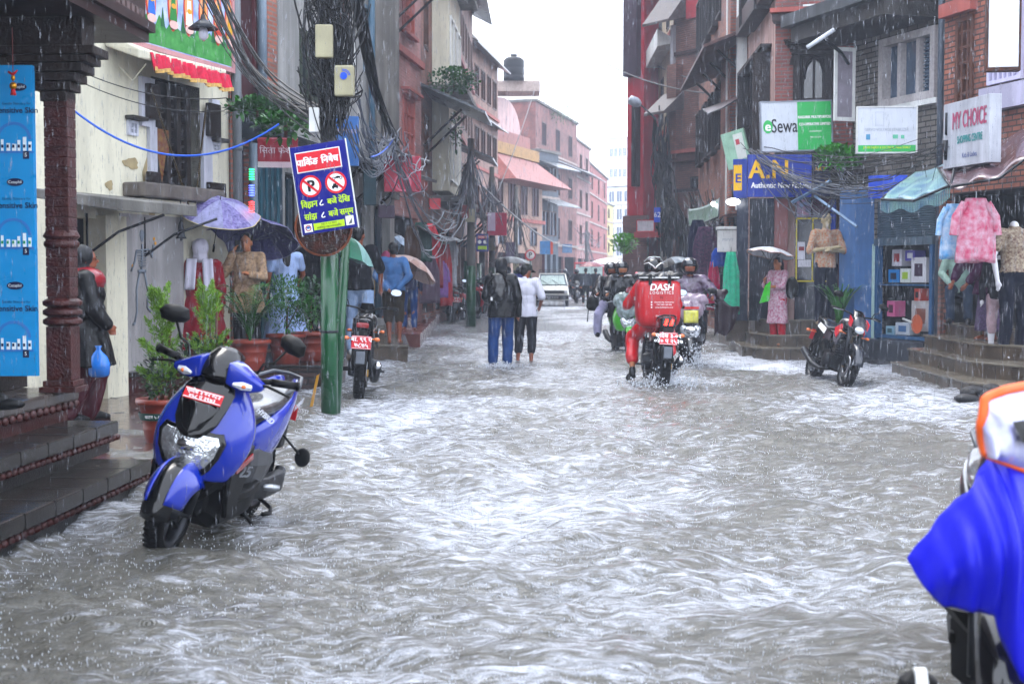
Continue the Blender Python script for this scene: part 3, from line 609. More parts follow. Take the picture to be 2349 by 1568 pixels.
# ================= LEFT: further houses =================
def wins(B,n,z0,z1,x0=.3,x1=None,w_=.8,**k):
    x1=x1 or B.L-.3
    for i in range(n):
        c=x0+(x1-x0)*(i+.5)/n; B.win(c-w_/2,c+w_/2,z0,z1,**k)
L4=Bld('pink_house','pink washed brick house with carved window cornices',(-2.62,31),(-2.2,34.6),11.5,BR_PK,depth=4)
for z in (4.2,6.9,9.4):
    L4.win(1.3,2.7,z,z+1.25,fm=PINKW,gm=mat('brown_shutter','6e4038',rough=.6),cols=3,rows=3,fw=.07,sill=PINKW,lintel=PINKW)
L4.band(3.4,.2,.15,PINKW); L4.band(6.3,.15,.1,PINKW); L4.hole(.3,3.2,.3,2.7)
L4.eave(-.6,1.2,7.9,1.5,.5,DST,struts=2); L4.finish()
L5=Bld('balcony_house','tall orange brick house with cream balconies and hanging plants',(-2.25,35),(-1.85,46),13.5,BR_OR,depth=5)
L5.box('cream_bay',3.2,7.5,-.45,-.004,3.6,13.3,CREAM)
for z in (3.3,6.2,9.2,12.0):
    for i in range(3): L5.win(3.5+i*1.3,4.5+i*1.3,z+.6,z+2.1,fm=WHT,gm=GLB,cols=2,proud=.5)
    L5.slab(2.6,7.8,z,.95,.14,CONC)
    wins(L5,2,z+.9,z+2.1,x0=8.2,x1=10.8,w_=.8,fm=BWOOD)
    L5.win(1,2,z+.9,z+2.1,fm=BWOOD)
L5.eave(0,3.2,6.0,1.6,.7,TIN,struts=2); L5.eave(7.8,11,5.4,1.4,.6,TIN,struts=3); L5.eave(2.6,8,13.4,1.2,.4,DST)
for i in range(3): L5.hole(.5+i*3.6,3.4+i*3.6,.35,2.7)
L5.finish()
L5b=Bld('brown_brick_house','brown brick house with long slanting eaves beyond the orange brick balconies',(-1.85,46.2),(-1.6,58),12.6,BR_TN,depth=5)
for z in (3.4,6.0,8.6,):
    wins(L5b,6,z+.6,z+1.9,w_=.9,fm=BWOOD,gm=GLS); L5b.band(z,.15,.1,PINKW)
L5b.eave(-.2,L5b.L+.2,11.8,.8,.4,TIN); L5b.eave(0,6,3.6,1.5,.6,TIN,struts=3); 
for i in range(4): L5b.hole(.4+i*3,3+i*3,.3,2.6)
L5b.finish()
L6=Bld('tan_eaved_house','tan brick house with wooden shutter rows and two wide eaves',(xat(1068,59),59),(xat(1142,68),68),zat(105,62),BR_TN,depth=6)
for z in (3.4,5.9,8.5):
    wins(L6,5,z+.5,z+1.85,w_=1.2,fm=BWOOD,gm=mat('mauve_shutter','5e4650',rough=.5),cols=2); L6.band(z,.14,.08,PINKW)
L6.eave(-.3,L6.L+.1,8.2,.5,.2,TIN); L6.eave(-.5,L6.L+.1,11.1,.6,.3,TIN); 
for i in range(3): L6.hole(.4+i*3,3+i*3,.3,2.7)
L6.finish()
# barrel roofed house
Y7=74; a=xat(1125,Y7); b=xat(1243,Y7+9)
L7=Bld('barrel_roof_house','house with pink curved metal roof, red skirt roof and black water tank',(a,Y7),(b,Y7+9),zat(372,Y7),mat('peach_plaster','b09484',rough=.7,var=.2,streak=.3),depth=7)
PKR=mat('pink_metal_roof','c9a09c',rough=.4,var=.15,streak=.3); RDR=mat('red_tile_roof','9c5c52',rough=.5,var=.25,streak=.25)
H7=L7.H
r=MB(); n=14; L=L7.L*.55
zc=zat(290,Y7); rad_=zat(205,Y7)-zc
r.prism([(L*cos(PI*i/n)*.0+ (L7.L*.62/2)*cos(PI*i/n)+L7.L*.38,zc+rad_*sin(PI*i/n)) for i in range(n+1)],.4,6,'y')
r.build('barrel_roof',PKR,L7.root)
L7.box('upper_storey',.2,L7.L*.8,.5,6,H7,zc,mat('peach_plaster2','c9a184',rough=.7,streak=.3)); 
s_=MB(); s_.hexa([(-.6,-1.6,H7-.9),(L7.L+.8,-1.6,H7-.9),(L7.L+.8,.4,H7-.9),(-.6,.4,H7-.9)],[(.2,-.2,H7+.5),(L7.L*.8,-.2,H7+.5),(L7.L*.8,.4,H7+.5),(.2,.4,H7+.5)]); s_.build('skirt_roof',RDR,L7.root)
L7.box('terrace_parapet',.0,L7.L*.85,-.25,-.05,H7+.55,H7+1.15,mat('ochre_parapet','a8885c',rough=.7))
L7.box('red_band',.0,L7.L*.85,.3,.48,H7+1.2,zc+.1,RDR)
wins(L7,4,4.6,6.3,w_=1.3,fm=BWOOD,gm=mat('mauve_shutter','5e4650')); wins(L7,3,1.9+1.0,4.0,w_=1.4,fm=BWOOD,gm=GLB); L7.band(4.2,.2,.2,PINKW)
for i in range(3): L7.hole(.6+i*3.3,3.4+i*3.3,.2,2.5,m=mat('shop_red','5a2326',rough=.6))
L7.finish(top=False)
wt=T('water_tank','black plastic water tank on the far left rooftop','water tank',at(1178,183,Y7+2))
MB().lathe([(.56,0),(.56,.2),(.53,.25),(.56,.3),(.56,.6),(.53,.65),(.56,.7),(.56,1.05),(.4,1.2),(.15,1.25),(.15,1.32)],20,(0,0,-.05)).build('tank_body',BLK,wt); MB().lathe([(.2,1.25),(.2,1.32),(.0,1.34)],14).build('lid',BLK,wt)
MB().box(-2.0,1.4,0,2.4,-.6,-.06).build('support_room',mat('pale_band','a89a92',rough=.7),wt)
def far(name,label,u0,Y0,u1,Y1,vtop,wm,floors,n,eave=None,fm=BWOOD,gm=GLB,z00=1.0,fh=None,op=3):
    B=Bld(name,label,(xat(u0,Y0),Y0),(xat(u1,Y1),Y1),zat(vtop,(Y0+Y1)/2),wm,depth=6)
    fh=fh or (B.H-3.2)/floors
    for k in range(floors):
        z=3.2+k*fh; wins(B,n,z+.4,z+min(fh-.4,1.9),w_=min(1.4,B.L/n*.7),fm=fm,gm=gm,cols=2); B.band(z-.05,.14,.1,mat('pale_band','a89a92',rough=.7))
    if eave:
        for z in eave: B.eave(-.4,B.L+.4,z,1.3,.5,TIN)
    for i in range(op): B.hole(.4+i*(B.L-.4)/op,(i+1)*(B.L-.4)/op,.2,2.5,m=DARK)
    B.finish(); return B
B8=far('roof_garden_house','brick house with a planted roof terrace in the hazy distance',1228,88,1322,102,262,BR_RED,3,3,eave=(8.8,))
far('striped_brick_house','brick house with tall mauve window bays down the hazy street',1308,104,1352,116,330,BR_PK,3,3,eave=(9.2,))
far('crimson_house','crimson fronted house near the end of the left row',1348,118,1392,140,395,mat('crimson_plaster','a85c54',rough=.7,streak=.3),3,3)
far('slate_roof_house','dark slate roofed house wedged behind the red skirt roof',1236,84,1280,87,352,mat('slate_plaster','55606c',rough=.6,streak=.3),2,2,eave=(8,5.8))
far('yellow_house','pale yellow house at the bend of the street',1384,150,1406,160,470,mat('yellow_plaster','cfc57e',rough=.7,streak=.2),3,1)
far('white_block','white concrete apartment block closing off the street',1372,190,1450,186,430,WHT,4,4,fm=WHT)
far('white_terrace_block','pale stepped apartment block rising highest in the far haze',1392,240,1440,238,318,WHT,6,4,fm=WHT)
far('pale_distant_block','wide pale block behind the yellow house',1300,215,1420,212,452,mat('pale_grey_plaster','b9bcc4',rough=.7),4,5,fm=WHT)
# ================= RIGHT SIDE =================
R1=Bld('red_tower_house','narrow deep red plastered house standing tallest on the right',(xat(1437,50),50),(xat(1474,49.6),49.6),17,mat('red_plaster','c03244',rough=.6,var=.18,vs=1.5,streak=.25),depth=7)
R1.box('dark_upper_bay',0.0,.55,-.3,-.004,8.2,16.8,mat('grey_maroon','4a3444',rough=.6,streak=.3))
R1.win(.36,.54,4.4,7.2,fm=WOOD,gm=DARK,cols=1,proud=.3); R1.box('brick_base',-.1,.9,-.12,-.003,0,3.4,BR_BR); R1.finish()
R2=Bld('cream_balcony_house','cream house with white canopy balconies and barred windows beside the red house',(xat(1476,57),57),(xat(1541,45),45),17,mat('cream_wash','c8bba6',rough=.7,var=.15,streak=.35),depth=6)
for z,n in ((3.6,5),(6.1,5),(9.0,4),(12.0,4)):
    wins(R2,n,z+.3,z+1.9,w_=.9,fm=DST,gm=GLB,cols=3,rows=4,bars=4); R2.band(z-.15,.16,.12,PINKW)
for z in (8.6,11.6): 
    e=MB(); e.hexa([(0,-.5,z-.1),(R2.L,-.5,z-.1),(R2.L,-.004,z),(0,-.004,z)],[(0,-.5,z+.45),(R2.L,-.5,z+.45),(R2.L,-.004,z+.15),(0,-.004,z+.15)]); e.build('balcony_canopy',WHT,R2.root)
for i in range(3): R2.hole(.5+i*4,3.6+i*4,.3,2.6)
R2.eave(0,R2.L,3.3,.8,.4,TIN,struts=4); R2.finish()
R3=Bld('brick_turret_house','brown brick corner house with arched window and tiled hoods',(xat(1541,44.6),44.6),(xat(1622,43.2),43.2),16,BR_BR,depth=5)
R3.pwin(1583,405,1604,435,fm=WOOD,gm=GLS,cols=2,fw=.05); R3.band(R3.zz(1580,370),.25,.2,mat('carved_band','5a3c34',rough=.6,var=.4,vs=14)); R3.band(R3.zz(1580,372)+.27,.1,.3,PINKW)
R3.band(R3.zz(1580,440),.1,.06,BR_DK); R3.band(R3.zz(1580,125),.12,.08,BR_DK); R3.pbox('corner_pipe',1541,60,1547,500,.12,flat('pipe_pale','a9a9ae',rough=.5))
R3.pbox('corner_shaft',1541,150,1562,365,.25,BR_BR)
x0,x1,z0,z1=R3.rect(1520,232,1566,268)
e=MB(); e.hexa([(x0,-.8,z0),(x1,-.8,z0),(x1,-.003,z0+.2),(x0,-.003,z0+.2)],[(x0,-.8,z0+.08),(x1,-.8,z0+.08),(x1,-.003,z1+.25),(x0,-.003,z1+.25)])
e.build('tiled_hood',mat('grey_roof_tile','5d5452',rough=.5,var=.4,vs=10),R3.root)
x0,x1,z0,z1=R3.rect(1510,30,1570,62)
e=MB(); e.hexa([(x0,-.7,z0),(x1,-.7,z0),(x1,-.003,z0+.2),(x0,-.003,z0+.2)],[(x0,-.7,z0+.08),(x1,-.7,z0+.08),(x1,-.003,z1+.5),(x0,-.003,z1+.5)]); e.build('upper_tiled_hood',mat('grey_roof_tile','5d5452'),R3.root)
R3.pbox('red_parapet',1575,-40,1612,42,.1,mat('red_band','a03a44',rough=.6)); R3.hole(*R3.rect(1548,500,1600,700)); R3.finish()
R4=Bld('timber_house','dark timber and brick house with green awning stall and white balcony',(xat(1600,41.5),41.5),(xat(1712,28.9),28.9),13,BR_OR,depth=5)
for z in (3.9,7.0):
    wins(R4,6,z+.5,z+2.0,w_=1.2,fm=WOOD,gm=GLB,cols=2,rows=2,proud=.15)
R4.eave(5.5,R4.L,6.3,.9,.35,mat('red_tin','6a4a46',rough=.4,streak=.4),struts=4)
R4.box('balcony',7.5,R4.L-.5,-.6,-.004,9.0,9.25,WHT); R4.box('balcony_rail',7.5,R4.L-.5,-.65,-.55,9.26,10,WHT)
for u in (1684,1712):
    x=min(R4.su(u),R4.L-.2); R4.box('white_post',x-.2,x,-.2,-.004,2.7,10,WHT)
for i in range(3): R4.hole(.4+i*4,3.8+i*4,.25,2.7)
R4.box('brick_column',R4.su(1668),R4.su(1690),-.18,-.004,2.7,9,BR_OR); R4.finish()
# --- R5 carved window corner house
R5s=Bld('corner_house','pink and red brick corner house with carved wooden arch window above the shop signs',(xat(1712,28.7),28.7),(xat(1773,24.7),24.7),11,mat('pale_pink_wash','c2a49c',rough=.7,var=.2,streak=.4),depth=3.5)
RW=BR_RED
R5s.pwin(1722,150,1762,405,fm=WOOD,gm=GLS,cols=3,rows=4,proud=.3,lintel=WOOD,sill=WOOD); R5s.pwin(1725,-60,1762,55,fm=WOOD,gm=GLS,cols=3,rows=3,proud=.3,lintel=WOOD)
R5s.finish()
F=Bld('front_wall','x','x' and (xat(1773,24.68),24.68),(xat(1952,24.3),24.3),11,RW,depth=3.4)
F.root.name='front_range'; del F.root['label']; del F.root['category']; F.root.parent=R5s.root; F.root.matrix_parent_inverse=R5s.M.inverted(); 
F.pwin(1831,128,1891,232,fm=WOOD,gm=GLS,cols=2,fw=.05,name='arch_window',proud=.02)
cw=MB() # carved surround with steps
for (u0,v0,u1,v1,o) in ((1816,112,1832,232,.16),(1890,112,1906,232,.16),(1808,108,1914,118,.2),(1802,98,1920,108,.26),(1796,94,1926,99,.32),(1812,118,1910,128,.18)):
    x0,x1,z0,z1=F.rect(u0,v0,u1,v1); cw.box(x0,x1,-o,-.004,z0,z1-.002)
cx,cz=F.sz(1861,150); rw=.26
for i in range(12):
    t0,t1=PI*i/12,PI*(i+1)/12; 
    cw.add([(cx+rw*cos(t0),-.1,cz+rw*sin(t0)),(cx+rw*cos(t1),-.1,cz+rw*sin(t1)),(cx+rw*1.4*cos(t1),-.1,cz+rw*1.4*sin(t1)),(cx+rw*1.4*cos(t0),-.1,cz+rw*1.4*sin(t0))],[(0,1,2,3)])
for i in range(14):
    x=F.su(1800+i*9.2); z=F.zz(1860,99); cw.box(x,x+.03,-.34,-.3,z-.07,z)
a_,b_,c_,d_=F.rect(1833,130,1889,232); cx=(a_+b_)/2; rx=(b_-a_)/2-.04; zs=c_+(d_-c_)*.52; rz_=(d_-zs)-.03
for i in range(16):
    t0,t1=PI*i/16,PI*(i+1)/16; p0=(cx+rx*cos(t0),zs+rz_*sin(t0)); p1=(cx+rx*cos(t1),zs+rz_*sin(t1)); cw.add([(p0[0],-.035,p0[1]),(p1[0],-.035,p1[1]),(p1[0],-.035,d_+.02),(p0[0],-.035,d_+.02)],[(0,1,2,3)]); 
    cw.tube([(p0[0],-.05,p0[1]),(p1[0],-.05,p1[1])],.022,6)
for s_ in (-1,1): cw.box(cx+s_*rx-.02,cx+s_*(rx+.06)+.0,-.06,-.03,c_,zs)
cw.build('carved_surround',mat('carved_wood','2c2422',rough=.5,var=.5,vs=18,bump=.8,bs=60),F.root,bevel=.005)
cm=mat('carved_band2','4a3a38',rough=.6,var=.4,vs=16)
F.pbox('cornice',1770,35,1955,52,.3,cm); F.pbox('cornice_cap',1766,24,1958,34,.4,PINKW); F.pbox('white_stain_band',1840,20,1900,24,.42,WHT)
R5s.band(R5s.zz(1745,44),.35,.25,cm)
F.hole(*F.rect(1782,455,1955,745),deep=1.4,m=mat('shop_inside','10141c',rough=.6)); F.pbox('dark_fascia',1775,345,1955,455,.1,DCONC)
F.pbox('ledge_slab',1895,345,1975,392,.7,DCONC); cs_=T('casement_window','open white framed window leaf sticking out right of the carved arch','window leaf',at(1938,192,23.2),rad(18)); cs_.parent=None
o=MB(); o.box(-.19,.19,0,.04,.52,.58).box(-.19,.19,0,.04,-.6,-.54).box(-.19,-.14,0,.04,-.54,.52).box(.14,.19,0,.04,-.54,.52).build('leaf_frame',WHT,cs_); MB().box(-.14,.14,.015,.025,-.54,.52).build('pane',mat('milky_glass','8d8790',rough=.15,var=.2),cs_)
F.finish()
pil=F.pbox('pink_pillar',1776,455,1806,745,.04,mat('pink_stone','8a5a58',rough=.35,var=.15,streak=.2)); F.pbox('dark_pillar',1690,455,1716,735,.1,mat('navy_tile','2a3140',rough=.25,var=.2))
F.pbox('glass_door',1718,455,1774,735,.02,GLS); F.pbox('red_column',1922,470,1945,750,.1,mat('maroon_tile','5a2a2c',rough=.3))
gf=MB(); YW=flat('yellow_frame','c6b72c',rough=.4)
for u0,v0,u1,v1 in ((1825,500,1905,503),(1825,500,1828,645),(1862,500,1865,645),(1902,500,1905,645),(1825,643,1905,646)):
    x0,x1,z0,z1=F.rect(u0,v0,u1,v1); gf.box(x0,x1,-.08,-.04,z0,z1)
gf.build('yellow_window_frame',YW,F.root); F.pbox('blue_jamb',1904,450,1916,700,.09,flat('shop_blue','2349a8',rough=.4)); F.pbox('transom_poster',1826,455,1858,498,.05,mat('poster_pastel','5a8fb0',rough=.4,col2='a0606a',vs=6)); F.pbox('transom_glass',1860,455,1903,498,.05,mat('plum_glass','4a2440',rough=.15))
F.pbox('shop_window',1822,455,1906,736,.0,mat('shop_glass','26303e',rough=.06,var=.4,vs=3,spec=.9),back=-.05)
for (u0,v0,u1,v1,c) in ((1829,555,1846,595,'d0cfd4'),(1830,596,1860,612,'c9c4c4')):
    o=F.pbox('paper_notice',u0,v0,u1,v1,.066,flat('paper','cfced6')); 
F.pbox('notice_print',1832,566,1844,575,.068,flat('print_red','8a2a34'),back=.0665)
pc=mat('pipe_clay','7a7d84',rough=.4)
# --- R6 grey brick
R6=Bld('grey_brick_house','grey brick house with white framed windows above the electronics shop',(xat(1953,24.0),24.0),(xat(2157,21.6),21.6),10,BR_GY,depth=4)
R6.pwin(2020,78,2148,238,fm=mat('white_frame','b9b4b4',rough=.5,var=.2,vs=20,streak=.3),gm=GLB,cols=3,rows=1,fw=.12,proud=.1,sill=WHT)
q=MB()
for i in range(16):
    x0,x1,z0,z1=R6.rect(2090,100+i*8.4,2118,102+i*8.4); q.box(x0,x1,.03,.06,z0,z0+.015)
q.build('louvre',flat('louvre_blue','5d7080'),R6.root)
ow=MB(); x0=R6.su(1948); 
R6.pbox('overhang_slab',1928,40,2150,75,1.0,DCONC); R6.pbox('overhang_edge',1922,12,2150,40,1.15,mat('grey_edge','5a5d60',rough=.5,streak=.4)); R6.pbox('upper_white_band',1990,-10,2150,10,.1,WHT)
R6.hole(*R6.rect(2008,458,2146,778),deep=.5,m=mat('elec_inside','1d242e',rough=.6)); 
BP=mat('blue_pillar_paint','5f86b8',rough=.55,var=.12,streak=.2); R6.pbox('blue_pillar',1966,432,2003,808,.35,BP)
R6.pbox('white_strip',2005,560,2011,775,.05,flat('pale_green','b9cfc6'))
o=MB(); x0,x1,z0,z1=R6.rect(2012,458,2143,555)
for i in range(18):
    z=z0+(z1-z0)*i/18; o.hexa([(x0,-.02,z),(x1,-.02,z),(x1,.02,z),(x0,.02,z)],[(x0,.0,z+(z1-z0)/18-.006),(x1,.0,z+(z1-z0)/18-.006),(x1,.03,z+(z1-z0)/18),(x0,.03,z+(z1-z0)/18)])
o.build('roller_shutter',mat('shutter_blue_grey','6b7f8d',rough=.35,metal=.5,streak=.3),R6.root); R6.pbox('shutter_bar',2010,545,2145,562,.06,mat('shutter_blue_grey','6b7f8d'))
sb=flat('case_blue','2f5f86',rough=.4); cs=MB()
for u0,v0,u1,v1 in ((2012,560,2018,776),(2137,560,2144,776),(2012,770,2144,778),(2018,652,2137,655)):
    x0,x1,z0,z1=R6.rect(u0,v0,u1,v1); cs.box(x0,x1,-.05,.05,z0,z1)
cs.build('display_case_frame',sb,R6.root)
R6.pbox('base_wall',1990,780,2158,830,.3,mat('base_grey','4a4f58',rough=.35,var=.3,streak=.4)); R6.pbox('kerb_ledge',1960,826,2170,858,.75,mat('dark_ledge','3c3b3c',rough=.3,var=.4)); 
q=MB(); x=R6.sz(2151,HZ,.25)[0]; q.tube([(x,-.25,-.1),(x,-.25,10)],.05,10); q.build('down_pipe',flat('pipe_dark','5b6470',rough=.35,streak=.3),R6.root)
R6.finish()
# goods in the case
def boxitem(nm,lb,ct,B,u0,v0,u1,v1,m,d=.2,y0=.12,inner=None):
    x0,x1,z0,z1=B.rect(u0,v0,u1,v1); r=T(nm,lb,ct,B.wd((x0+x1)/2,z0,y0),B.rz,'boxed goods in the electronics shop case')
    w,h=(x1-x0)/2,z1-z0; MB().box(-w,w,0,d,0,h).build('carton',m,r,bevel=.004)
    if inner: MB().box(-w*.55,w*.55,-.003,-.0008,h*.25,h*.75).build('print',inner,r)
gi=[('goods_box','white box with red corner in the upper shelf middle','box',2030,572,2052,610,'c6c4cc','a03a3a'),('goods_box','violet and white box on the upper shelf','box',2060,574,2082,598,'5a50a8','d6d6dc'),
('goods_box','bright blue box at the lower left of the upper shelf','box',2022,618,2046,648,'2b86c4','20304a'),('goods_box','white box with lime swirl beside the bright blue box','box',2049,616,2072,648,'cdd2cd','a4bf3e'),
('goods_box','large white box with dark coil picture','box',2074,590,2108,648,'cfced2','4a3448'),('goods_box','orange stacked packs hanging in the middle shelf','box',2082,662,2094,690,'c95a4a','3a2a2a'),
('goods_box','pink boxes at the lower left shelf','box',2020,690,2038,726,'d0709a','5a2038'),('goods_box','tall white box beside the racket at right','box',2076,690,2118,760,'b9b2b0','8a5a4a'),('goods_box','low white cartons on the case floor','box',2040,740,2072,768,'bdc4cc','5a7aa0'),('goods_box','small pale blue carton at the case floor left corner','box',2018,748,2036,768,'8fb0c0','4a6a70')]
for i,(nm,lb,ct,u0,v0,u1,v1,c1,c2) in enumerate(gi): boxitem(nm,lb,ct,R6,u0,v0,u1,v1,flat('goods%d'%i,c1,rough=.4),inner=flat('goodsp%d'%i,c2))
rk=T('electric_racket','white handled mosquito racket with orange oval face leaning in the case','racket',R6.wd(*R6.sz(2105,743),0)+V((0,-.0,0)),R6.rz)
o=MB(); ringm(o,0,0,.15,.125,-.02); o.prism(circ(0,0,.128,24),-.012,-.008,'y'); oo=o.build('face',flat('racket_orange','c2663e'),rk); MB().tube([(-.14,-.01,.02),(-.4,-.01,.07)],.02,6).build('handle',WHT,rk)
# --- R7 orange brick at far right
R7=Bld('orange_brick_house','orange brick house with wooden shutters at the far right',(xat(2158,20.8),20.8),(xat(2420,18.2),18.2),10,brick('bright_orange_brick','a0654f','855040','4a3a34',.2,.075),depth=4)
R7.pwin(2186,40,2226,250,fm=BWOOD,gm=mat('brown_wood_panel','5b3a30',rough=.6),cols=3,rows=6,fw=.07,recess=.2); R7.pbox('lintel_beam',2160,5,2232,36,.12,PINKW)
R7.pwin(2262,-60,2340,190,fm=flat('pale_lilac_frame','b9b6cc'),gm=mat('lilac_louvre','8c8aa4',rough=.4),cols=7,rows=1,fw=.05,proud=.05)
R7.pbox('white_ledge',2255,190,2420,245,.12,flat('lilac_ledge','b5b2c6',streak=.3))
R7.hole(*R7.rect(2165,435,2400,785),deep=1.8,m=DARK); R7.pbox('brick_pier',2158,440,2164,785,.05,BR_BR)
R7.pbox('lilac_door',2166,590,2198,752,-.6,flat('lilac_panel','8f90a8',rough=.35),back=-.65); 
R7.finish()
# --- steps right (tiled) ---
def tier(root,pts,z0,z1,nm='step',nose=.02):
    jm=flat('tile_joint','2e2924',rough=.5); jn=MB()
    for i in range(len(pts)):
        a,b=V((*pts[i],0)),V((*pts[(i+1)%len(pts)],0)); L_=(b-a).length; d=(b-a)/max(L_,.01)
        if a.y>26 and b.y>26: continue
        k=.45
        while k<L_-.1:
            q=a+d*k; n_=V((d.y,-d.x,0))*.0035; jn.add([q+n_+V((0,0,z0)),q+n_+d*.012+V((0,0,z0)),q+n_+d*.012+V((0,0,z1-.03)),q+n_+V((0,0,z1-.03)),q-n_+V((0,0,z0)),q-n_+d*.012+V((0,0,z0)),q-n_+d*.012+V((0,0,z1-.03)),q-n_+V((0,0,z1-.03))],[(0,1,2,3),(4,7,6,5)]); k+=.6
    if jn.v: jn.build('tile_joint',jm,root)
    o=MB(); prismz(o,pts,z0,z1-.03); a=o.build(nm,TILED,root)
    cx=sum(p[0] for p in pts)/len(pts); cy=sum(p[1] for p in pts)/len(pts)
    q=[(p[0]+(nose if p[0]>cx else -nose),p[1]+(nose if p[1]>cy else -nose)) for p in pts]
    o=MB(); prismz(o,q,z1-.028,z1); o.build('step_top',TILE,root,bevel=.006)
st=T('tiled_steps','beige tiled corner steps in front of the blue signed fashion shop','steps')
p=lambda u,Y:(xat(u,Y),Y)
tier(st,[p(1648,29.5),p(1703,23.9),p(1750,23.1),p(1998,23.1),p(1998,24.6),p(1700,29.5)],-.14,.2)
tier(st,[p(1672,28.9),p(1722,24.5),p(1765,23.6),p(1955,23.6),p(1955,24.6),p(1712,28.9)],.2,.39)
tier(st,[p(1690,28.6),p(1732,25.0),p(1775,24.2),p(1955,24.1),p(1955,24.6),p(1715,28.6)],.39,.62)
for i,(u0,u1,Yy,z0,z1,lb) in enumerate(((1664,1716,25.4,.2,.72,'tiled planter box left of the woman with white umbrella'),(1890,1978,23.3,.2,.62,'tiled planter box behind the parked red and black motorcycle'))):
    r=T('planter_box',lb,'planter',(xat((u0+u1)/2,Yy),Yy,z0)); w_=(xat(u1,Yy)-xat(u0,Yy))/2
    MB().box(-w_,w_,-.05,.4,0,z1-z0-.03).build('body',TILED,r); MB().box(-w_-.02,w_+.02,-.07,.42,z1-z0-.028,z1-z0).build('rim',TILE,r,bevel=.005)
st2=T('stone_steps','worn beige stone steps leading up to the clothes shop at right','steps')
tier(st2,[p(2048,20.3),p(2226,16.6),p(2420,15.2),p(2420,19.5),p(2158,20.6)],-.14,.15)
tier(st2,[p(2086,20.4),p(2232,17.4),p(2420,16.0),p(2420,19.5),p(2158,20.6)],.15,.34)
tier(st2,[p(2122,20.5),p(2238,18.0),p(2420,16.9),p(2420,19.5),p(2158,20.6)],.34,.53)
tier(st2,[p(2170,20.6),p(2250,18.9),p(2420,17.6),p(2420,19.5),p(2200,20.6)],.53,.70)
rk_=T('rubble_heap','dark broken stones heaped at the foot of the right steps','rubble',(xat(2290,15.6),15.6,0)); o=MB()
for i in range(14): o.ell((random.uniform(-.45,.5),random.uniform(-.2,.2),random.uniform(0,.12)),(random.uniform(.08,.16),.1,random.uniform(.05,.1)),7,5)
rk_.name='stone_heap'; rk_['category']='stones'; o.build('stone',mat('dark_rubble','1d1c1d',rough=.5,var=.5,vs=12,bump=.6),rk_)
# --- platforms left ---
pf=T('brick_terrace','low brick terrace carrying the potted plants behind the green pole','terrace')
BRT=brick('terrace_brick','5e4034','4a332b','241f1c',.24,.075,rough=.3)
o=MB(); prismz(o,[p(545,17.1),p(738,17.1),p(790,18.6),p(795,21.5),p(560,19.5)],-.1,.27); o.build('brick_base',BRT,pf)
o=MB(); prismz(o,[p(543,17.05),p(740,17.05),p(792,18.6),p(797,21.5),p(560,19.5)],.272,.31); o.build('stone_top',STN,pf,bevel=.008)
pf2=T('stone_landing','grey stone landing with a step beside the parked motorcycle','steps')
tier(pf2,[p(790,23),p(935,23),p(925,27),p(790,27)],-.14,.25); tier(pf2,[p(790,24.2),p(880,24.2),p(880,27),p(790,27)],.25,.45)
pf3=T('red_tiled_landing','long reddish tiled shop landing along the left shops','steps')
RT=mat('red_tile_step','7d4d46',rough=.25,var=.3,streak=.3)
o=MB(); prismz(o,[(-2.45,27.1),(-1.75,27.1),(-2.05,40),(-1.95,58),(-2.5,58),(-2.6,40)],-.14,.25); o.build('step',RT,pf3,bevel=.01)
o=MB(); prismz(o,[(-2.45,30),(-2.2,30),(-2.35,40),(-2.3,50),(-2.5,58)],.252,.45); o.build('upper_step',mat('pink_tile_step','a88',rough=.25) if 0 else RT,pf3,bevel=.01)
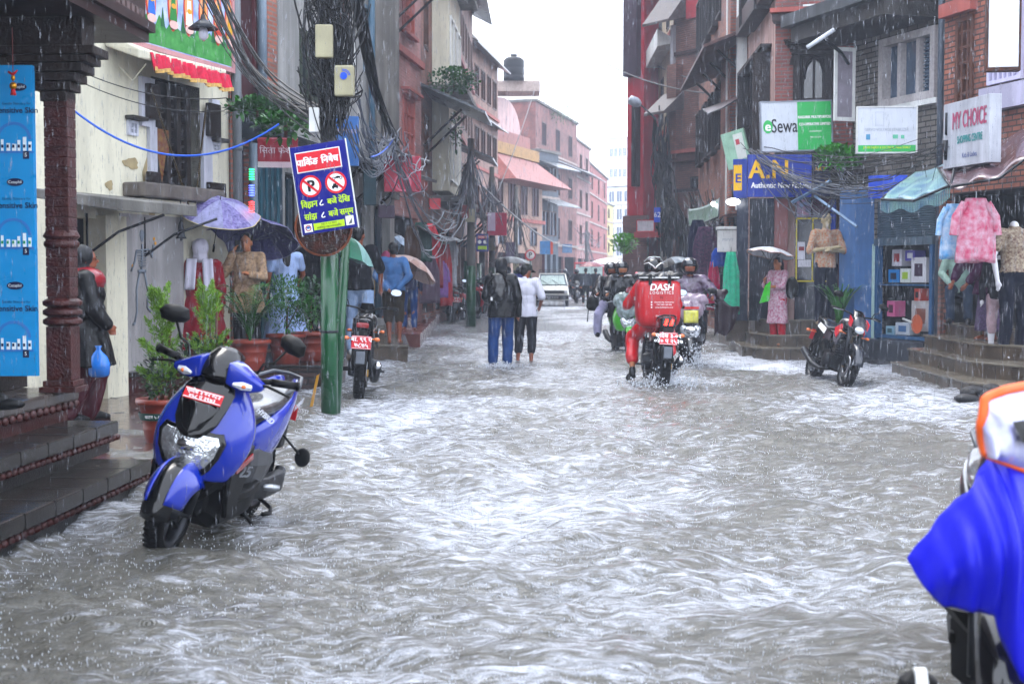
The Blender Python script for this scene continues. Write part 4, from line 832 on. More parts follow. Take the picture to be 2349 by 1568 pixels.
# ================= VEHICLES (local: +y forward, +x rider's right, z up) =================
RED=flat('plate_red','c3202e',rough=.4); WLT=flat('white_letter','e6e6e6',rough=.5)
LENSW=mat('clear_lens','c9ccd2',rough=.06,metal=.0,var=.3,vs=30,coat=1,spec=1); REFL=mat('lamp_reflector','d6dade',rough=.12,metal=.85,var=.45,vs=18,bump=.8,bs=26,coat=.6)
AMB=flat('amber_lens','d7783a',rough=.15,coat=.5); RLENS=flat('red_lens','8c1118',rough=.15,coat=.6); MIRR=mat('mirror_glass','9aa2ac',rough=.05,metal=1,var=0)
SEATM=mat('wet_seat','1b1c1f',rough=.22,var=.3,vs=25,coat=.8,bump=.25,bs=90)
def wheel(root,y,r,wid,name,discs=True,x=0,spokes=5,rimm=None,steer=0):
    t=MB(); prof=[]; 
    for i in range(13):
        a=PI*(i/12)-PI/2; prof.append((r-wid*.55+wid*.55*cos(a),wid*.5*sin(a)))
    prof=[(r-wid*.62,-wid*.42)]+prof+[(r-wid*.62,wid*.42)]
    t.lathe(prof,36,(0,0,0),'x',cap=False)
    for i in range(44):
        a=2*PI*i/44
        for s in (-1,1):
            c,sn=cos(a+s*.03),sin(a+s*.03); t.m=Matrix.Rotation(a+s*.03,4,'X'); t.box(s*wid*.04,s*wid*.36,-.008,.008,r-.006,r+.0018); t.m=Matrix()
    w=t.build(name,RUB,root); w.location=(x,y,r-.0)
    m=MB(); rr=r-wid*.6
    m.lathe([(rr,-wid*.4),(rr-.02,-wid*.38),(rr-.03,-wid*.1),(rr-.03,wid*.1),(rr-.02,wid*.38),(rr,wid*.4)],32,(0,0,0),'x',cap=False)
    m.lathe([(.0,-wid*.5),(.045,-wid*.5),(.045,wid*.5),(0,wid*.5)],14,(0,0,0),'x')
    for i in range(spokes):
        a=2*PI*i/spokes; m.tube([(0,.03*cos(a),.03*sin(a)),(0,(rr-.02)*cos(a+.12),(rr-.02)*sin(a+.12))],[.02,.012],6); m.tube([(0,.03*cos(a),.03*sin(a)),(0,(rr-.02)*cos(a-.12),(rr-.02)*sin(a-.12))],[.014,.01],5)
    m.build('rim',rimm or DST,w)
    if discs:
        d=MB(); ringx=[(rr*.62,wid*.55),(rr*.62,wid*.6),(rr*.36,wid*.6),(rr*.36,wid*.55)]; d.lathe(ringx+[ringx[0]],28,(0,0,0),'x',cap=False); d.build('brake_disc',STEEL,w)
        MB().box(wid*.5,wid*.72,-.11,-.05,-.02,.06).build('caliper',flat('caliper_gold','a7822c'),w,bevel=.006)
    return w
def mirror(root,base,head,sz=(.075,.02,.05),rz=0,name='mirror',m=BLK,side=1):
    o=MB(); b=V(base); h=V(head); mid=(b+h)/2+V((0,0,-.02)); o.tube([b,b+(h-b)*.15+V((0,0,.03)),mid,h],.007,6)
    o=o.build(name,m,root)
    q=MB(); q.m=Matrix.Translation(h)@Matrix.Rotation(rz,4,'Z')@Matrix.Rotation(side*.15,4,'Y')
    w,d,t=sz; q.smooth=True
    q.loft([[(x*w*s,-d*1.0+k*d,z*t*s) for x,z in ((-1,-.5),(-.9,.55),(-.3,1),(.6,.95),(1,.3),(.85,-.6),(.1,-1),(-.7,-.9))] for k,s in ((0,.96),(.5,1.),(1.6,.82),(2.6,.35))])
    q.build('mirror_shell',m,o,bevel=.004)
    q2=MB(); q2.m=q.m; q2.prism([(x*w*.85,z*t*.85) for x,z in ((-1,-.5),(-.9,.55),(-.3,1),(.6,.95),(1,.3),(.85,-.6),(.1,-1),(-.7,-.9))],-d*1.1,-d*1.02,'y'); q2.build('mirror_glass',MIRR,o)
    return o
def nplate(root,c,rot,w,h,lines,m=RED,lm=WLT,sizes=None,bold=.001):
    r=MB().box(-w/2,w/2,-.003,.003,-h/2,h/2).build('number_plate',m,root,bevel=.004); r.location=c; r.rotation_euler=rot
    n=len(lines)
    for i,(s) in enumerate(lines):
        z=h*(.5-(i+.5)/n)*.86; sz=(sizes[i] if sizes else h/n*.95); t=txt(s,sz,lm,r,(0,-.0035,z),bold=bold)
    b=MB(); e=.004
    b.box(-w/2+.004,w/2-.004,-.005,-.0032,h/2-.01,h/2-.006).box(-w/2+.004,w/2-.004,-.005,-.0032,-h/2+.006,-h/2+.01); b.build('plate_border',lm,r); return r
def scooter(name,label,body,dark=BLK,hero=False,group=None,plate=('३१८५','७२४९'),front=True,cat='scooter',glow=False):
    r=T(name,label,cat,group=group); B=body
    wheel(r,.64,.245,.10,'front_wheel',rimm=DST); wheel(r,-.64,.245,.11,'rear_wheel',discs=False,rimm=DST)
    f=MB(); f.tube([(.085,.64,.25),(.085,.50,.60)],.026,8); f.tube([(-.085,.64,.25),(-.085,.50,.60)],.026,8); f.tube([(-.1,.64,.245),(.1,.64,.245)],.014,6)
    f.build('front_fork',DST,r)
    # front mudguard: body coloured wings over dark centre
    def fend(w0,r0,a0,a1,m,nm,xin=0,th=.012,drop=.05):
        o=MB(); n=16
        def fn(t,s):
            a=a0+(a1-a0)*t; q=(s-.5)*2; rr=r0-drop*abs(q)**2.2; wx=w0*(1-.55*abs(t-.45)**1.6); return (q*wx,.64+rr*cos(a),.25+rr*sin(a))
        o.grid(fn,n,10); return o.build(nm,m,r,solid=th,smooth=True)
    fend(.085,.272,rad(-2),rad(150),B if not hero else BLKG,'front_mudguard')
    if hero:
        for s in (-1,1):
            o=MB(); 
            def fn(t,q,s=s):
                a=rad(18)+rad(105)*t; k=.045+(.085-.045*abs(t-.6))*q; rr=.275-.12*q**1.5; return (s*(k+.0),.64+rr*cos(a)*1.02,.25+rr*sin(a)*.98)
            o.grid(fn,14,6); o.build('mudguard_wing',B,r,solid=.008,smooth=True)
    # underbody
    o=MB(); o.loft([[(0,y,zt),(w_*.7,y,zt),(w_,y,zt-.04),(w_,y,zb+.04),(w_*.7,y,zb),(0,y,zb)] for y,w_,zt,zb in ((.44,.10,.40,.20),(.34,.17,.40,.13),(.1,.17,.30,.12),(-.15,.16,.30,.12),(-.3,.14,.42,.16),(-.52,.12,.5,.22))],sym=True)
    o.build('underbody',dark,r,bevel=.015)
    o=MB(); o.loft([[(0,y,z1),(w_,y,z1),(w_+.005,y,z0),(0,y,z0)] for y,w_,z1,z0 in ((.36,.17,.315,.27),(.0,.19,.31,.26),(-.2,.18,.33,.27))],sym=True); o.build('floorboard',BLK,r,bevel=.01)
    # apron shell: rings bottom->top
    rings=[]
    for z,yf,w_,dpt,th in ((.42,.605,.205,.125,.075),(.43,.61,.21,.13,.075),(.47,.62,.235,.15,.08),(.56,.64,.27,.20,.09),(.66,.63,.28,.24,.09),(.76,.58,.25,.22,.08),(.86,.51,.19,.17,.07),(.93,.44,.13,.12,.06)):
        rings.append([(0,yf,z),(w_*.45,yf-.015,z),(w_*.8,yf-dpt*.4,z),(w_,yf-dpt,z),(w_-.02,yf-dpt-.03,z),(w_*.5,yf-dpt*.6-th,z),(0,yf-th-.06,z)])
    o=MB(); o.loft(rings,sym=True); o.build('apron',B,r,sub=1)
    o=MB(); o.loft([[(0,.47,.28),(.1,.46,.28),(.13,.40,.28),(0,.36,.28)],[(0,.50,.45),(.15,.44,.45),(.2,.36,.45),(0,.33,.45)],[(0,.48,.62),(.16,.42,.62),(.19,.35,.62),(0,.33,.62)],[(0,.42,.82),(.13,.37,.82),(.13,.30,.82),(0,.28,.82)],[(0,.39,.92),(.08,.36,.92),(.09,.30,.92),(0,.29,.92)]],sym=True); o.build('inner_leg_shield',BLK,r,sub=1)
    low=[]
    for z,yf,w_,dpt,th in ((.28,.48,.07,.05,.05),(.36,.56,.14,.09,.07),(.425,.60,.20,.125,.075)):
        low.append([(0,yf,z),(w_*.45,yf-.015,z),(w_*.8,yf-dpt*.4,z),(w_,yf-dpt,z),(w_-.02,yf-dpt-.03,z),(w_*.5,yf-dpt*.6-th,z),(0,yf-th-.06,z)])
    o=MB(); o.loft(low,sym=True); o.build('lower_beak',dark,r,bevel=.006)
    # dark centre panel
    def yfz(z): 
        zs=[.30,.38,.47,.56,.66,.76,.86,.93]; ys=[.50,.575,.62,.64,.63,.58,.51,.44]; return float(np.interp(z,zs,ys))
    def panel(nm,pts,m,off,th=.02,crown=.02,sub=0,bev=.004):
        """pts: list of (halfwidth,z) bottom->top"""
        n=8; q=MB(); q.smooth=True
        def P(i,j,o_): hw,z=pts[i]; x=hw*(j/n*2-1); return (x,yfz(z)-.03*(abs(x)/.2)**2*1.2-.14*max(0,abs(x)-.09)**1.3+o_+crown*(1-(j/n*2-1)**2),z)
        m_=len(pts); vs=[P(i,j,off) for i in range(m_) for j in range(n+1)]+[P(i,j,off-th) for i in range(m_) for j in range(n+1)]; k=n+1; N=m_*k
        fs=[(i*k+j,i*k+j+1,(i+1)*k+j+1,(i+1)*k+j) for i in range(m_-1) for j in range(n)]+[(N+i*k+j,N+(i+1)*k+j,N+(i+1)*k+j+1,N+i*k+j+1) for i in range(m_-1) for j in range(n)]
        for i in range(m_-1): fs+=[(i*k,(i+1)*k,N+(i+1)*k,N+i*k),(i*k+n,N+i*k+n,N+(i+1)*k+n,(i+1)*k+n)]
        fs+=[(j,N+j,N+j+1,j+1) for j in range(n)]+[((m_-1)*k+j,(m_-1)*k+j+1,N+(m_-1)*k+j+1,N+(m_-1)*k+j) for j in range(n)]
        q.add(vs,fs); return q.build(nm,m,r,bevel=bev)
    panel('front_panel',[(.05,.64),(.085,.67),(.115,.72),(.13,.80),(.135,.87),(.10,.93),(.07,.955)],BLKG,.012)
    panel('panel_chevron',[(.012,.665),(.05,.685),(.082,.75),(.095,.80),(.088,.815)],BLKG,.026,crown=.03) if hero else None
    panel('headlight_surround',[(.085,.435),(.13,.485),(.165,.555),(.182,.635),(.155,.685),(.05,.665)],BLKG,.0,crown=.008,th=.03) if hero else None
    hl=panel('headlight_reflector',[(.07,.46),(.11,.50),(.145,.56),(.16,.63),(.14,.665),(.04,.645)],REFL,.004,crown=.01)
    if hero:
        q=MB(); q.ell((0,.655,.60),(.05,.012,.03),16,8); q.build('lamp_bowl',CHR,r)
    lens=mat('glass_lens','f2f5f8',rough=.03,trans=1,ior=1.25,var=0)
    None and panel('headlight_lens',[(.075,.455),(.115,.495),(.152,.56),(.167,.632),(.143,.67),(.042,.648)],lens,.03,crown=.025,th=.006) if hero else None
    # handlebar cowl
    o=MB(); o.smooth=True
    o.loft([[(0,.50,1.00),(.08,.48,1.0),(.10,.40,1.02),(.06,.33,1.03),(0,.32,1.03)],[(0,.51,.95),(.10,.49,.95),(.12,.40,.95),(.07,.30,.95),(0,.29,.95)],[(0,.46,.89),(.07,.44,.89),(.09,.38,.89),(.05,.31,.89),(0,.3,.89)]][::-1],sym=True); cw_=o.build('handlebar_cowl',dark if hero else B,r,sub=1)
    for s in (-1,1):
        o=MB(); o.loft([[(s*x,y0,z0),(s*x,y0+.01,z1),(s*x,y1,z1+.012),(s*x,y1-.01,z0+.01)] for x,y0,z0,y1,z1 in ((.07,.50,.925,.36,1.04),(.13,.485,.905,.35,1.015),(.19,.45,.90,.36,.98),(.25,.42,.92,.37,.95))]); o.build('cowl_wing',B,r,sub=0,bevel=.012,smooth=True)
        o=MB(); o.loft([[(s*x,y,z0),(s*x,y+.012,(z0+z1)/2),(s*x,y,z1),(s*x,y-.02,(z0+z1)/2)] for x,y,z0,z1 in ((.115,.505,.925,.945),(.16,.485,.912,.958),(.205,.462,.918,.95))]); o.build('turn_signal',AMB if not hero else LENSW,r,bevel=.003)
        if hero: MB().ell((s*.165,.482,.934),(.018,.014,.012)).build('signal_bulb',AMB,r)
        o=MB(); o.tube([(s*.2,.36,.965),(s*.29,.33,.975)],.016,8); o.tube([(s*.26,.34,.972),(s*.36,.30,.98)],.021,10); o.lathe([(0,0),(.026,0),(.026,.015),(0,.02)],12,(0,0,0),'x'); 
        g=MB(); g.tube([(s*.2,.37,.965),(s*.27,.34,.972)],.015,8); g.tube([(s*.265,.342,.972),(s*.385,.29,.98)],.021,12); g.tube([(s*.385,.29,.98),(s*.4,.284,.981)],.026,12); g.build('handle_grip',BLK,r)
        g=MB(); g.tube([(s*.22,.40,.95),(s*.27,.405,.955),(s*.37,.375,.93),(s*.385,.37,.925)],[.008,.009,.007,.011],6); g.build('brake_lever',BLK if hero else STEEL,r)
        mirror(r,(s*.19,.38,1.0),(s*.33,.36,1.19),(.082,.022,.05),rz=s*.25,side=s)
    # visor dome
    o=MB(); n=12
    o.grid(lambda u_,v_:((u_-.5)*2*.115*(1-.25*v_**2),.505-.02*v_-.12*((u_-.5)*2)**2*.5-.12*v_**1.6+.018*sin(PI*v_),.94+.155*v_-.045*v_*v_*abs((u_-.5)*2)**3),12,10)
    o.build('visor',mat('smoked_visor','07080b',rough=.16,coat=.15,spec=.4,var=0),r,solid=.006,smooth=True)
    # rear body side panels
    def side(nm,secs,m,sub=1,bev=0):
        for s in (-1,1):
            o=MB(); o.loft([[(s*(x),y,zt),(s*(x+.018),y,(zt*.6+zb*.4)),(s*x*.96,y,zb),(s*(x-.05),y,zb+.01),(s*(x-.05),y,zt-.01)] for y,x,zt,zb in secs]); o.build(nm,m,r,sub=sub,bevel=bev)
    side('side_panel',((.0,.10,.62,.50),(-.12,.14,.67,.44),(-.28,.165,.72,.40),(-.45,.165,.76,.46),(-.62,.14,.80,.58),(-.80,.09,.84,.70),(-.90,.05,.86,.78)),B)
    side('lower_side_panel',((.02,.10,.50,.33),(-.12,.145,.52,.28),(-.28,.155,.50,.27),(-.42,.14,.47,.32)),mat('grey_panel','4c4d50',rough=.3,metal=.3) if hero else dark,sub=0,bev=.01)
    o=MB(); o.loft([[(0,y,zt),(w_*.8,y,zt-.005),(w_,y,zt-.04),(w_*.9,y,zb),(0,y,zb)] for y,w_,zt,zb in ((.06,.08,.60,.33),(-.05,.12,.68,.33),(-.3,.14,.72,.4),(-.6,.11,.77,.5),(-.8,.07,.8,.68))],sym=True); o.build('seat_base',BLK,r,sub=1)
    o=MB(); o.loft([[(0,y,zt),(w_*.6,y,zt-.005),(w_*.95,y,zt-.03),(w_,y,zt-.06),(w_*.85,y,zb),(0,y,zb)] for y,w_,zt,zb in ((.08,.05,.70,.66),(.03,.10,.745,.65),(-.1,.135,.765,.68),(-.3,.15,.77,.70),(-.42,.15,.79,.71),(-.5,.145,.825,.72),(-.68,.125,.835,.76),(-.76,.08,.83,.78))],sym=True); o.build('seat',SEATM,r,sub=2)
    o=MB(); o.tube([(.11,-.5,.79),(.135,-.68,.83),(.09,-.83,.86),(0,-.86,.865),(-.09,-.83,.86),(-.135,-.68,.83),(-.11,-.5,.79)],.011,8); o.build('grab_rail',mat('grey_rail','55585d',rough=.35,metal=.3),r)
    o=MB(); o.loft([[(s_*.07,-.86,.80),(s_*.05,-.93,.78),(s_*.05,-.91,.70),(s_*.06,-.84,.70)] for s_ in (-1,-.4,.4,1)]); o.build('tail_light',RLENS,r,bevel=.006)
    o=MB(); o.box(-.06,.06,-.93,-.82,.40,.69); o.build('rear_fender',BLK,r,bevel=.02)
    # engine + exhaust
    o=MB(); o.loft([[(x,y,z),(x,y,z+.13),(x-.07,y,z+.13),(x-.07,y,z)] for x,y,z in ((-.07,-.2,.2),(-.10,-.4,.18),(-.10,-.7,.18),(-.08,-.76,.2))]); o.build('engine_cover',DST,r,bevel=.02)
    o=MB(); o.tube([(.1,-.25,.22),(.13,-.45,.2),(.15,-.6,.26),(.16,-.85,.36)],[.02,.035,.055,.05],12); o.build('exhaust',BLK,r); MB().box(.19,.21,-.8,-.5,.26,.36).build('heat_shield',STEEL,r,bevel=.005) if 0 else None
    nplate(r,(0,yfz(.845)+.05 if hero else yfz(.83)+.03,.845 if hero else .83),(rad(-26) if hero else rad(-20),0,PI),.21 if hero else .2,.062 if hero else .06,plate[:2])
    nplate(r,(0,-.96,.62),(rad(-12),0,0),.16,.1,plate)
    return r
# ---- motorcycle
def motorcycle(name,label,body,group=None,plate=('३२८५ प','२८७५'),cat='motorcycle',lamp=False,accent=None,rearplate=True):
    r=T(name,label,cat,group=group); R_=.305
    wheel(r,.68,R_,.10,'front_wheel',rimm=DST); wheel(r,-.64,R_,.13,'rear_wheel',rimm=DST)
    f=MB()
    for s in (-1,1): f.tube([(s*.085,.68,.30),(s*.085,.50,.78),(s*.085,.44,.95)],[.026,.024,.018],8)
    f.tube([(-.11,.68,.305),(.11,.68,.305)],.012,6); f.box(-.11,.11,.46,.52,.80,.83); f.build('front_fork',DST,r)
    def fn(t,s): a=rad(5)+rad(140)*t; q=(s-.5)*2; rr=.335-.03*q*q; return (q*.065,.68+rr*cos(a),R_+rr*sin(a))
    MB().grid(fn,14,6).build('front_mudguard',accent or BLKG,r,solid=.006,smooth=True)
    o=MB(); o.tube([(0,.42,.86),(0,.1,.74),(0,-.3,.72)],.025,8); o.tube([(0,.42,.84),(0,.28,.45),(0,.05,.28),(0,-.3,.30),(0,-.35,.6)],.022,8)
    for s in (-1,1): o.tube([(s*.05,-.2,.68),(s*.08,-.55,.78),(s*.05,-.85,.86)],.014,6); o.tube([(s*.09,-.64,.305),(s*.09,-.2,.36)],.022,8)
    o.build('frame',DST,r)
    o=MB(); o.box(-.13,.13,.02,.30,.24,.42).lathe([(.09,-.0),(.1,.05),(.1,.2),(.07,.24)],16,(0,.22,.42)); o.lathe([(.1,-.17),(.12,-.1),(.12,.1),(.1,.17)],18,(0,.08,.33),'x')
    for i in range(5): o.box(-.105,.105,.12,.33,.44+i*.035,.452+i*.035)
    o.box(-.08,.08,-.25,.0,.26,.5); o.build('engine',mat('engine_metal','2e3034',rough=.4,metal=.7,var=.3),r,bevel=.008)
    o=MB(); o.loft([[(0,y,zt),(w_*.6,y,zt-.01),(w_,y,zt-.08),(w_*.8,y,zb),(0,y,zb)] for y,w_,zt,zb in ((.42,.07,.92,.80),(.34,.15,.98,.74),(.18,.165,1.0,.74),(.0,.12,.90,.72),(-.1,.09,.82,.72))],sym=True); o.build('fuel_tank',body,r,sub=2)
    for s in (-1,1):
        o=MB(); o.prism([(.40,.80),(.46,.72),(.36,.55),(.2,.62),(.1,.74)],s*.14,s*.165,'x'); o.build('tank_shroud',accent or body,r,bevel=.008)
        o=MB(); o.prism([(-.02,.72),(-.3,.78),(-.62,.86),(-.82,.93),(-.7,.80),(-.3,.64),(-.08,.6)],s*.07,s*.12,'x'); o.build('side_panel',body,r,bevel=.01)
    o=MB(); o.loft([[(0,y,zt),(w_*.7,y,zt-.005),(w_,y,zt-.035),(w_*.8,y,zb),(0,y,zb)] for y,w_,zt,zb in ((.02,.06,.86,.80),(-.1,.11,.83,.77),(-.3,.14,.83,.76),(-.45,.13,.87,.79),(-.5,.12,.92,.82),(-.75,.09,.95,.88),(-.82,.05,.95,.9))],sym=True); o.build('seat',SEATM,r,sub=2)
    o=MB(); o.tube([(.1,-.5,.86),(.11,-.75,.93),(.06,-.9,.96),(-.06,-.9,.96),(-.11,-.75,.93),(-.1,-.5,.86)],.012,6); o.build('grab_rail',BLK,r)
    em=flat('tail_glow','ff2418',emit=7,var=0) if lamp else RLENS
    if lamp:
        for s in (-1,1): MB().hexa([(s*.035-.018,-.905,.84),(s*.035+.012,-.905,.84),(s*.035+.012,-.89,.84),(s*.035-.018,-.89,.84)],[(s*.035-.0,-.925,.91),(s*.035+.025,-.925,.91),(s*.035+.025,-.9,.91),(s*.035,-.9,.91)]).build('tail_light',flat('tail_glow','ff3a10',emit=9,var=0),r)
        MB().box(-.09,.09,-.89,-.8,.81,.93).build('tail_housing',BLKG,r,bevel=.015)
    else: MB().box(-.07,.07,-.92,-.82,.84,.9).build('tail_light',RLENS,r,bevel=.015)
    o=MB(); o.hexa([(-.07,-.98,.42),(.07,-.98,.42),(.05,-.94,.42),(-.05,-.94,.42)],[(-.06,-.88,.82),(.06,-.88,.82),(.05,-.84,.82),(-.05,-.84,.82)]); o.build('rear_fender',BLK,r,bevel=.006); MB().box(-.05,.05,-.985,-.97,.44,.58).build('fender_tip',mat('grey_flap','6f747c',rough=.35),r,bevel=.01)
    def fn(t,s): a=rad(20)+rad(130)*t; q=(s-.5)*2; rr=.35-.02*q*q; return (q*.075,-.64+rr*cos(a),R_+rr*sin(a))
    MB().grid(fn,14,5).build('tyre_hugger',BLK,r,solid=.006,smooth=True)
    for s in (-1,1):
        MB().tube([(s*.05,-.88,.72),(s*.15,-.9,.72)],.008,5).ell((s*.17,-.91,.72),(.035,.03,.024)).build('turn_signal',AMB,r)
        g=MB(); g.tube([(s*.02,.44,.98),(s*.12,.42,1.03),(s*.25,.36,1.05)],.012,8); g.tube([(s*.25,.36,1.05),(s*.37,.30,1.05)],.019,8); g.build('handlebar',BLK,r)
        MB().tube([(s*.22,.42,1.04),(s*.36,.38,1.03)],.006,5).build('brake_lever',STEEL,r)
        mirror(r,(s*.22,.37,1.06),(s*.34,.38,1.24),(.075,.02,.045),side=s); MB().tube([(s*.1,.02,.3),(s*.26,.02,.3)],.015,6).build('footpeg',BLK,r)
        MB().tube([(s*.1,-.35,.36),(s*.24,-.38,.34)],.013,6).build('footpeg',BLK,r)
        MB().box(s*.115,s*.135,-.86,-.46,.55,.7) if 0 else None
        MB().tube([(s*.09,-.62,.34),(s*.1,-.42,.74)],[.03,.022],8).build('rear_shock',BLK,r)
        MB().tube([(s*.1,.46,.74),(s*.19,.48,.75)],.007,5).ell((s*.2,.49,.75),(.03,.03,.02)).build('front_signal',AMB,r)
    o=MB(); o.smooth=True; o.loft([[(0,y,zt),(w_*.7,y,zt-.02),(w_,y,(zt+zb)/2),(w_*.6,y,zb+.01),(0,y,zb)] for y,w_,zt,zb in ((.44,.10,1.04,.78),(.52,.12,1.04,.76),(.60,.11,.98,.78),(.66,.07,.90,.80))],sym=True); o.build('headlight_cowl',accent or body,r,sub=1)
    MB().ell((0,.645,.82),(.07,.03,.05)).build('headlight',LENSW,r)
    o=MB(); o.grid(lambda u_,v_:((u_-.5)*.2*(1-.3*v_),.60-.15*v_-.25*(u_-.5)**2,.96+.13*v_),8,5); o.build('windscreen',mat('smoked_visor','0c0e12',rough=.06,coat=1),r,solid=.005,smooth=True)
    o=MB(); o.tube([(.05,.3,.42),(.1,.22,.22),(.13,-.1,.2),(.16,-.35,.24),(.19,-.78,.42)],[.02,.02,.028,.05,.052],12); o.build('exhaust',DST,r); MB().tube([(.19,-.775,.42),(.192,-.80,.427)],.042,12).build('exhaust_tip',CHR,r)
    if rearplate: nplate(r,(0,-.955,.68),(rad(-12),0,0),.22,.15,plate,bold=.0018)
    return r
def car():
    r=T('white_hatchback','small white hatchback taxi with loaded roof rack driving toward us','car'); r.name='taxi_car'
    W_=flat('car_white','dcdcd4',rough=.25,coat=.5)
    def sec(y,w,z0,z1,w1): return [(0,y,z1),(w1*.7,y,z1),(w1,y,z1-.04),(w,y,(z0+z1)/2),(w*.97,y,z0),(0,y,z0)]
    o=MB(); o.loft([sec(1.62,.60,.34,.66,.58),sec(1.58,.68,.28,.74,.64),sec(1.3,.70,.26,.80,.66),sec(.7,.71,.26,.88,.67),(sec(.62,.71,.26,.90,.67)),sec(-1.5,.70,.28,.92,.66),sec(-1.6,.66,.34,.86,.62)],sym=True); o.build('body',W_,r,bevel=.02,smooth=True)
    o=MB(); o.loft([[(0,y,z),(w,y,z),(w,y-.001,z-.0),(0,y-.001,z)] for y,w,z in ((.6,.63,.9),)]*1) if 0 else None
    o=MB(); o.hexa([(-.65,-1.5,.90),(.65,-1.5,.90),(.66,.66,.88),(-.66,.66,.88)],[(-.55,-1.2,1.36),(.55,-1.2,1.36),(.53,.12,1.36),(-.53,.12,1.36)]); cab=o.build('cabin',GLB,r)
    o=MB()
    for s in (-1,1): o.tube([(s*.66,.68,.88),(s*.54,.12,1.37)],.028,6); o.tube([(s*.655,-.3,.9),(s*.55,-.4,1.37)],.03,6); o.tube([(s*.65,-1.5,.9),(s*.55,-1.2,1.37)],.04,6)
    o.box(-.56,.56,-1.22,.14,1.36,1.41); o.build('roof',W_,r,bevel=.02)
    MB().hexa([(-.56,.655,.93),(.56,.655,.93),(.56,.665,.93),(-.56,.665,.93)],[(-.47,.18,1.31),(.47,.18,1.31),(.47,.19,1.31),(-.47,.19,1.31)]).build('windscreen',mat('pale_screen','a9bcb8',rough=.15,var=.2),r)
    q=MB()
    for x in (-.3,.15): q.tube([(x,.67,.92),(x+.32,.45,1.12)],.01,4)
    q.build('wiper',BLK,r)
    MB().box(-.5,.5,1.6,1.645,.56,.68).build('grille',BLK,r,bevel=.01)
    for s in (-1,1): MB().box(s*.5,s*.64,1.58,1.65,.56,.69).build('headlight',LENSW,r,bevel=.01); MB().ell((s*.74,.45,.96),(.06,.05,.07)).build('mirror',BLK,r)
    MB().box(-.69,.69,1.56,1.72,.32,.48).build('bumper',BLK,r,bevel=.03); MB().box(-.69,.69,1.70,1.726,.47,.5).build('bumper_strip',STEEL,r)
    p_=MB().box(-.24,.24,1.725,1.735,.34,.45).build('number_plate',BLK,r); txt('बा ११ ज ४९७४',.09,WLT,p_,(0,1.738,.395),rot=(PI/2,0,PI))
    for x,y in ((-.62,1.1),(.62,1.1),(-.62,-1.1),(.62,-1.1)): w_=wheel(r,y,.27,.15,'wheel',discs=False,x=x)
    o=MB()
    for y in (-1.1,-.5,.05): o.tube([(-.55,y,1.46),(.55,y,1.46)],.015,5)
    for s in (-1,1): o.tube([(s*.55,-1.15,1.46),(s*.55,.1,1.46)],.018,5); o.tube([(s*.55,-1.15,1.55),(s*.55,.1,1.55),],.015,5)
    for s in (-1,1):
        for y in (-1.1,-.5,.05): o.tube([(s*.55,y,1.40),(s*.55,y,1.55)],.012,4)
    o.tube([(-.55,.1,1.55),(.55,.1,1.55)],.015,5); rk=o.build('roof_rack',DST,r)
    return r
def jeep():
    r=T('jeep','red and black open backed jeep driving away in the distance','jeep'); RJ=flat('jeep_red','b32632',rough=.3,coat=.4)
    o=MB(); o.hexa([(-.75,-1.7,.45),(.75,-1.7,.45),(.75,1.6,.45),(-.75,1.6,.45)],[(-.75,-1.7,1.0),(.75,-1.7,1.0),(.75,1.6,1.0),(-.75,1.6,1.0)]); o.build('body',BLK,r,bevel=.05)
    o=MB(); 
    for s in (-1,1): o.box(s*.7,s*.76,-1.72,-1.6,1.0,1.85); o.box(s*.7,s*.76,.3,.45,1.0,1.85)
    o.box(-.78,.78,-1.75,.5,1.85,1.95); o.build('roof_frame',RJ,r,bevel=.03); MB().box(-.68,.68,-1.69,-1.67,1.25,1.8).build('rear_window',mat('pale_screen','a9bcb8'),r)
    for s in (-1,1): MB().box(s*.6,s*.74,-1.76,-1.705,.8,1.1).build('tail_light',RLENS,r,bevel=.01)
    nplate(r,(0.3,-1.77,.8),(0,0,0),.3,.2,('बा २ च','४५१'))
    for x,y in ((-.66,1.1),(.66,1.1),(-.66,-1.1),(.66,-1.1)): wheel(r,y,.36,.2,'wheel',discs=False,x=x)
    MB().box(-.75,.75,-1.83,-1.71,.45,.6).build('bumper',BLK,r,bevel=.02)
    return r
BLUE=mat('scooter_blue','06309a',rough=.22,metal=0,var=.12,vs=3,coat=.6,spec=.3)
def hd(d): return math.atan2(-d[0],d[1])   # rz so that +y points along d
hero=scooter('blue_scooter','parked blue and black scooter with red plate in the near left flood',BLUE,hero=True,plate=('प्रदेश ३ ०२ ०८३','०५८ प २९७३'))
fp=V((-1.80,7.22)); hdg=V((-.15,-.99)).normalized(); org=fp-hdg*.64
hero.location=(org.x,org.y,-.03); hero.rotation_euler=(0,0,0)
hero.matrix_world=Matrix.Translation((org.x,org.y,-.03))@Matrix.Rotation(hd(hdg),4,'Z')@Matrix.Rotation(rad(-14.5),4,'Y')
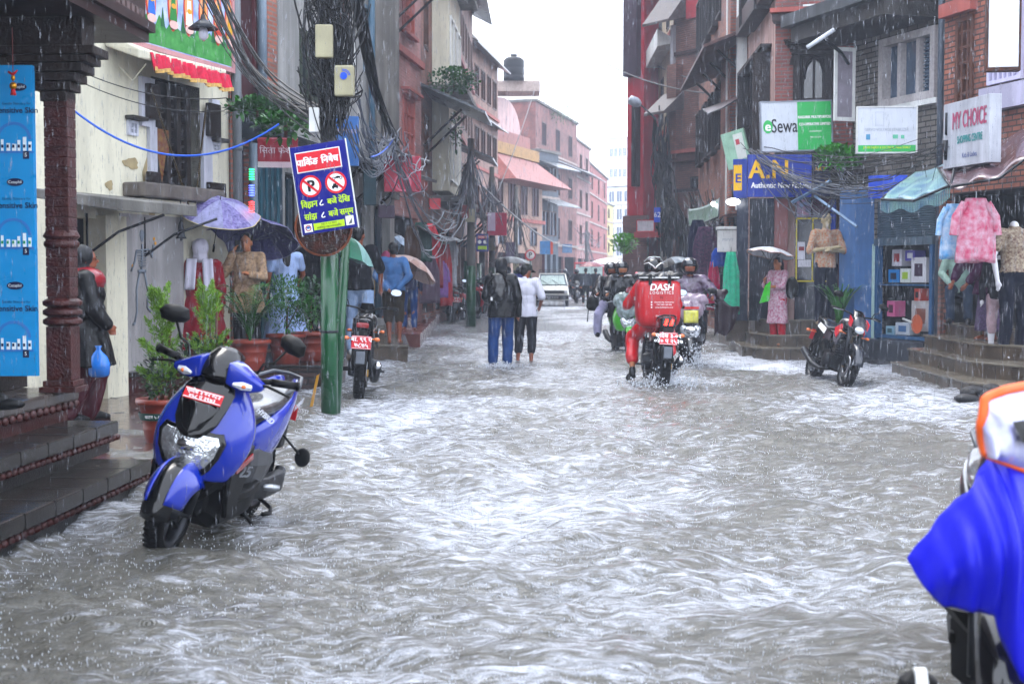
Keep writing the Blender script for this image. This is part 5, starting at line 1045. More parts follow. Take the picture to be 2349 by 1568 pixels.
# scooter details seen from its left side
DEC=flat('decal_white','d7dae0',rough=.4)
for s,rz_ in ((-1,-PI/2),(1,PI/2)):
    txt('HYBRID',.045,DEC,hero,(s*.19,-.55,.745),rot=(PI/2,rad(-16)*-s,rz_ if s>0 else -PI/2),bold=.001,shear=.3)
e_=txt('HYBRID',.04,DEC,hero,(-.268,.33,.79),rot=(PI/2,rad(28),-PI/2-.6),bold=.001,shear=.3); e_=txt('125',.085,mat('emblem_silver','9a9da3',metal=.8,rough=.3),hero,(-.222,.35,.47),rot=(PI/2,0,-PI/2-.5),bold=.003,shear=.25); 
MB().prism([(.47,.50),(.24,.56),(.22,.53),(.45,.475)],-.232,-.222,'x').build('red_flash',RLENS,hero)
MB().prism([(.50,.52),(.20,.60),(.20,.44),(.30,.28),(.42,.22),(.48,.36)],-.22,-.19,'x').build('flank_cover',BLK,hero,bevel=.01)
MB().prism([(.50,.52),(.20,.60),(.20,.44),(.30,.28),(.42,.22),(.48,.36)],.19,.22,'x').build('flank_cover',BLK,hero,bevel=.01)
MB().tube([(-.12,-.33,.26),(-.24,-.39,.27)],.02,8).tube([(-.12,-.3,.27),(-.12,-.42,.27)],.014,6).build('footpeg',mat('alloy','a5a8ac',rough=.3,metal=.9),hero)
MB().tube([(-.1,-.1,.2),(-.2,-.12,.1),(-.26,-.15,.03)],.012,6).build('side_stand',BLK,hero)
MB().tube([(-.1,-.5,.16),(-.2,-.45,.13),(-.26,-.25,.15),(-.26,-.1,.17)],.012,6).build('ladies_footrest',BLK,hero)
MB().tube([(-.08,-.78,.5),(-.16,-.84,.42),(-.18,-.86,.40)],.008,5).ell((-.2,-.88,.38),(.05,.02,.06)).build('rear_reflector',BLK,hero)
mtop=T('helmet_box','x','x') if 0 else None
# pole side motorcycle, rear view
m1=motorcycle('motorcycle','black motorcycle with red plate parked behind the green pole',BLKG,plate=('बा. ९९ प','७८७५')); m1.location=(-1.80,16.85,-.04); m1.rotation_euler=(0,rad(4),rad(4))
# red black motorcycle on right, leaning
m2=motorcycle('motorcycle','red and black motorcycle leaning on its stand in the flood at right',flat('red_black_paint','120a0d',rough=.2,coat=.5),accent=flat('fender_grey','3a3d44',rough=.25,coat=.5),rearplate=True)
MB().prism([(.38,.86),(.44,.80),(.30,.66),(.2,.72),(.16,.80)],-.172,-.162,'x').prism([(.38,.86),(.44,.80),(.30,.66),(.2,.72),(.16,.80)],.162,.172,'x').build('red_flash',flat('gloss_red','c41f2e',rough=.2,coat=.5),m2)
MB().prism([(.47,1.0),(.62,.93),(.6,.84),(.5,.88)],-.13,-.115,'x').prism([(.47,1.0),(.62,.93),(.6,.84),(.5,.88)],.115,.13,'x').build('cowl_flash',flat('gloss_red','c41f2e',rough=.2,coat=.5),m2)
MB().prism([(-.3,.78),(-.62,.86),(-.7,.80),(-.35,.70)],-.125,-.121,'x').prism([(-.3,.78),(-.62,.86),(-.7,.80),(-.35,.70)],.121,.125,'x').build('white_decal',WLT,m2)
d2=V((.12,-.99)).normalized(); f2=V((xat(1938,18.1),18.1)); o2=f2-d2*.68
m2.matrix_world=Matrix.Translation((o2.x,o2.y,-.06))@Matrix.Rotation(hd(d2),4,'Z')@Matrix.Rotation(rad(-17),4,'Y')@Matrix.Scale(.94,4)
# delivery motorcycle
m3=motorcycle('delivery_motorcycle','delivery motorcycle with glowing red tail lamps riding away through water',flat('red_paint','a31722',rough=.2,coat=1),plate=('प्रदेश ३-०२','०४० प २५३७'),lamp=True)
m3.location=(1.83,18.2,-.06); m3.rotation_euler=(0,rad(3),rad(2))
# oncoming scooters
s1=scooter('green_scooter','green and black scooter carrying two riders toward us',flat('lime_paint','4aa81e',rough=.2,coat=1),plate=('बा ८५','३१२४')); 
s1.location=(xat(1425,26.2),26.0,-.05); s1.rotation_euler=(0,0,PI+.12)
s2=scooter('black_scooter','black and silver scooter wrapped in clear rain cover coming toward us',flat('grey_black_paint','16181c',rough=.2,coat=1),plate=('बा ७२','९४५१')); s2.location=(xat(1578,22.4),22.2,-.05); s2.rotation_euler=(0,0,PI-.1)
hl_=MB().ell((0,.66,.60),(.10,.03,.06)).build('silver_headlight',CHR,s2)
tx=car(); tx.location=(xat(1266,62),61.5,-.02); tx.rotation_euler=(0,0,PI-.03)
jp=jeep(); jp.location=(xat(1352,74),74.5,0)
jp.rotation_euler=(0,0,-.05)
# parked bikes further along the left edge
pk=motorcycle('parked_motorcycle','black motorcycle parked rear to us beside the red tiled landing',BLKG,group='motorcycles parked along the left shops',plate=('बा ४','५१८७'))
pk.location=(xat(1033,41.5),41.5,-.03); pk.rotation_euler=(0,rad(5),rad(8))
pr=scooter('parked_scooter','red scooter with chrome tail parked next to the black motorcycle',flat('cherry_paint','b01a30',rough=.2,coat=1),group='motorcycles parked along the left shops'); pr.location=(xat(1075,43),43.4,-.03); pr.rotation_euler=(0,rad(6),rad(-20))
lb=['dark motorcycle parked just beyond the cherry red scooter','dark motorcycle standing at the second green pole','dark motorcycle parked by the white pillar shop','dark motorcycle nearest the walking pair on the left','dark motorcycle parked under the grey tin awning','dark motorcycle behind the walking man in black jacket','dark motorcycle farthest down the left parking line']
for i,l in enumerate(lb):
    Yb=46+i*3.2; dup(pk,(-1.6+.12*(i%3)+(.1*i if i>3 else 0)-.15,Yb,-.02),(0,rad(5),rad(-18+9*(i%4))),l)
for i,(l,u,Yb) in enumerate((('cherry scooter half hidden behind parked motorcycles','x',50.5),('cherry scooter parked close to the traffic post','x',58))): dup(pr,(-1.15+.1*i,Yb,-.02),(0,rad(6),rad(15-30*i)),l)
# ================= PEOPLE (local: facing +y, z up, feet at z=0) =================
SKIN=mat('skin','8a5238',rough=.45,var=.15,vs=30); SKIN2=mat('skin_light','a8714f',rough=.45,var=.15,vs=30); HAIR=mat('black_hair','080707',rough=.5,var=.4,vs=60)
def cl(n,c,**k): k.setdefault('spec',.12); k.setdefault('rough',.8); k.setdefault('var',.22); k.setdefault('vs',14); k.setdefault('bump',.25); k.setdefault('bs',45); return mat(n,c,**k)
def cone(mb,a,b,ra,rb,n=12,fx=1):
    a,b=V(a),V(b); 
    if (b-a).length<1e-4: b=a+V((0,0,.001))
    mb.tube([a+(b-a)*t for t in (0,.33,.66,1)],[ra+(rb-ra)*t for t in (0,.33,.66,1)],n); mb.ell(a,ra*.995,10,7); mb.ell(b,rb*.995,10,7)
def blob(name,fn,m,parent,vox=.014,wr=0,wf=7,smooth=3):
    b=MB(); fn(b); o=b.build('tmp',m,None); k=o.modifiers.new('r','REMESH'); k.mode='VOXEL'; k.voxel_size=vox; k.use_smooth_shade=True
    k=o.modifiers.new('s','SMOOTH'); k.iterations=smooth; k.factor=.5
    me=evalmesh(o); old=o.data; bpy.data.objects.remove(o); bpy.data.meshes.remove(old); me.name=name
    if wr:
        n=len(me.vertices); co=np.empty(n*3,dtype=np.float32); me.vertices.foreach_get('co',co); co=co.reshape(-1,3); no=np.array([v.normal[:] for v in me.vertices],dtype=np.float32)
        x,y,z=co.T; s=random.random()*9
        d=np.sin(x*wf*3.1+np.sin(z*wf+s)*1.6+y*wf*2+s)*.5+np.sin(z*wf*1.7+np.sin(x*wf*2+s)*2+y*wf*3)*.5+.4*np.sin((x-y)*wf*6+np.sin(z*wf*2.5)*2)
        co+=no*(d*wr)[:,None]; me.vertices.foreach_set('co',co.ravel())
    me.materials.clear(); me.materials.append(m)
    me.polygons.foreach_set('use_smooth',np.ones(len(me.polygons),bool)); me.update()
    o=bpy.data.objects.new(name,me); COL.objects.link(o); o.parent=parent; return o
def EL(u_,v_,az,e0,e1,k):
    a=(u_-.5)*2*az; e=e0+(e1-e0)*v_; return (.128*k*sin(a)*cos(e),.148*k*cos(a)*cos(e)-.005,.025+.135*k*sin(e))
J0=dict(hipL=(-.09,0,.86),hipR=(.09,0,.86),kneeL=(-.10,.02,.47),kneeR=(.10,.02,.47),ankL=(-.10,-.02,.08),ankR=(.10,-.02,.08),pel=(0,0,.90),chest=(0,.0,1.20),neck=(0,-.01,1.38),head=(0,.015,1.52),
 shL=(-.17,-.01,1.335),shR=(.17,-.01,1.335),elL=(-.23,-.02,1.07),elR=(.23,-.02,1.07),wrL=(-.24,.05,.84),wrR=(.24,.05,.84))
def person(label,loc,rz,pose={},top=None,bot=None,skin=None,h=1.62,sleeve=1.0,leg=1.0,topz=.80,skirt=None,hair='short',hat=None,shoes=None,long_=0,yaw=0,vox=.013,nohead=False,wide=1.0,loose=1.0,hood=None,cat='person',name='person',group=None,topm2=None,lean=0):
    skin=skin or SKIN; r=T(name,label,cat,loc,rz,group); k=h/1.64; r.scale=(k*wide**.5,k*wide**.5,k)
    J={a:V(b) for a,b in J0.items()}; J.update({a:V(b) for a,b in pose.items()})
    def hand(b,w_,e,s):
        d=(w_-e).normalized(); sd=V((0,1,0))-d*d.y
        sd=sd.normalized() if sd.length>.1 else V((1,0,0)); nn=d.cross(sd)
        p=w_+d*.05; cone(b,w_,p,.024,.032,8)
        for i,(o_,l) in enumerate(((-.027,.055),(-.009,.068),(.009,.062),(.027,.048))):
            q=p+sd*(-o_); m_=q+d*l*.6+nn*(.004); b.tube([q,m_,m_+d*l*.45+nn*s*.018],[.0095,.009,.007],6)
        t0=w_+d*.02+sd*.024; b.tube([t0,t0+d*.03+sd*.022,t0+d*.055+sd*.026],[.011,.010,.008],6)
    def body(b):
        cone0=cone
        cone0(b,J['neck'],J['head']+V((0,-.01,-.02)) if not nohead else J['neck']+V((0,0,.04)),.052,.05)
        H=J['head']; b.m=Matrix.Translation(H)@Matrix.Rotation(yaw,4,'Z')@Matrix.Rotation(lean,4,'X')
        if nohead: b.m=Matrix.Translation(J['neck']+V((0,.0,.03)))@Matrix.Scale(.35,4)
        b.ell((0,-.008,.025),(.073,.09,.092),14,10); b.ell((0,.015,-.04),(.055,.066,.072),12,9); b.ell((0,.05,-.085),(.026,.024,.02),8,6)
        b.ell((0,.092,-.012),(.013,.018,.022),8,6); b.ell((0,.078,-.055),(.024,.014,.008),8,6); 
        for s in (-1,1): b.ell((s*.074,-.008,-.01),(.012,.02,.032),8,6); b.ell((s*.028,.075,.02),(.02,.012,.008),8,5)
        b.m=Matrix()
        b.ell(J['chest'],(.12,.075,.15),14,9); cone(b,J['pel'],J['chest'],.095,.095); cone(b,J['chest']+V((0,0,.1)),J['neck'],.08,.055)
        for s in 'LR':
            q=-1 if s=='L' else 1
            cone(b,J['chest']+V((0,0,.08)),J['sh'+s],.07,.05); cone(b,J['sh'+s],J['el'+s],.042,.035); cone(b,J['el'+s],J['wr'+s],.036,.024); hand(b,J['wr'+s],J['el'+s],q)
            cone(b,J['pel'],J['hip'+s],.075,.07); cone(b,J['hip'+s],J['knee'+s],.07,.048)
            K,A=J['knee'+s],J['ank'+s]; mid=K+(A-K)*.3+V((0,-.015,0)); cone(b,K,mid,.05,.053); cone(b,mid,A,.052,.03)
            f=J.get('toe'+s,A+V((q*.02,.15,-.05))); cone(b,A+V((0,-.03,-.04)),A+(f-A)*.6+V((0,0,-.01)),.032,.034); cone(b,A,A+V((0,-.02,-.04)),.03,.032); cone(b,A+(f-A)*.6+V((0,0,-.012)),f+V((0,0,.0)),.034,.02)
            for t in range(5): b.ell(f+V(((t-2)*.014,.015-abs(t-1.5)*.006,-.002)),(.008,.016,.010),6,4)
    bo=blob('body',body,skin,r,vox=min(vox,.011),smooth=2)
    # eyes
    H=J['head']; e=MB(); e.m=Matrix.Translation(H)@Matrix.Rotation(yaw,4,'Z')@Matrix.Rotation(lean,4,'X')
    for s in (-1,1): e.ell((s*.028,.083,.004),(.012,.006,.006),8,5); e.box(s*.014,s*.044,.082,.089,.024,.030)
    if not nohead: e.build('eye_and_brow',HAIR,bo)
    if hair:
        def hf(b):
            b.m=Matrix.Translation(H)@Matrix.Rotation(yaw,4,'Z')@Matrix.Rotation(lean,4,'X')
            b.ell((0,-.022,.045),(.081,.09,.088),14,10); b.ell((0,-.06,-.01),(.07,.05,.07),12,8)
            if hair=='long': cone(b,(0,-.07,0),(0,-.1,-.28),.075,.05); 
            if hair=='tied': b.ell((0,-.12,-.02),(.04,.05,.05)); cone(b,(0,-.12,-.03),(0,-.13,-.2),.03,.015)
            b.m=Matrix()
        blob('hair',hf,HAIR,r,vox=.013,wr=.003,wf=20)
    if hat=='cap':
        o=MB(); o.m=Matrix.Translation(H)@Matrix.Rotation(yaw,4,'Z')@Matrix.Rotation(lean,4,'X'); o.lathe([(.092,.02),(.094,.05),(.086,.11),(.05,.125),(.0,.127)],18,cap=False); o.loft([[(-.07,.07,.035),(.07,.07,.035),(.07,.075,.045),(-.07,.075,.045)],[(-.05,.17,.01),(.05,.17,.01),(.05,.172,.018),(-.05,.172,.018)]]); o.build('cap',cl('olive_cap','23271f'),r)
    if hat=='helmet' or hat=='open_helmet':
        o=MB(); o.m=Matrix.Translation(H+V((0,-.005,.01)))@Matrix.Rotation(yaw,4,'Z')@Matrix.Rotation(lean,4,'X'); o.ell((0,0,.015),(.128,.148,.135),20,14); ho=o.build('helmet',BLKG if hood is None else hood,r)
        o=MB(); o.m=Matrix.Translation(H)@Matrix.Rotation(yaw,4,'Z')@Matrix.Rotation(lean,4,'X')
        o.grid(lambda u_,v_:EL(u_,v_,.62,-.62,-.02,1.015),10,6); o.build('face_opening' if hat=='open_helmet' else 'visor',skin if hat=='open_helmet' else mat('helmet_visor','20262e',rough=.05,coat=1),ho,smooth=True,solid=.006)
        o=MB(); o.m=Matrix.Translation(H)@Matrix.Rotation(yaw,4,'Z'); o.grid(lambda u_,v_:EL(u_,v_,1.0,.12,.8,1.05),10,4); o.build('raised_visor',mat('helmet_visor','20262e',rough=.05,coat=1),ho,smooth=True,solid=.006)
    if hood is not None and hat is None:
        def hf(b):
            b.m=Matrix.Translation(H)@Matrix.Rotation(yaw,4,'Z'); b.ell((0,-.03,.03),(.10,.105,.115),14,10); b.ell((0,-.035,-.08),(.09,.09,.09),12,8); b.m=Matrix()
        blob('hood',hf,hood,r,vox=.014,wr=.004,wf=14)
    if top:
        def tf(b):
            Lr=loose
            b.ell(J['chest']+V((0,0,.0)),(.165*Lr,.115*Lr,.17),14,10); mid=(J['pel']+J['chest'])*.5
            b.ell(mid,(.155*Lr,.115*Lr,.17),14,9)
            n=14; a=J['chest']; p_=J['pel']
            pts=[(a,.155,.105),((a+p_)*.5,.15,.11),(p_,.165*Lr,.125*Lr)]
            ez=p_.z-(.86-topz)
            base=V((p_.x,p_.y,ez)) if not long_ else V((p_.x,p_.y,topz))
            pts.append((base,(.175+.10*long_)*Lr,(.135+.06*long_)*Lr))
            b.loft([[c+V((w_*cos(2*PI*i/n),d_*sin(2*PI*i/n),0)) for i in range(n)] for c,w_,d_ in pts])
            cone(b,J['chest']+V((0,0,.12)),J['neck']+V((0,0,-.015)),.10,.068)
            for s in 'LR':
                cone(b,J['chest']+V((0,0,.09)),J['sh'+s],.09*Lr,.068*Lr)
                S_,E,W_=J['sh'+s],J['el'+s],J['wr'+s]
                if sleeve>=.5:
                    cone(b,S_,E,.066*Lr,.052*Lr)
                    if sleeve>.5: t=(sleeve-.5)*2*.98; cone(b,E,E+(W_-E)*t,.05*Lr,.042*Lr)
                else: cone(b,S_,S_+(E-S_)*sleeve*2,.066*Lr,.062*Lr)
        blob('top' if long_<.2 else 'long_coat',tf,top,r,vox=vox,wr=.006,wf=8)
    if bot:
        def bf(b):
            b.ell(J['pel']+V((0,0,-.02)),(.15,.115,.12),14,9)
            for s in 'LR':
                Hh,K,A=J['hip'+s],J['knee'+s],J['ank'+s]; cone(b,Hh,K,.095*loose**.5,.072*loose)
                if leg>.5: t=(leg-.5)*2*.97; cone(b,K,K+(A-K)*t,.07*loose,.062*loose)
                else: pass
        blob('trousers' ,bf,bot,r,vox=vox,wr=.006,wf=9)
    if skirt:
        m_,zt,zb,rt,rb=skirt
        def sf(t,s):
            a=2*PI*t; rr=rt+(rb-rt)*s**.9; rr*=1+.05*s*sin(a*9+s)+.03*s*sin(a*5+1.); return (J['pel'].x+rr*cos(a),J['pel'].y+rr*.8*sin(a),zt+(zb-zt)*s)
        MB().grid(sf,72,12).build('skirt',m_,r,smooth=True,solid=.008)
    if shoes:
        for s in 'LR':
            A=J['ank'+s]; f=J.get('toe'+s,A+V(((-1 if s=='L' else 1)*.02,.15,-.05)))
            def ff(b): cone(b,A+V((0,-.04,-.04)),A+(f-A)*.6+V((0,0,-.005)),.042,.044); cone(b,A+(f-A)*.6,f+V((0,.01,.002)),.044,.034); cone(b,A+V((0,0,.04)),A,.044,.045)
            blob('shoe',ff,shoes,r,vox=.012)
    return r

def umbrella(label,top,tilt,R_=.5,hgt=.7,m=None,m2=None,rz=0,ribs=8,open_=.24,group=None,handle=True,edge=None,pw=None):
    r=T('umbrella',label,'umbrella',top,(0,0,0),group); r.matrix_world=Matrix.Translation(top)@tilt.to_4x4()@Matrix.Rotation(rz,4,'Z')
    nu=ribs*6
    o=MB(); o.smooth=True
    mats=[m] if not m2 else [m,m2]
    def P(t,s):
        a=2*PI*t; sec=(t*ribs)%1; sag=(.5-abs(sec-.5))*2; rr=R_*s*(1-.07*sag*s); z=-open_*R_*2*(s**1.9)*.75+ -.02*sag*s; return (rr*cos(a),rr*sin(a),z)
    for j in range(7):
        for i in range(nu):
            o.k=(i//6)%2 if m2 else 0
            o.add([P(i/nu,j/7),P((i+1)/nu,j/7),P((i+1)/nu,(j+1)/7),P(i/nu,(j+1)/7)],[(0,1,2,3)])
    c=o.build('canopy',mats,r,smooth=True,fixn=False)
    o=MB()
    for i in range(ribs):
        a=i/ribs; o.tube([V(P(a,s))+V((0,0,-.006)) for s in (0.02,.3,.6,.85,1)],.003,4); q=V(P(a,.5)); o.tube([q+V((0,0,-.01)),(0,0,-.26)],.003,4)
    if pw: o.build('rib',STEEL,r)
    else: o.build('rib',DST,r)
    MB().tube([(0,0,.04),(0,0,-hgt)],.006,6).build('shaft',DST,r)
    if handle: MB().tube([(0,0,-hgt),(0,0,-hgt-.1)],.014,8).build('handle',BLK,r)
    if edge: MB().tube([V(P(i/nu,1)) for i in range(nu+1)],.006,4).build('edge_trim',edge,r)
    return r
def tl(x=0,y=0): return Matrix.Rotation(x,3,'X')@Matrix.Rotation(y,3,'Y')
walkL=dict(kneeL=(-.1,.10,.48),ankL=(-.1,.02,.10),kneeR=(.1,-.02,.47),ankR=(.1,-.16,.10))
away=0; toward=PI
WB_=lambda u,v,z=0: G(u,v,z)
# two walking men in the middle
DJ=mat('black_wet_jacket','07080c',rough=.35,var=.4,vs=10,coat=.08,spec=.2,bump=.6,bs=22); JEAN=cl('blue_jeans','1c4478',var=.35,vs=9); DKP=cl('dark_trousers','22222a'); WSH=cl('white_shirt','c4c4cf',var=.1)
g=G(1150,838); a=person('man in black wet jacket and blue jeans wading away in mid street',(g.x,g.y,-.03),.05,dict(kneeL=(-.12,.02,.47),ankL=(-.13,-.03,.09),kneeR=(.1,.1,.48),ankR=(.09,.02,.09),wrR=(.25,.02,.80),elR=(.25,-.06,1.05),wrL=(-.2,.14,.98),elL=(-.25,-.02,1.08)),DJ,JEAN,hair=None,hood=mat('dark_hood','14131a',rough=.5,var=.3,vs=20),topz=.72,loose=1.25,h=1.66,vox=.011,yaw=-.1)
a2=T('backpack','soaked black backpack on the wading man in jeans','backpack',(g.x-.05,g.y-.14,.02),.05)
def bp(b): b.ell((0,-.06,1.17),(.155,.10,.22),14,10); b.ell((0,-.10,1.07),(.12,.09,.13),12,8)
blob('bag_body',bp,mat('black_bag','090a0e',rough=.3,var=.4,vs=12,coat=.4,bump=.5,bs=30),a2,vox=.013,wr=.006,wf=12)
MB().tube([(-.1,.06,1.36),(-.11,-.02,1.42),(-.1,-.08,1.34)],.02,6).tube([(.1,.06,1.36),(.11,-.02,1.42),(.1,-.08,1.34)],.02,6).build('strap',BLK,a2); MB().box(-.12,-.09,-.165,-.15,.98,1.03).build('bag_label',WHT,a2)
g=G(1205,832); person('man in white short sleeved shirt and dark cap wading beside him',(g.x,g.y,-.03),-.06,dict(kneeL=(-.1,.0,.47),ankL=(-.12,-.08,.10),kneeR=(.1,.06,.48),ankR=(.09,.0,.08),elR=(.27,-.06,1.08),wrR=(.22,.12,.93),elL=(-.25,0,1.07),head=(.01,.05,1.50)),WSH,DKP,sleeve=.45,leg=.82,hat='cap',topz=.74,loose=1.12,h=1.6,yaw=-.75,lean=-.15,vox=.011)
# delivery rider: sits on m3
ride=dict(pel=(0,-.05,.90),chest=(0,.06,1.18),neck=(0,.1,1.36),head=(0,.14,1.49),shL=(-.18,.09,1.32),shR=(.18,.09,1.32),hipL=(-.1,-.02,.86),hipR=(.1,-.02,.86),kneeL=(-.25,.32,.70),kneeR=(.22,.32,.70),ankL=(-.24,.04,.37),ankR=(.2,.02,.37),elL=(-.32,.26,1.08),elR=(.32,.26,1.08),wrL=(-.32,.46,1.06),wrR=(.32,.46,1.06),toeL=(-.26,.18,.31),toeR=(.22,.17,.31))
REDS=mat('red_rainwear','c11420',rough=.35,var=.25,vs=8,coat=.4,bump=.3,bs=25)
rd=dict(ride); rd.update(ankL=(-.30,-.10,.24),kneeL=(-.27,.22,.66),toeL=(-.34,.0,.16),head=(0,.18,1.52),neck=(0,.14,1.40))
pr_=person('delivery rider in red rainwear and black white helmet seen from behind',(m3.location.x,m3.location.y-.05,-.09),rad(2),rd,REDS,REDS,hat='helmet',hair=None,leg=.82,shoes=BLK,h=1.66,topz=.84,loose=1.25,vox=.012,yaw=PI*0,skin=SKIN2)
o=MB(); H=V((0,.18,1.54))
o.smooth=True
for s in (-1,1): o.tube([H+V((s*.125,-.02,.06)),H+V((s*.08,-.118,.075)),H+V((s*.02,-.15,.03)),H+V((0,-.152,.0))],.008,5); o.tube([H+V((s*.12,.03,.09)),H+V((s*.07,-.05,.145)),H+V((0,-.06,.152))],.006,5)
o.build('helmet_stripe',WHT,pr_)
o=MB(); 
for s in (-1,1): o.loft([[(s*.08,-.03,1.46),(s*.08,.05,1.44),(s*.08,.05,1.36),(s*.08,-.04,1.36)],[(s*.30,-.06,1.55),(s*.31,-.02,1.54),(s*.28,.0,1.42),(s*.26,-.06,1.40)]])
o.build('stiff_hood_flap',REDS,pr_,sub=1)
bx=T('delivery_bag','large red insulated delivery bag lettered in white on the motorcycle','bag',(m3.location.x-.01,m3.location.y-.42,.765),rad(2))
RB=mat('red_bag','b01220',rough=.4,var=.12,vs=5,coat=.25,bump=.2,bs=30)
o=MB(); o.smooth=True
def rr_(w,d,z,k=.06,c=0): return [(x+0,y+c,z) for x,y in ((-w+k,-d),(w-k,-d),(w,-d+k),(w,d-k),(w-k,d),(-w+k,d),(-w,d-k),(-w,-d+k))]
o.loft([rr_(.2,.14,-.04),rr_(.262,.185,.01,.04),rr_(.278,.197,.1,.03),rr_(.282,.2,.3,.03),rr_(.275,.197,.5,.03),rr_(.265,.19,.57,.04)]); o.build('bag_body',RB,bx,sub=1)
def bp(b): b.ell((0,0,.60),(.31,.20,.055),16,8); b.ell((-.2,-.02,.61),(.1,.15,.05)); b.ell((.2,0,.62),(.12,.15,.05))
blob('folded_top',bp,mat('black_tarp','0b0c10',rough=.35,coat=.1,var=.3,vs=10),bx,vox=.014,wr=.012,wf=12); o=MB(); o.loft([rr_(.252,.192,.585),rr_(.252,.192,.60)]); o.build('white_piping',WHT,bx)
for s in (-1,1): MB().box(s*.12-.02,s*.12+.02,-.215,-.19,.50,.63).build('strap',BLK,bx)
o=txt('DASH',.115,WLT,bx,(.02,-.213,.47),bold=.003,shear=.15); txt('LOGISTICS',.048,WLT,bx,(.02,-.216,.405),sp=1.35); txt('N',.05,BLK,bx,(.02,-.216,.345))
for i,s in enumerate(('Dhumbarahi, Kathmandu','+977 9851 000 000','www.dashlogistics.com')): txt(s,.024,WLT,bx,(.05,-.217,.29-i*.032)); MB().prism(circ(-.105,.29-i*.032,.009,8),-.2175,-.214,'y').build('icon',WLT,bx)
txt('DASH',.07,WLT,bx,(-.285,.0,.33),rot=(PI/2,0,-PI/2),bold=.002); txt('DASH DELIVERS',.026,WLT,bx,(.04,-.216,.12))
# riders on the green scooter
PCH=mat('black_poncho','06070b',rough=.3,var=.35,vs=9,coat=.2,bump=.5,bs=18)
sr=dict(ride); sr.update(pel=(0,-.2,.84),chest=(0,-.14,1.12),neck=(0,-.1,1.30),head=(0,-.06,1.44),shL=(-.18,-.12,1.26),shR=(.18,-.12,1.26),hipL=(-.1,-.15,.80),hipR=(.1,-.15,.80),kneeL=(-.17,.2,.72),kneeR=(.17,.2,.72),ankL=(-.15,.16,.36),ankR=(.15,.16,.36),toeL=(-.15,.3,.32),toeR=(.15,.3,.32),elL=(-.3,.08,1.04),elR=(.3,.08,1.04),wrL=(-.33,.28,1.0),wrR=(.33,.28,1.0))
sl_=s1.location
person('helmeted rider in black poncho steering the green scooter',(sl_.x,sl_.y,0),s1.rotation_euler.z,sr,PCH,DKP,hat='open_helmet',hair=None,loose=1.35,shoes=BLK,topz=.60,h=1.68,skin=SKIN2)
sq=dict(sr); 
for k_ in sq: sq[k_]=tuple(V(sq[k_])+V((0,-.38,.04)))
sq.update(kneeR=(.30,-.16,.66),ankR=(.30,-.22,.32),toeR=(.31,-.10,.27))
pp2=person('pillion passenger in black coat and pale trousers behind the green scooter rider',(sl_.x+.0,sl_.y,0),s1.rotation_euler.z+.03,{k_:V(v_)+V((.12,0,0)) for k_,v_ in sq.items()},PCH,cl('pale_lilac_trousers','a9a6c2'),hat='open_helmet',hair=None,loose=1.25,shoes=BLK,topz=.66,h=1.62)
hb=T('handbag','small black handbag slung from the pillion passenger of the green scooter','handbag',(sl_.x-.52,sl_.y+.3,.86)); 
blob('bag_body',lambda b:(b.ell((0,0,0),(.12,.07,.13)),b.ell((0,0,-.06),(.13,.08,.09))),BLK,hb,wr=.004); MB().tube([(-.05,0,.1),(.06,.1,.35),(.2,.1,.5)],.01,5).tube([(-.08,0,-.1),(-.1,0,-.35)],.012,5).build('strap',BLK,hb)
CLR=mat('clear_rain_cover','a9b4b8',rough=.12,var=.5,vs=9,coat=.6,bump=.9,bs=14,col2='5f7068')
rc=T('rain_cover','crumpled clear plastic cover over the front of the green scooter','rain cover',(sl_.x-.02,sl_.y-.1,0),s1.rotation_euler.z)
blob('sheet',lambda b:(b.ell((0,.42,.92),(.24,.14,.16)),b.ell((0,.46,.74),(.19,.13,.2))),CLR,rc,vox=.016,wr=.016,wf=10)
# rider on black scooter
MAR=mat('wet_maroon_coat','35182c',rough=.2,var=.5,vs=12,coat=.5,bump=.6,bs=16,col2='7a6a80'); MARD=mat('dark_maroon','2a0f1e',rough=.4,var=.3)
s2l=s2.location; sp=dict(sr); sp.update(elR=(.36,.0,1.08),elL=(-.36,.02,1.08))
person('helmeted rider in shiny maroon raincoat on the black scooter',(s2l.x,s2l.y,0),s2.rotation_euler.z,sp,MAR,DKP,hat='open_helmet',hair=None,loose=1.45,shoes=BLK,topz=.60,h=1.70)
CLR2=mat('pale_plastic_cover','a99aa6',rough=.12,var=.5,vs=8,coat=.6,bump=.9,bs=12,col2='6b5868')
rc=T('rain_cover','pinkish plastic poncho front spread over the black scooter','rain cover',(s2l.x,s2l.y-.05,0),s2.rotation_euler.z)
blob('sheet',lambda b:(b.ell((0,.42,1.0),(.27,.12,.11)),b.ell((0,.52,.84),(.20,.10,.16)),b.ell((.0,.42,.88),(.24,.12,.12))),CLR2,rc,vox=.016,wr=.018,wf=9)
MB().grid(lambda t,s:(-.11+.22*t,.66+.012*sin(t*9),.66+.19*s),6,5).build('yellow_window',mat('cover_yellow','c9c55a',rough=.2,coat=.5,var=.3,vs=14),rc,smooth=True,solid=.005)
MB().grid(lambda t,s:(-.12+.24*t,.665+.012*sin(t*9),.87+.035*s),6,2).build('red_strip',flat('cover_red','c2392e'),rc,solid=.005)
cp=T('poncho_tail','dark purple poncho tail blowing out beside the black scooter','poncho',(s2l.x+.35,s2l.y+.05,0))
MB().grid(lambda t,s:(.05+.42*t*(1-.3*s),.04*sin(t*7)+.1*t,1.05-.2*t-(.62-.25*t)*s+.03*sin(t*8)),12,10).build('cloth',MARD,cp,smooth=True,solid=.01)
gl=T('glove_hand_guard','dark maroon rain mitt over the black scooter grip','mitt',(s2l.x+.42,s2l.y-.3,1.07)); gl.name='rain_mitt'
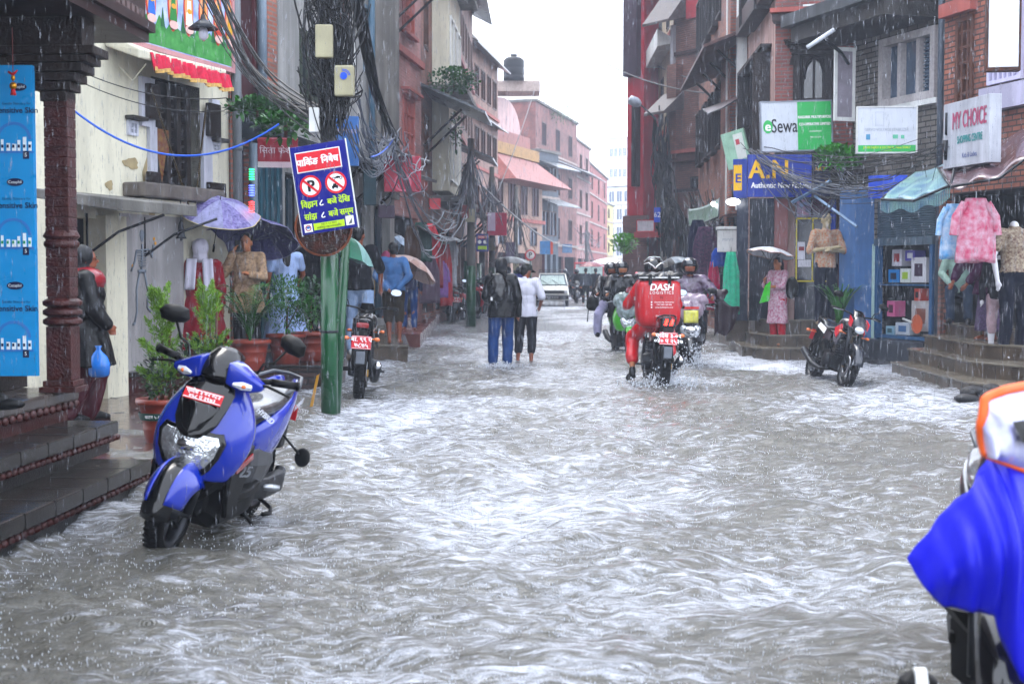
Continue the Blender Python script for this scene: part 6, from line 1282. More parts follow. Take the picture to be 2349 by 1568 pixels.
blob('mitt_body',lambda b:(b.ell((0,0,0),(.11,.1,.09)),b.ell((.08,0,.05),(.06,.06,.06))),MARD,gl,wr=.008)
# left side people on the terrace and landing
ZT=.31
PUR=mat('purple_print','4a3f7a',rough=.55,var=.5,vs=26,col2='8f8ab5'); PURD=mat('dark_purple_check','3a376a',rough=.55,var=.4,vs=30,col2='57538c'); WPR=mat('lilac_white','8f8fb0',rough=.5,var=.3,vs=20)
def pos(u,Y,z): return (xat(u,Y),Y,z)
MARN=cl('maroon_dress','8a1028',var=.25,vs=7)
a=person('woman in long crimson dress with white shawl over her head, back to us',pos(460,17.6,.1),.15,dict(elL=(-.27,-.04,1.05),wrL=(-.30,-.02,.84)),MARN,None,long_=1,topz=.35,sleeve=.9,hair=None,hood=mat('white_shawl','c2c0cf',rough=.8,var=.12),h=1.72,loose=1.3,vox=.014)
o=MB()
for s,l in ((-1,.36),(1,.62)): o.grid(lambda t,v_,s=s,l=l:(s*.09+s*.03*v_+(t-.5)*.12,-.135-.03*sin(v_*3)-.01*sin(t*9),1.42-l*v_),6,10)
o.build('shawl_end',MC['white_shawl'],a,smooth=True,solid=.01)
BEI=cl('beige_kurta','b39a80',var=.3,vs=30,col2='7a6450')
a=person('woman in patterned beige tunic phoning under the dark purple umbrella',pos(566,17.9,ZT),PI-.1,dict(elR=(.28,.1,1.12),wrR=(.12,.17,1.40),elL=(-.24,.08,1.08),wrL=(-.10,.26,1.12),head=(0,.02,1.52)),BEI,cl('black_trousers','0f0f14'),long_=.35,topz=.62,sleeve=.95,hair='tied',h=1.6,skin=SKIN2,loose=1.2,vox=.012)
ph=T('phone','black phone held to the ear of the woman in beige','phone',(xat(545,17.7),17.72,ZT+1.44)); MB().box(-.035,.035,-.005,.005,-.07,.07).build('phone_body',BLK,ph,bevel=.004)
umbrella('dark purple checked umbrella held by the woman in beige',at(583,511,18.3),tl(rad(-27),rad(2)),R_=.60,hgt=.72,m=PURD,rz=.2,open_=.26,edge=WPR)
umbrella('violet dotted umbrella with scalloped yellow edge over the white shawl',at(505,458,17.5),tl(rad(22),rad(12)),R_=.52,hgt=.6,m=PUR,m2=WPR,rz=.3,open_=.22,edge=mat('yellow_edge','b5aa7a',rough=.6))
LBD=cl('pale_blue_dress','9fb2d6',var=.15)
person('woman in pale blue puff sleeved dress hidden behind the checked umbrella',pos(655,18.8,ZT),PI*.1,dict(elR=(.25,.1,1.1),wrR=(.2,.2,.98)),LBD,None,sleeve=.3,topz=.5,h=1.62,skirt=(LBD,.98,.18,.14,.30),hair='long',vox=.015)
person('tall figure in black behind the small potted bush at the pole',pos(712,19.2,ZT),.3,{},cl('black_shirt','0e1018'),cl('black_trousers','0f0f14'),h=1.7,vox=.016)
person('man with pale collar standing just left of the green pole',pos(733,19.9,ZT),.2,{},cl('navy_shirt','1a2236'),cl('black_trousers','0f0f14'),h=1.6,vox=.016,sleeve=.45)
person('tall man in black T shirt and pale jeans walking behind the sign pole',pos(823,20.3,.22),.1,dict(elR=(.27,-.0,1.08),wrR=(.27,.10,.86),**walkL),cl('black_shirt','0e1018'),cl('pale_jeans','8fa3c0',var=.2),sleeve=.45,h=1.86,shoes=WHT,vox=.014,loose=1.1,yaw=-.4)
umbrella('green and pale umbrella half hidden behind the sign pole',at(806,545,19.0),tl(rad(-5),rad(22)),R_=.42,hgt=.5,m=mat('green_umbrella','1f6a52',rough=.4),m2=mat('pale_green_umbrella','8fb5b0',rough=.4),open_=.4)
person('barefoot man in blue sweatshirt and brown shorts with hands behind his back',pos(901,23.3,.25),.0,dict(elL=(-.27,-.1,1.1),wrL=(-.08,-.17,.90),elR=(.27,-.1,1.1),wrR=(.08,-.18,.88),kneeL=(-.08,.06,.47),ankL=(-.06,.0,.08)),cl('blue_sweatshirt','4a72a0',var=.25),cl('olive_shorts','3b3326'),leg=.62,h=1.66,topz=.82,loose=1.18,vox=.013,yaw=.3)
person('woman in mustard top and pink cap walking ahead of the man in blue',pos(886,26.4,.25),-.1,walkL,cl('mustard_top','b08a2c'),cl('grey_trousers','5a5f68'),h=1.55,vox=.018,hood=cl('pink_cap','b0567a'))
person('dark clothed person carrying white bag under the brown umbrella',pos(938,28.5,.25),.1,walkL,cl('navy_check','20284a'),JEAN,h=1.6,vox=.018)
umbrella('pale brown umbrella tilted toward the street at left',at(958,596,27.2),tl(rad(-18),rad(28)),R_=.52,hgt=.55,m=mat('brown_pink_umbrella','a98a80',rough=.4),m2=mat('pink_grey_umbrella','c2aca6',rough=.4),open_=.3)
umbrella('silver blue umbrella above the mustard dressed woman',at(922,545,30),tl(rad(-20),rad(35)),R_=.5,hgt=.5,m=mat('silver_umbrella','8fa2b5',rough=.3),m2=BLK,open_=.3)
# person in poncho behind the brick column
PB=mat('black_raincoat','06080d',rough=.4,var=.3,vs=8,coat=.05,spec=.2,bump=.5,bs=14); 
a=person('person in black and red raincoat walking out from behind the brick column',(xat(192,13.3),13.3,.0),-PI/2+.35,dict(elR=(.22,.05,1.1),wrR=(.22,.16,.93),**{k_:v_ for k_,v_ in walkL.items()}),PB,cl('maroon_trousers','4f1424',rough=.35,coat=.4),long_=.6,topz=.55,hair=None,hood=mat('dark_hood_wet','0c1018',rough=.45,var=.3),h=1.66,shoes=BLK,loose=1.5,wide=1.25,vox=.012)
def sf(b): b.ell((0,0,1.33),(.25,.18,.13),14,9); 
blob('red_yoke',sf,mat('red_wet_yoke','8a1426',rough=.3,coat=.3,var=.3,vs=9),a,vox=.013,wr=.004)
bg_=T('plastic_bag','blue plastic carrier bag in the hand of the raincoat walker','bag',at(226,835,13.0))
o=MB(); o.smooth=True; n=14
o.loft([[(.001*0+w_*cos(2*PI*i/n)*(1+.08*sin(3*2*PI*i/n)),w_*.6*sin(2*PI*i/n),z) for i in range(n)] for w_,z in ((.06,-.12),(.095,-.10),(.105,0),(.08,.07),(.03,.12),(.02,.14),(.035,.17))]); o.build('bag_body',mat('blue_bag','2f7fd0',rough=.2,coat=.5,var=.25,vs=9),bg_)
# right side people
FLW=mat('floral_white_kurta','c2b4ba',rough=.7,var=.5,vs=28,col2='a04a70')
g=V(pos(1784,23.75,.2)); a=person('woman in white floral kurta and red trousers under a white umbrella',tuple(g),PI-.9,dict(elR=(.22,.12,1.12),wrR=(.10,.24,1.22),elL=(-.2,.1,1.1),wrL=(-.02,.25,1.1)),FLW,cl('red_trousers','b01830'),long_=.35,topz=.42,sleeve=.7,hair='long',h=1.47,skin=SKIN2,vox=.012,loose=1.1)
umbrella('white folding umbrella with orange lined edge above the floral kurta',at(1770,567,23.6),tl(rad(-6),rad(10)),R_=.41,hgt=.62,m=mat('white_umbrella','c9cdd4',rough=.35),rz=.2,open_=.2,edge=mat('orange_edge','b07a5a',rough=.5))
b_=T('cloth_bag','bright green cloth bag held by the woman on the tiled steps','bag',at(1757,672,23.4)); MB().hexa([(-.11,-.03,-.17),(.05,-.03,-.13),(.05,.03,-.13),(-.11,.03,-.17)],[(-.02,-.02,.12),(.07,-.02,.2),(.07,.02,.2),(-.02,.02,.12)]).build('bag_body',cl('bright_green','3fae2e'),b_,bevel=.01)
b_=T('shoulder_bag','dark backpack on the shoulder of the woman in floral kurta','bag',at(1815,660,23.8)); blob('bag_body',lambda b:(b.ell((0,0,0),(.12,.08,.19)),),BLK,b_,wr=.005)
PURT=cl('purple_blouse','4a1240'); LSK=mat('lilac_print_skirt','6a5678',rough=.8,var=.5,vs=40,col2='30253c')
g=V(pos(2268,18.6,.53)); a=person('woman in purple blouse and patterned skirt bending forward on the stone steps',tuple(g),PI*.62,dict(chest=(0,.2,1.12),neck=(0,.36,1.2),head=(0,.45,1.24),shL=(-.17,.28,1.18),shR=(.17,.28,1.18),elL=(-.2,.42,.95),elR=(.22,.38,.98),wrL=(-.12,.5,.80),wrR=(.15,.52,.82),pel=(0,-.04,.9),hipL=(-.09,-.03,.86),hipR=(.09,-.03,.86)),PURT,None,long_=.5,topz=.66,sleeve=.8,hair='tied',h=1.5,loose=1.4,vox=.014,skirt=(LSK,.86,.14,.17,.24),skin=SKIN)
person('seated person with grey trousers in the clothes shop doorway',tuple(V(pos(2200,19.8,.70))),PI-.3,dict(pel=(0,-.2,.5),chest=(0,-.2,.8),neck=(0,-.2,1.0),head=(0,-.18,1.13),shL=(-.17,-.2,.95),shR=(.17,-.2,.95),hipL=(-.1,-.15,.48),hipR=(.1,-.15,.48),kneeL=(-.12,.25,.5),kneeR=(.12,.25,.5),ankL=(-.12,.28,.09),ankR=(.12,.3,.09),elL=(-.24,-.1,.72),elR=(.24,-.1,.72),wrL=(-.12,.12,.58),wrR=(.12,.12,.58)),cl('pale_mint_shirt','8fa79c'),cl('slate_trousers','3a4657'),h=1.6,shoes=BLK,vox=.015)
# mannequins
MANQ=mat('mannequin_cream','b5a78a',rough=.3,var=.1); MANW=mat('mannequin_white','c9c8cc',rough=.25,var=.06)
a=person('cream mannequin in orange floral shirt standing behind the shop glass steps',pos(1893,23.55,.55),PI+.2,dict(elL=(-.27,.05,1.08),wrL=(.02,.2,1.08),elR=(.27,.05,1.08),wrR=(-.05,.22,1.13)),mat('orange_floral_shirt','b5b0a0',rough=.7,var=.5,vs=35,col2='b0662c'),cl('dark_jeans','131c30'),sleeve=.5,hair=None,skin=MANQ,h=1.86,cat='mannequin',name='mannequin',vox=.014)
a=person('white footed mannequin in cream printed blouse and navy trousers at right edge',pos(2325,17.7,.34),PI+.3,dict(elL=(-.26,0,1.1),elR=(.26,0,1.1)),mat('cream_print_blouse','a59a86',rough=.75,var=.5,vs=40,col2='5a3a34'),cl('navy_trousers','0e1326'),sleeve=.3,leg=.9,hair=None,nohead=True,skin=MANW,h=1.92,topz=.9,cat='mannequin',name='mannequin',vox=.014)
a=person('white footed mannequin legs in pink trousers beside the navy trousers mannequin',pos(2292,18.0,.34),PI-.2,{},cl('charcoal_wrap','1c1a20'),cl('pale_pink_trousers','a58f94'),leg=.6,hair=None,nohead=True,skin=MANW,h=1.45,topz=.8,cat='mannequin',name='mannequin',vox=.016)
# distant people
def far_person(label,u,Y,top,bot,z=0,rz=0,h=1.62,**k): return person(label,(xat(u,Y),Y,z),rz,k.pop('pose',{}),top,bot,h=h,vox=.026,**k)
dg_=cl('slate_shirt','3a4450'); 
far_person('left of the two dark clad walkers under the red umbrella',1343,63,dg_,cl('black_trousers','0f0f14'),pose=walkL); far_person('right of the two dark clad walkers under the red umbrella',1366,63.5,cl('slate_shirt2','2c333e'),cl('black_trousers','0f0f14'),pose=walkL)
umbrella('dusky red umbrella shared by two distant walkers',at(1357,600,62.8),tl(0,0),R_=.6,hgt=.6,m=mat('wine_umbrella','7d2c3c',rough=.4),open_=.24)
umbrella('white umbrella behind the red umbrella in the haze',at(1402,592,66),tl(0,rad(5)),R_=.95,hgt=.8,m=mat('white_umbrella2','d5d9de',rough=.4),open_=.2)
far_person('distant pedestrian standing under the white umbrella',1405,66.5,dg_,DKP)
bkb=m2
def far_bike(label,plabel,u,Y,rz,top,src=pk):
    b=dup(src,(xat(u,Y),Y,-.03),(0,0,rz),label,'motorbikes riding in the distance'); 
    person(plabel,(xat(u,Y),Y,0),rz,ride,top,DKP,hat='helmet',hair=None,vox=.024,loose=1.3)
far_bike('distant motorcycle coming toward us between car and jeep','helmeted rider in dark coat between the taxi and the jeep',1322,67,PI,cl('dark_coat','14161c'))
far_bike('motorcycle half hidden behind the walking pair','helmeted rider in violet blue jacket left of the taxi',1192,47,.1,cl('violet_jacket','2a2f80'))
far_bike('motorcycle leading left of the violet jacket rider','helmeted rider in olive coat near the parked bikes',1165,50,.05,cl('olive_coat','2c3a30'))
far_bike('motorcycle passing behind the taxi roof','white helmeted rider behind the taxi',1295,75,PI,cl('dark_coat2','20232c'))
umbrella('dark umbrella above the parked bikes at left',at(1168,588,50),tl(0,0),R_=.75,hgt=.7,m=mat('slate_umbrella','2f3c44',rough=.4),open_=.2)
far_person('pedestrian holding the dark umbrella near the parked bikes',1162,50.5,cl('olive_coat','2c3a30'),DKP)
umbrella('grey umbrella at the right shop row behind the maroon rider',at(1535,592,33),tl(rad(-10),rad(-20)),R_=.5,hgt=.6,m=mat('grey_umbrella','7f8c96',rough=.35),m2=BLK,open_=.3)
far_person('shopper in pink top beside the right stalls',1510,34,cl('pink_top','b0355f'),DKP,z=0)
# foreground rain cape over a scooter at right edge
FX=1.62; FY=4.0
fs_=scooter('foreground_scooter','black scooter under a blue rain cape at the right picture edge',flat('black_body','101115',rough=.2,coat=.7),plate=('बा ६१','२२९४')); fs_.location=(1.66,4.72,-.02); fs_.rotation_euler=(0,0,hd((-.33,-.944)))
for ch in list(fs_.children):
    if ch.name.split('.')[0] in ('mirror','number_plate','brake_lever','handle_grip','visor','cowl_wing','turn_signal','front_panel'):
        for k_ in list(ch.children): bpy.data.objects.remove(k_)
        bpy.data.objects.remove(ch)
for ch in fs_.children:
    if ch.name.split('.')[0] in ('apron','inner_leg_shield','handlebar_cowl'): ch.scale.x=.5
fm_=T('crash_guard','black guard with white top strip at the bottom right corner','guard',(xat(2118,3.3),3.3,0)); z_=at(2118,1535,3.3).z
MB().loft([[(x*s,y*s,z) for x,y in ((-.05,-.03),(.05,-.03),(.05,.03),(-.05,.03))] for s,z in ((1.2,.0),(1.1,z_-.08),(.8,z_-.02),(.3,z_))]).build('guard_body',BLK,fm_,bevel=.01); MB().hexa([(-.012,-.05,z_-.1),(.02,-.05,z_-.1),(.02,-.04,z_-.1),(-.012,-.04,z_-.1)],[(-.012,-.02,z_+.006),(.015,-.02,z_+.006),(.015,.0,z_+.006),(-.012,.0,z_+.006)]).build('white_strip',WHT,fm_)
cape=T('rain_cape','royal blue rain cape with orange hemmed clear window at right edge','rain cape',(FX,FY,0))
RBL=mat('royal_blue_cape','0410b4',rough=.55,var=.15,vs=3,coat=0,bump=.2,bs=8)
def pc_(u,v,Y): a=at(u,v,Y); return V((a.x-FX,a.y-FY,a.z))
P=[pc_(2258,1050,3.95),pc_(2330,1040,4.0),pc_(2420,1040,4.25)]
rowsA=[(2262,1050,3.9),(2200,1120,3.85),(2130,1200,3.8),(2082,1278,3.75)]
rowsB=[(2300,1060,3.75),(2270,1150,3.65),(2220,1240,3.6),(2180,1320,3.6)]
def S4(t,s):  # s across from tip edge to right
    L_=[pc_(*q) for q in ((2262,1045,3.95),(2205,1120,3.9),(2140,1195,3.85),(2082,1278,3.8))]
    B_=[pc_(*q) for q in ((2082,1278,3.8),(2120,1345,3.72),(2165,1385,3.7),(2215,1390,3.7),(2290,1375,3.72))]
    return None
def bez(ps,t): 
    ps=[V(p_) for p_ in ps]
    while len(ps)>1: ps=[ps[i].lerp(ps[i+1],t) for i in range(len(ps)-1)]
    return ps[0]
topc=[pc_(2082,1278,3.85),pc_(2150,1190,3.8),pc_(2215,1125,3.75),pc_(2275,1040,3.75),pc_(2300,1035,3.8),pc_(2450,1000,4.0)]
botc=[pc_(2082,1281,3.85),pc_(2118,1345,3.75),pc_(2165,1392,3.68),pc_(2225,1398,3.66),pc_(2275,1405,3.66),pc_(2335,1560,3.7),pc_(2500,1640,3.9)]
def poly(ps,t):
    x=t*(len(ps)-1); i=min(int(x),len(ps)-2); return ps[i].lerp(ps[i+1],x-i)
o=MB(); o.grid(lambda t,s:(lambda a:(a.x,a.y-.13*sin(PI*s)*min(1,t*2)-.025*sin(s*7+t*9)*t+(.022*sin(t*23+s*5+2*sin(t*6))+.012*sin(t*41-s*9))*min(1,t*2.5),a.z))(poly(topc,t).lerp(poly(botc,t),s)),40,24); o.build('cape_cloth',RBL,cape,smooth=True,solid=.006)
def wf_(t,s):
    c=[pc_(2262,1045,3.7),pc_(2248,975,3.7),pc_(2262,915,3.7),pc_(2300,895,3.75),pc_(2440,870,3.95)]; d_=[pc_(2262,1045,3.7),pc_(2300,1060,3.7),pc_(2340,1075,3.75),pc_(2380,1090,3.8),pc_(2440,1110,3.95)]
    a=poly(c,t).lerp(poly(d_,t),s); return (a.x,a.y-.07*sin(PI*s)+.008*sin(t*15+s*9),a.z)
o=MB(); o.grid(wf_,24,14); wo=o.build('clear_window',mat('cloudy_window','8f8fb5',rough=.15,var=.4,vs=9,coat=.6,bump=.5,bs=14,col2='c4c6de'),cape,smooth=True,solid=.005)
MB().tube([wf_(t/30,0) for t in range(31)],.014,6).tube([wf_(t/30,1) for t in range(31)],.008,6).build('orange_hem',flat('orange_hem','d8662a',rough=.5),wo)
MB().grid(lambda t,s:(lambda a,b:tuple(V(a).lerp(V(b),s)+V((0,-.035,0))))(wf_(.55+.4*t,.28+.05*t),wf_(.55+.4*t,.55+.03*sin(t*3))),8,5).build('dark_slot',BLK,wo,smooth=True)
# ================= POLES, SIGNS, CABLES =================
GRNP=mat('green_pole_paint','0b5a34',rough=.3,var=.25,vs=4,streak=.35,coat=.3); ROYB=mat('sign_blue','0a1a86',rough=.35,var=.1,streak=.12,coat=.2); YG=flat('sign_yellow_green','b6d62a',rough=.4); SRED=flat('sign_red','cf2a38',rough=.4)
pole=T('green_pole','thick green painted steel pole standing in the water beside the pots','pole',(xat(754,14.2),14.2,0))
o=MB(); o.tube([(0,0,-.1),(0.0,0,1.62)],[.086,.08],20); o.build('lower_tube',GRNP,pole); MB().tube([(0,0,1.62),(-.0,.02,4),(.03,.05,9)],[.075,.08,.07],14).build('upper_mast',mat('grey_mast','6d6d6a',rough=.6,var=.3,streak=.5),pole)
MB().tube([(0,0,.82),(0,0,.845)],.091,20).build('clamp',DST,pole); 
p2=T('green_pipe','thin green steel pipe leaning behind the thick green pole','pole',(xat(772,14.45),14.45,0)); o=MB(); o.tube([(-.02,0,-.1),(.09,.05,1.75)],.045,12); o.tube([(.0,-.06,1.75),(.0,-.05,1.2)],.028,8); o.build('tube',GRNP,p2)
MB().tube([(-.0,-.08,1.7),(.015,-.08,.95)],.012,6).ell((.015,-.08,.93),.018).build('hanging_tube',GRNP,p2)
ys=T('yellow_stake','yellow reflective strip leaning at the foot of the green pole','strip',(xat(724,14.6),14.6,0)); MB().hexa([(-.08,0,0),(-.05,0,0),(-.05,.02,0),(-.08,.02,0)],[(.0,0,.36),(.03,0,.38),(.03,.02,.38),(0,.02,.36)]).build('strip_body',flat('stake_yellow','c08f1c'),ys); ys.name='reflective_stake'
# no parking board
c=at(742,430,13.95); sg=signbox('parking_sign','blue tilted Nepali no parking board on the green pole','sign',c,.555,.86,rad(-6),ROYB,th=.03,tilt=rad(-8.5)); 
MB().box(.28,.286,-.004,.034,-.44,.44).box(-.286,-.28,-.004,.034,-.44,.44).build('white_edge',WHT,sg)
o=MB(); o.box(-.235,.215,-.006,-.001,.17,.37); o.build('white_border',WLT,sg); MB().box(-.225,.205,-.010,-.0065,.18,.36).build('red_panel',SRED,sg)
txt('पािकंङ',.092,WLT,sg,(-.122,-.011,.262),bold=.004,sx=.92); txt('िनषेध',.092,WLT,sg,(.105,-.011,.262),bold=.004,sx=.92)
for cx in (-.125,.13):
    o=MB(); o.prism(circ(cx,.03,.098,32),-.006,-.001,'y'); o.build('sign_disc',WLT,sg)
    o=MB(); ringm(o,cx,.03,.108,.086,-.0075,32); o.build('red_ring',SRED,sg)
txt('P',.15,BLK,sg,(-.12,-.009,.028),bold=.005)
o=MB(); o.box(.085,.145,-.0085,-.0065,-.02,.0); o.prism([(.095,.0),(.135,.0),(.128,.02),(.102,.02)],-.0085,-.0065,'y'); 
for x in (.095,.135): o.prism(circ(x,-.022,.009,10),-.0085,-.0065,'y')
for x in (.115,.185): ringm(o,x,.068,.016,.01,-.0085,14)
o.prism([(.12,.075),(.15,.09),(.185,.083),(.175,.07),(.15,.066)],-.0085,-.0065,'y'); o.build('vehicle_pictogram',BLK,sg)
for cx in (-.125,.13):
    o=MB(); a=rad(-45); dx,dz=cos(a),sin(a); l=.088; t=.011
    o.prism([(cx-l*dx-t*dz,.03-l*dz+t*dx),(cx-l*dx+t*dz,.03-l*dz-t*dx),(cx+l*dx+t*dz,.03+l*dz-t*dx),(cx+l*dx-t*dz,.03+l*dz+t*dx)],-.0125,-.0105,'y'); o.build('red_slash',SRED,sg)
txt('िवहान',.085,YG,sg,(-.165,-.003,-.145),bold=.003,sx=.88); txt('८',.085,WLT,sg,(-.045,-.003,-.145),bold=.002); txt('बजे देिख',.082,YG,sg,(.13,-.003,-.145),bold=.003,sx=.86)
txt('सांझ',.085,YG,sg,(-.17,-.003,-.265),bold=.003,sx=.88); txt('८',.085,WLT,sg,(-.045,-.003,-.265),bold=.002); txt('बजे सम्म',.082,YG,sg,(.135,-.003,-.265),bold=.003,sx=.86)
MB().box(-.155,.155,-.005,-.001,-.40,-.335).build('yellow_strip',YG,sg); txt('वडा नं. १२ पाटन',.026,BLK,sg,(0,-.006,-.352)); txt('ललितपुर महानगरपालिका',.027,BLK,sg,(0,-.006,-.383))
o=MB(); o.box(-.25,-.17,-.005,-.001,-.41,-.33); o.box(.17,.25,-.005,-.001,-.40,-.31); o.build('emblem_patch',WLT,sg); o=MB(); ringm(o,-.21,-.37,.03,.02,-.006,18); o.build('emblem_ring',flat('emb_red','b04a4a'),sg); MB().prism(circ(-.21,-.365,.019,12,.012),-.007,-.0055,'y').build('emblem_blue',flat('emb_blue','2f6fb5'),sg); MB().prism([(.19,-.39),(.235,-.33),(.23,-.385)],-.006,-.0055,'y').build('emblem_line',STEEL,sg)
# rusty round board behind
rb=T('rusty_round_board','round rusty old sign plate hanging under the no parking board','sign',at(742,522,14.05)); RUST=mat('rust','5a2f18',rough=.7,var=.6,vs=9,col2='1f1512',bump=.5)
o=MB(); o.lathe([(0,-.01),(.27,-.01),(.275,0),(.27,.012),(0,.012)],36,(0,0,0),'y'); o.build('disc',RUST,rb); o=MB(); o.lathe([(.265,-.02),(.285,-.02),(.285,.02),(.265,.02),(.265,-.02)],36,(0,0,0),'y',cap=False); o.build('rim',mat('rust_orange','7a4424',rough=.6,var=.4,vs=9),rb)
o=MB()
for i in range(50):
    a=random.uniform(PI,2*PI); q=random.uniform(.02,.25); x,z=q*cos(a),q*sin(a); o.box(x,x+random.uniform(.01,.05),-.018,-.011,z,z+random.uniform(.004,.015))
o.build('peeling_flake',mat('flake','6d6660',rough=.7,var=.5,vs=40,col2='27140f'),rb)
# meter boxes on the pole
bxm=mat('aged_cream_box','a9a489',rough=.5,var=.15,vs=5,streak=.3)
b1=T('internet_box','cream rounded junction box with a blue wave emblem above the parking board','junction box',at(788,185,13.9),rad(-4)); MB().box(-.095,.095,0,.09,-.15,.15).build('housing',bxm,b1,bevel=.02)
o=MB(); o.prism(circ(0,.045,.036,18),-.006,-.001,'y'); o.build('blue_emblem',flat('emb_blue2','1f55c0'),b1); o=MB()
for r0 in (.045,.058):
    n=8
    for i in range(n):
        t0,t1=PI*.02+PI*.55*i/n,PI*.02+PI*.55*(i+1)/n; o.add([(r0*cos(t0),-.004,.045+r0*sin(t0)),(r0*cos(t1),-.004,.045+r0*sin(t1)),((r0+.007)*cos(t1),-.004,.045+(r0+.007)*sin(t1)),((r0+.007)*cos(t0),-.004,.045+(r0+.007)*sin(t0))],[(0,1,2,3)])
o.build('wave_mark',flat('emb_blue2','1f55c0'),b1)
b2=T('junction_box','grubby cream junction box buried in the cable tangle at the top','junction box',at(743,92,13.9),rad(4)); MB().box(-.085,.085,0,.1,-.17,.15).build('housing',bxm,b2,bevel=.015)
b3=T('junction_box','narrow white meter box just above left of the parking board','junction box',at(720,275,14.0)); MB().box(-.05,.05,0,.08,-.12,.12).build('housing',WHT,b3,bevel=.008)
b4=T('junction_box','white meter box behind the cable tangle right of the pole','junction box',at(800,120,14.6)); MB().box(-.06,.06,0,.08,-.13,.15).build('housing',WHT,b4,bevel=.008)
CB=mat('black_cable','0b0b0e',rough=.4,var=.3); CBW=mat('grey_cable','5f646e',rough=.35,var=.3); CBB=flat('blue_cable','1c5fc0',rough=.4)
def cat(p0,p1,sag,n=14,jit=0):
    p0,p1=V(p0),V(p1); return [p0.lerp(p1,i/n)+V((random.uniform(-jit,jit),random.uniform(-jit,jit),-sag*4*(i/n)*(1-i/n)+random.uniform(-jit,jit))) for i in range(n+1)]
def tangle(name,label,strands,m,r=.007,n=5,kind='stuff'):
    o=MB()
    for pts,rr in strands: o.tube(pts,rr or r,n,cap=False)
    o=o.build(name,m); 
    if kind: o['kind']=kind
    o['label']=label; 
    return o
rnd=random.uniform
st=[]
px_,py_=xat(765,14.1),14.1
for i in range(150):   # main tangle round the mast: loops drooping
    z1=zat(rnd(-120,220),14); z0=zat(rnd(200,330),14); x0=px_+rnd(-.24,.24)*(1 if i%3 else 1.6); x1=px_+rnd(-.12,.14)
    k=[V((x0,py_+rnd(-.18,.25),z1)),V((x0+rnd(-.15,.15),py_+rnd(-.2,.25),(z1*2+z0)/3)),V((x1+rnd(-.2,.2),py_+rnd(-.2,.2),(z1+z0*2)/3)),V((x1,py_+rnd(-.15,.1),z0))]
    st.append(([bez(k,t/10) for t in range(11)],rnd(.004,.011)))
for i in range(46):   # coils
    cx,cz=px_+rnd(-.2,.1),zat(rnd(-60,150),14); rr=rnd(.1,.26); st.append(([V((cx+rr*.6*cos(a*.45+i),py_-.1+rnd(-.03,.03),cz+rr*sin(a*.45+i))) for a in range(14)],rnd(.004,.009)))
tangle('cable_tangle','black cable tangle coiled round the pole',st,CB)
st=[]   # left bundles sweeping up-left from the pole to above cream house
for i in range(16):
    p0=at(470+rnd(-30,40),-40+rnd(-30,20),15.5+rnd(-.3,.3)); p1=at(735+rnd(-25,20),290+rnd(-40,25),14.2); mid=at(590+rnd(-35,25),190+rnd(-30,40),15)
    st.append(([bez([p0,mid,mid,p1],t/12) for t in range(13)],rnd(.005,.013)))
for i in range(14):
    p0=at(800+rnd(-10,20),-60,14.2); p1=at(905+rnd(-30,20),320+rnd(-40,20),17); mid=at(850+rnd(-10,20),180,15); st.append(([bez([p0,mid,mid+V((.05,0,-.3)),p1],t/12) for t in range(13)],rnd(.006,.016)))
tangle('cable_tangle','black cable bundles sweeping to both sides of the pole',st,CB)
st=[]
for i in range(20):   # pale loops right of the pole
    a=at(800+rnd(-20,60),rnd(120,330),14.8+rnd(-.3,1)); b=at(905+rnd(-25,25),rnd(290,340),17+rnd(-1,1)); st.append((cat(a,b,rnd(.1,.6),12,.01),rnd(.004,.008)))
for i in range(15):
    a=at(880+rnd(-60,60),rnd(290,380),17+rnd(-2,2)); b=at(930+rnd(-60,70),rnd(330,480),18+rnd(-2,2)); st.append((cat(a,b,rnd(.05,.35),10,.02),rnd(.004,.008)))
for i in range(10):
    a=at(900,330+rnd(-10,10),17); b=at(1040+rnd(-30,40),rnd(480,560),24); st.append((cat(a,b,rnd(.1,.8),12,.02),rnd(.005,.01)))
tangle('cable_tangle','pale grey wire loops hanging right of the pole',st,CBW)
# small fan shaped bundles on the far poles at left
for (u,Y,vt,vb,lb) in ((1080,38,330,560,'first'),(1128,52,395,600,'second'),(1183,64,440,610,'third'),(1345,95,520,620,'fourth')):
    st=[]; st2=[]
    for i in range(34):
        a=at(u+rnd(-3,3),vt+rnd(0,25),Y); b=at(u+rnd(-70,70)*38/Y*1.2,vb-rnd(0,110),Y+rnd(-4,6)); st.append((cat(a,b,rnd(.0,.6),8,.03),rnd(.008,.02)))
    tangle('cable_fan','grey-white fan of cables on the %s far pole at left'%lb,st,CBW if lb!='third' else CB,n=4)
    pl=T('utility_pole','concrete utility pole carrying the %s cable fan along the left row'%lb,'pole',(xat(u,Y),Y,0),group='utility poles down the left side')
    MB().tube([(0,0,-.1),(0,0,zat(vt-12,Y))],[.13,.09],10).build('mast',CONC,pl); MB().box(-.14,.14,-.22,-.1,zat(vt+180,Y),zat(vt+150,Y)).build('junction_housing',bxm,pl); MB().tube([(0,0,-.1),(0,0,1.6)],[.14,.135],10).build('green_sleeve',GRNP,pl)
for (u,Y,l) in ((1070,44,'short green pole in front of the parked bikes'),(1098,56,'second short green pole farther along the left')):
    q=T('green_pole',l,'pole',(xat(u,Y),Y,0)); MB().tube([(0,0,-.1),(0,0,1.75)],.09,12).tube([(0,0,1.75),(0,0,1.78)],.1,12).build('tube',GRNP,q)
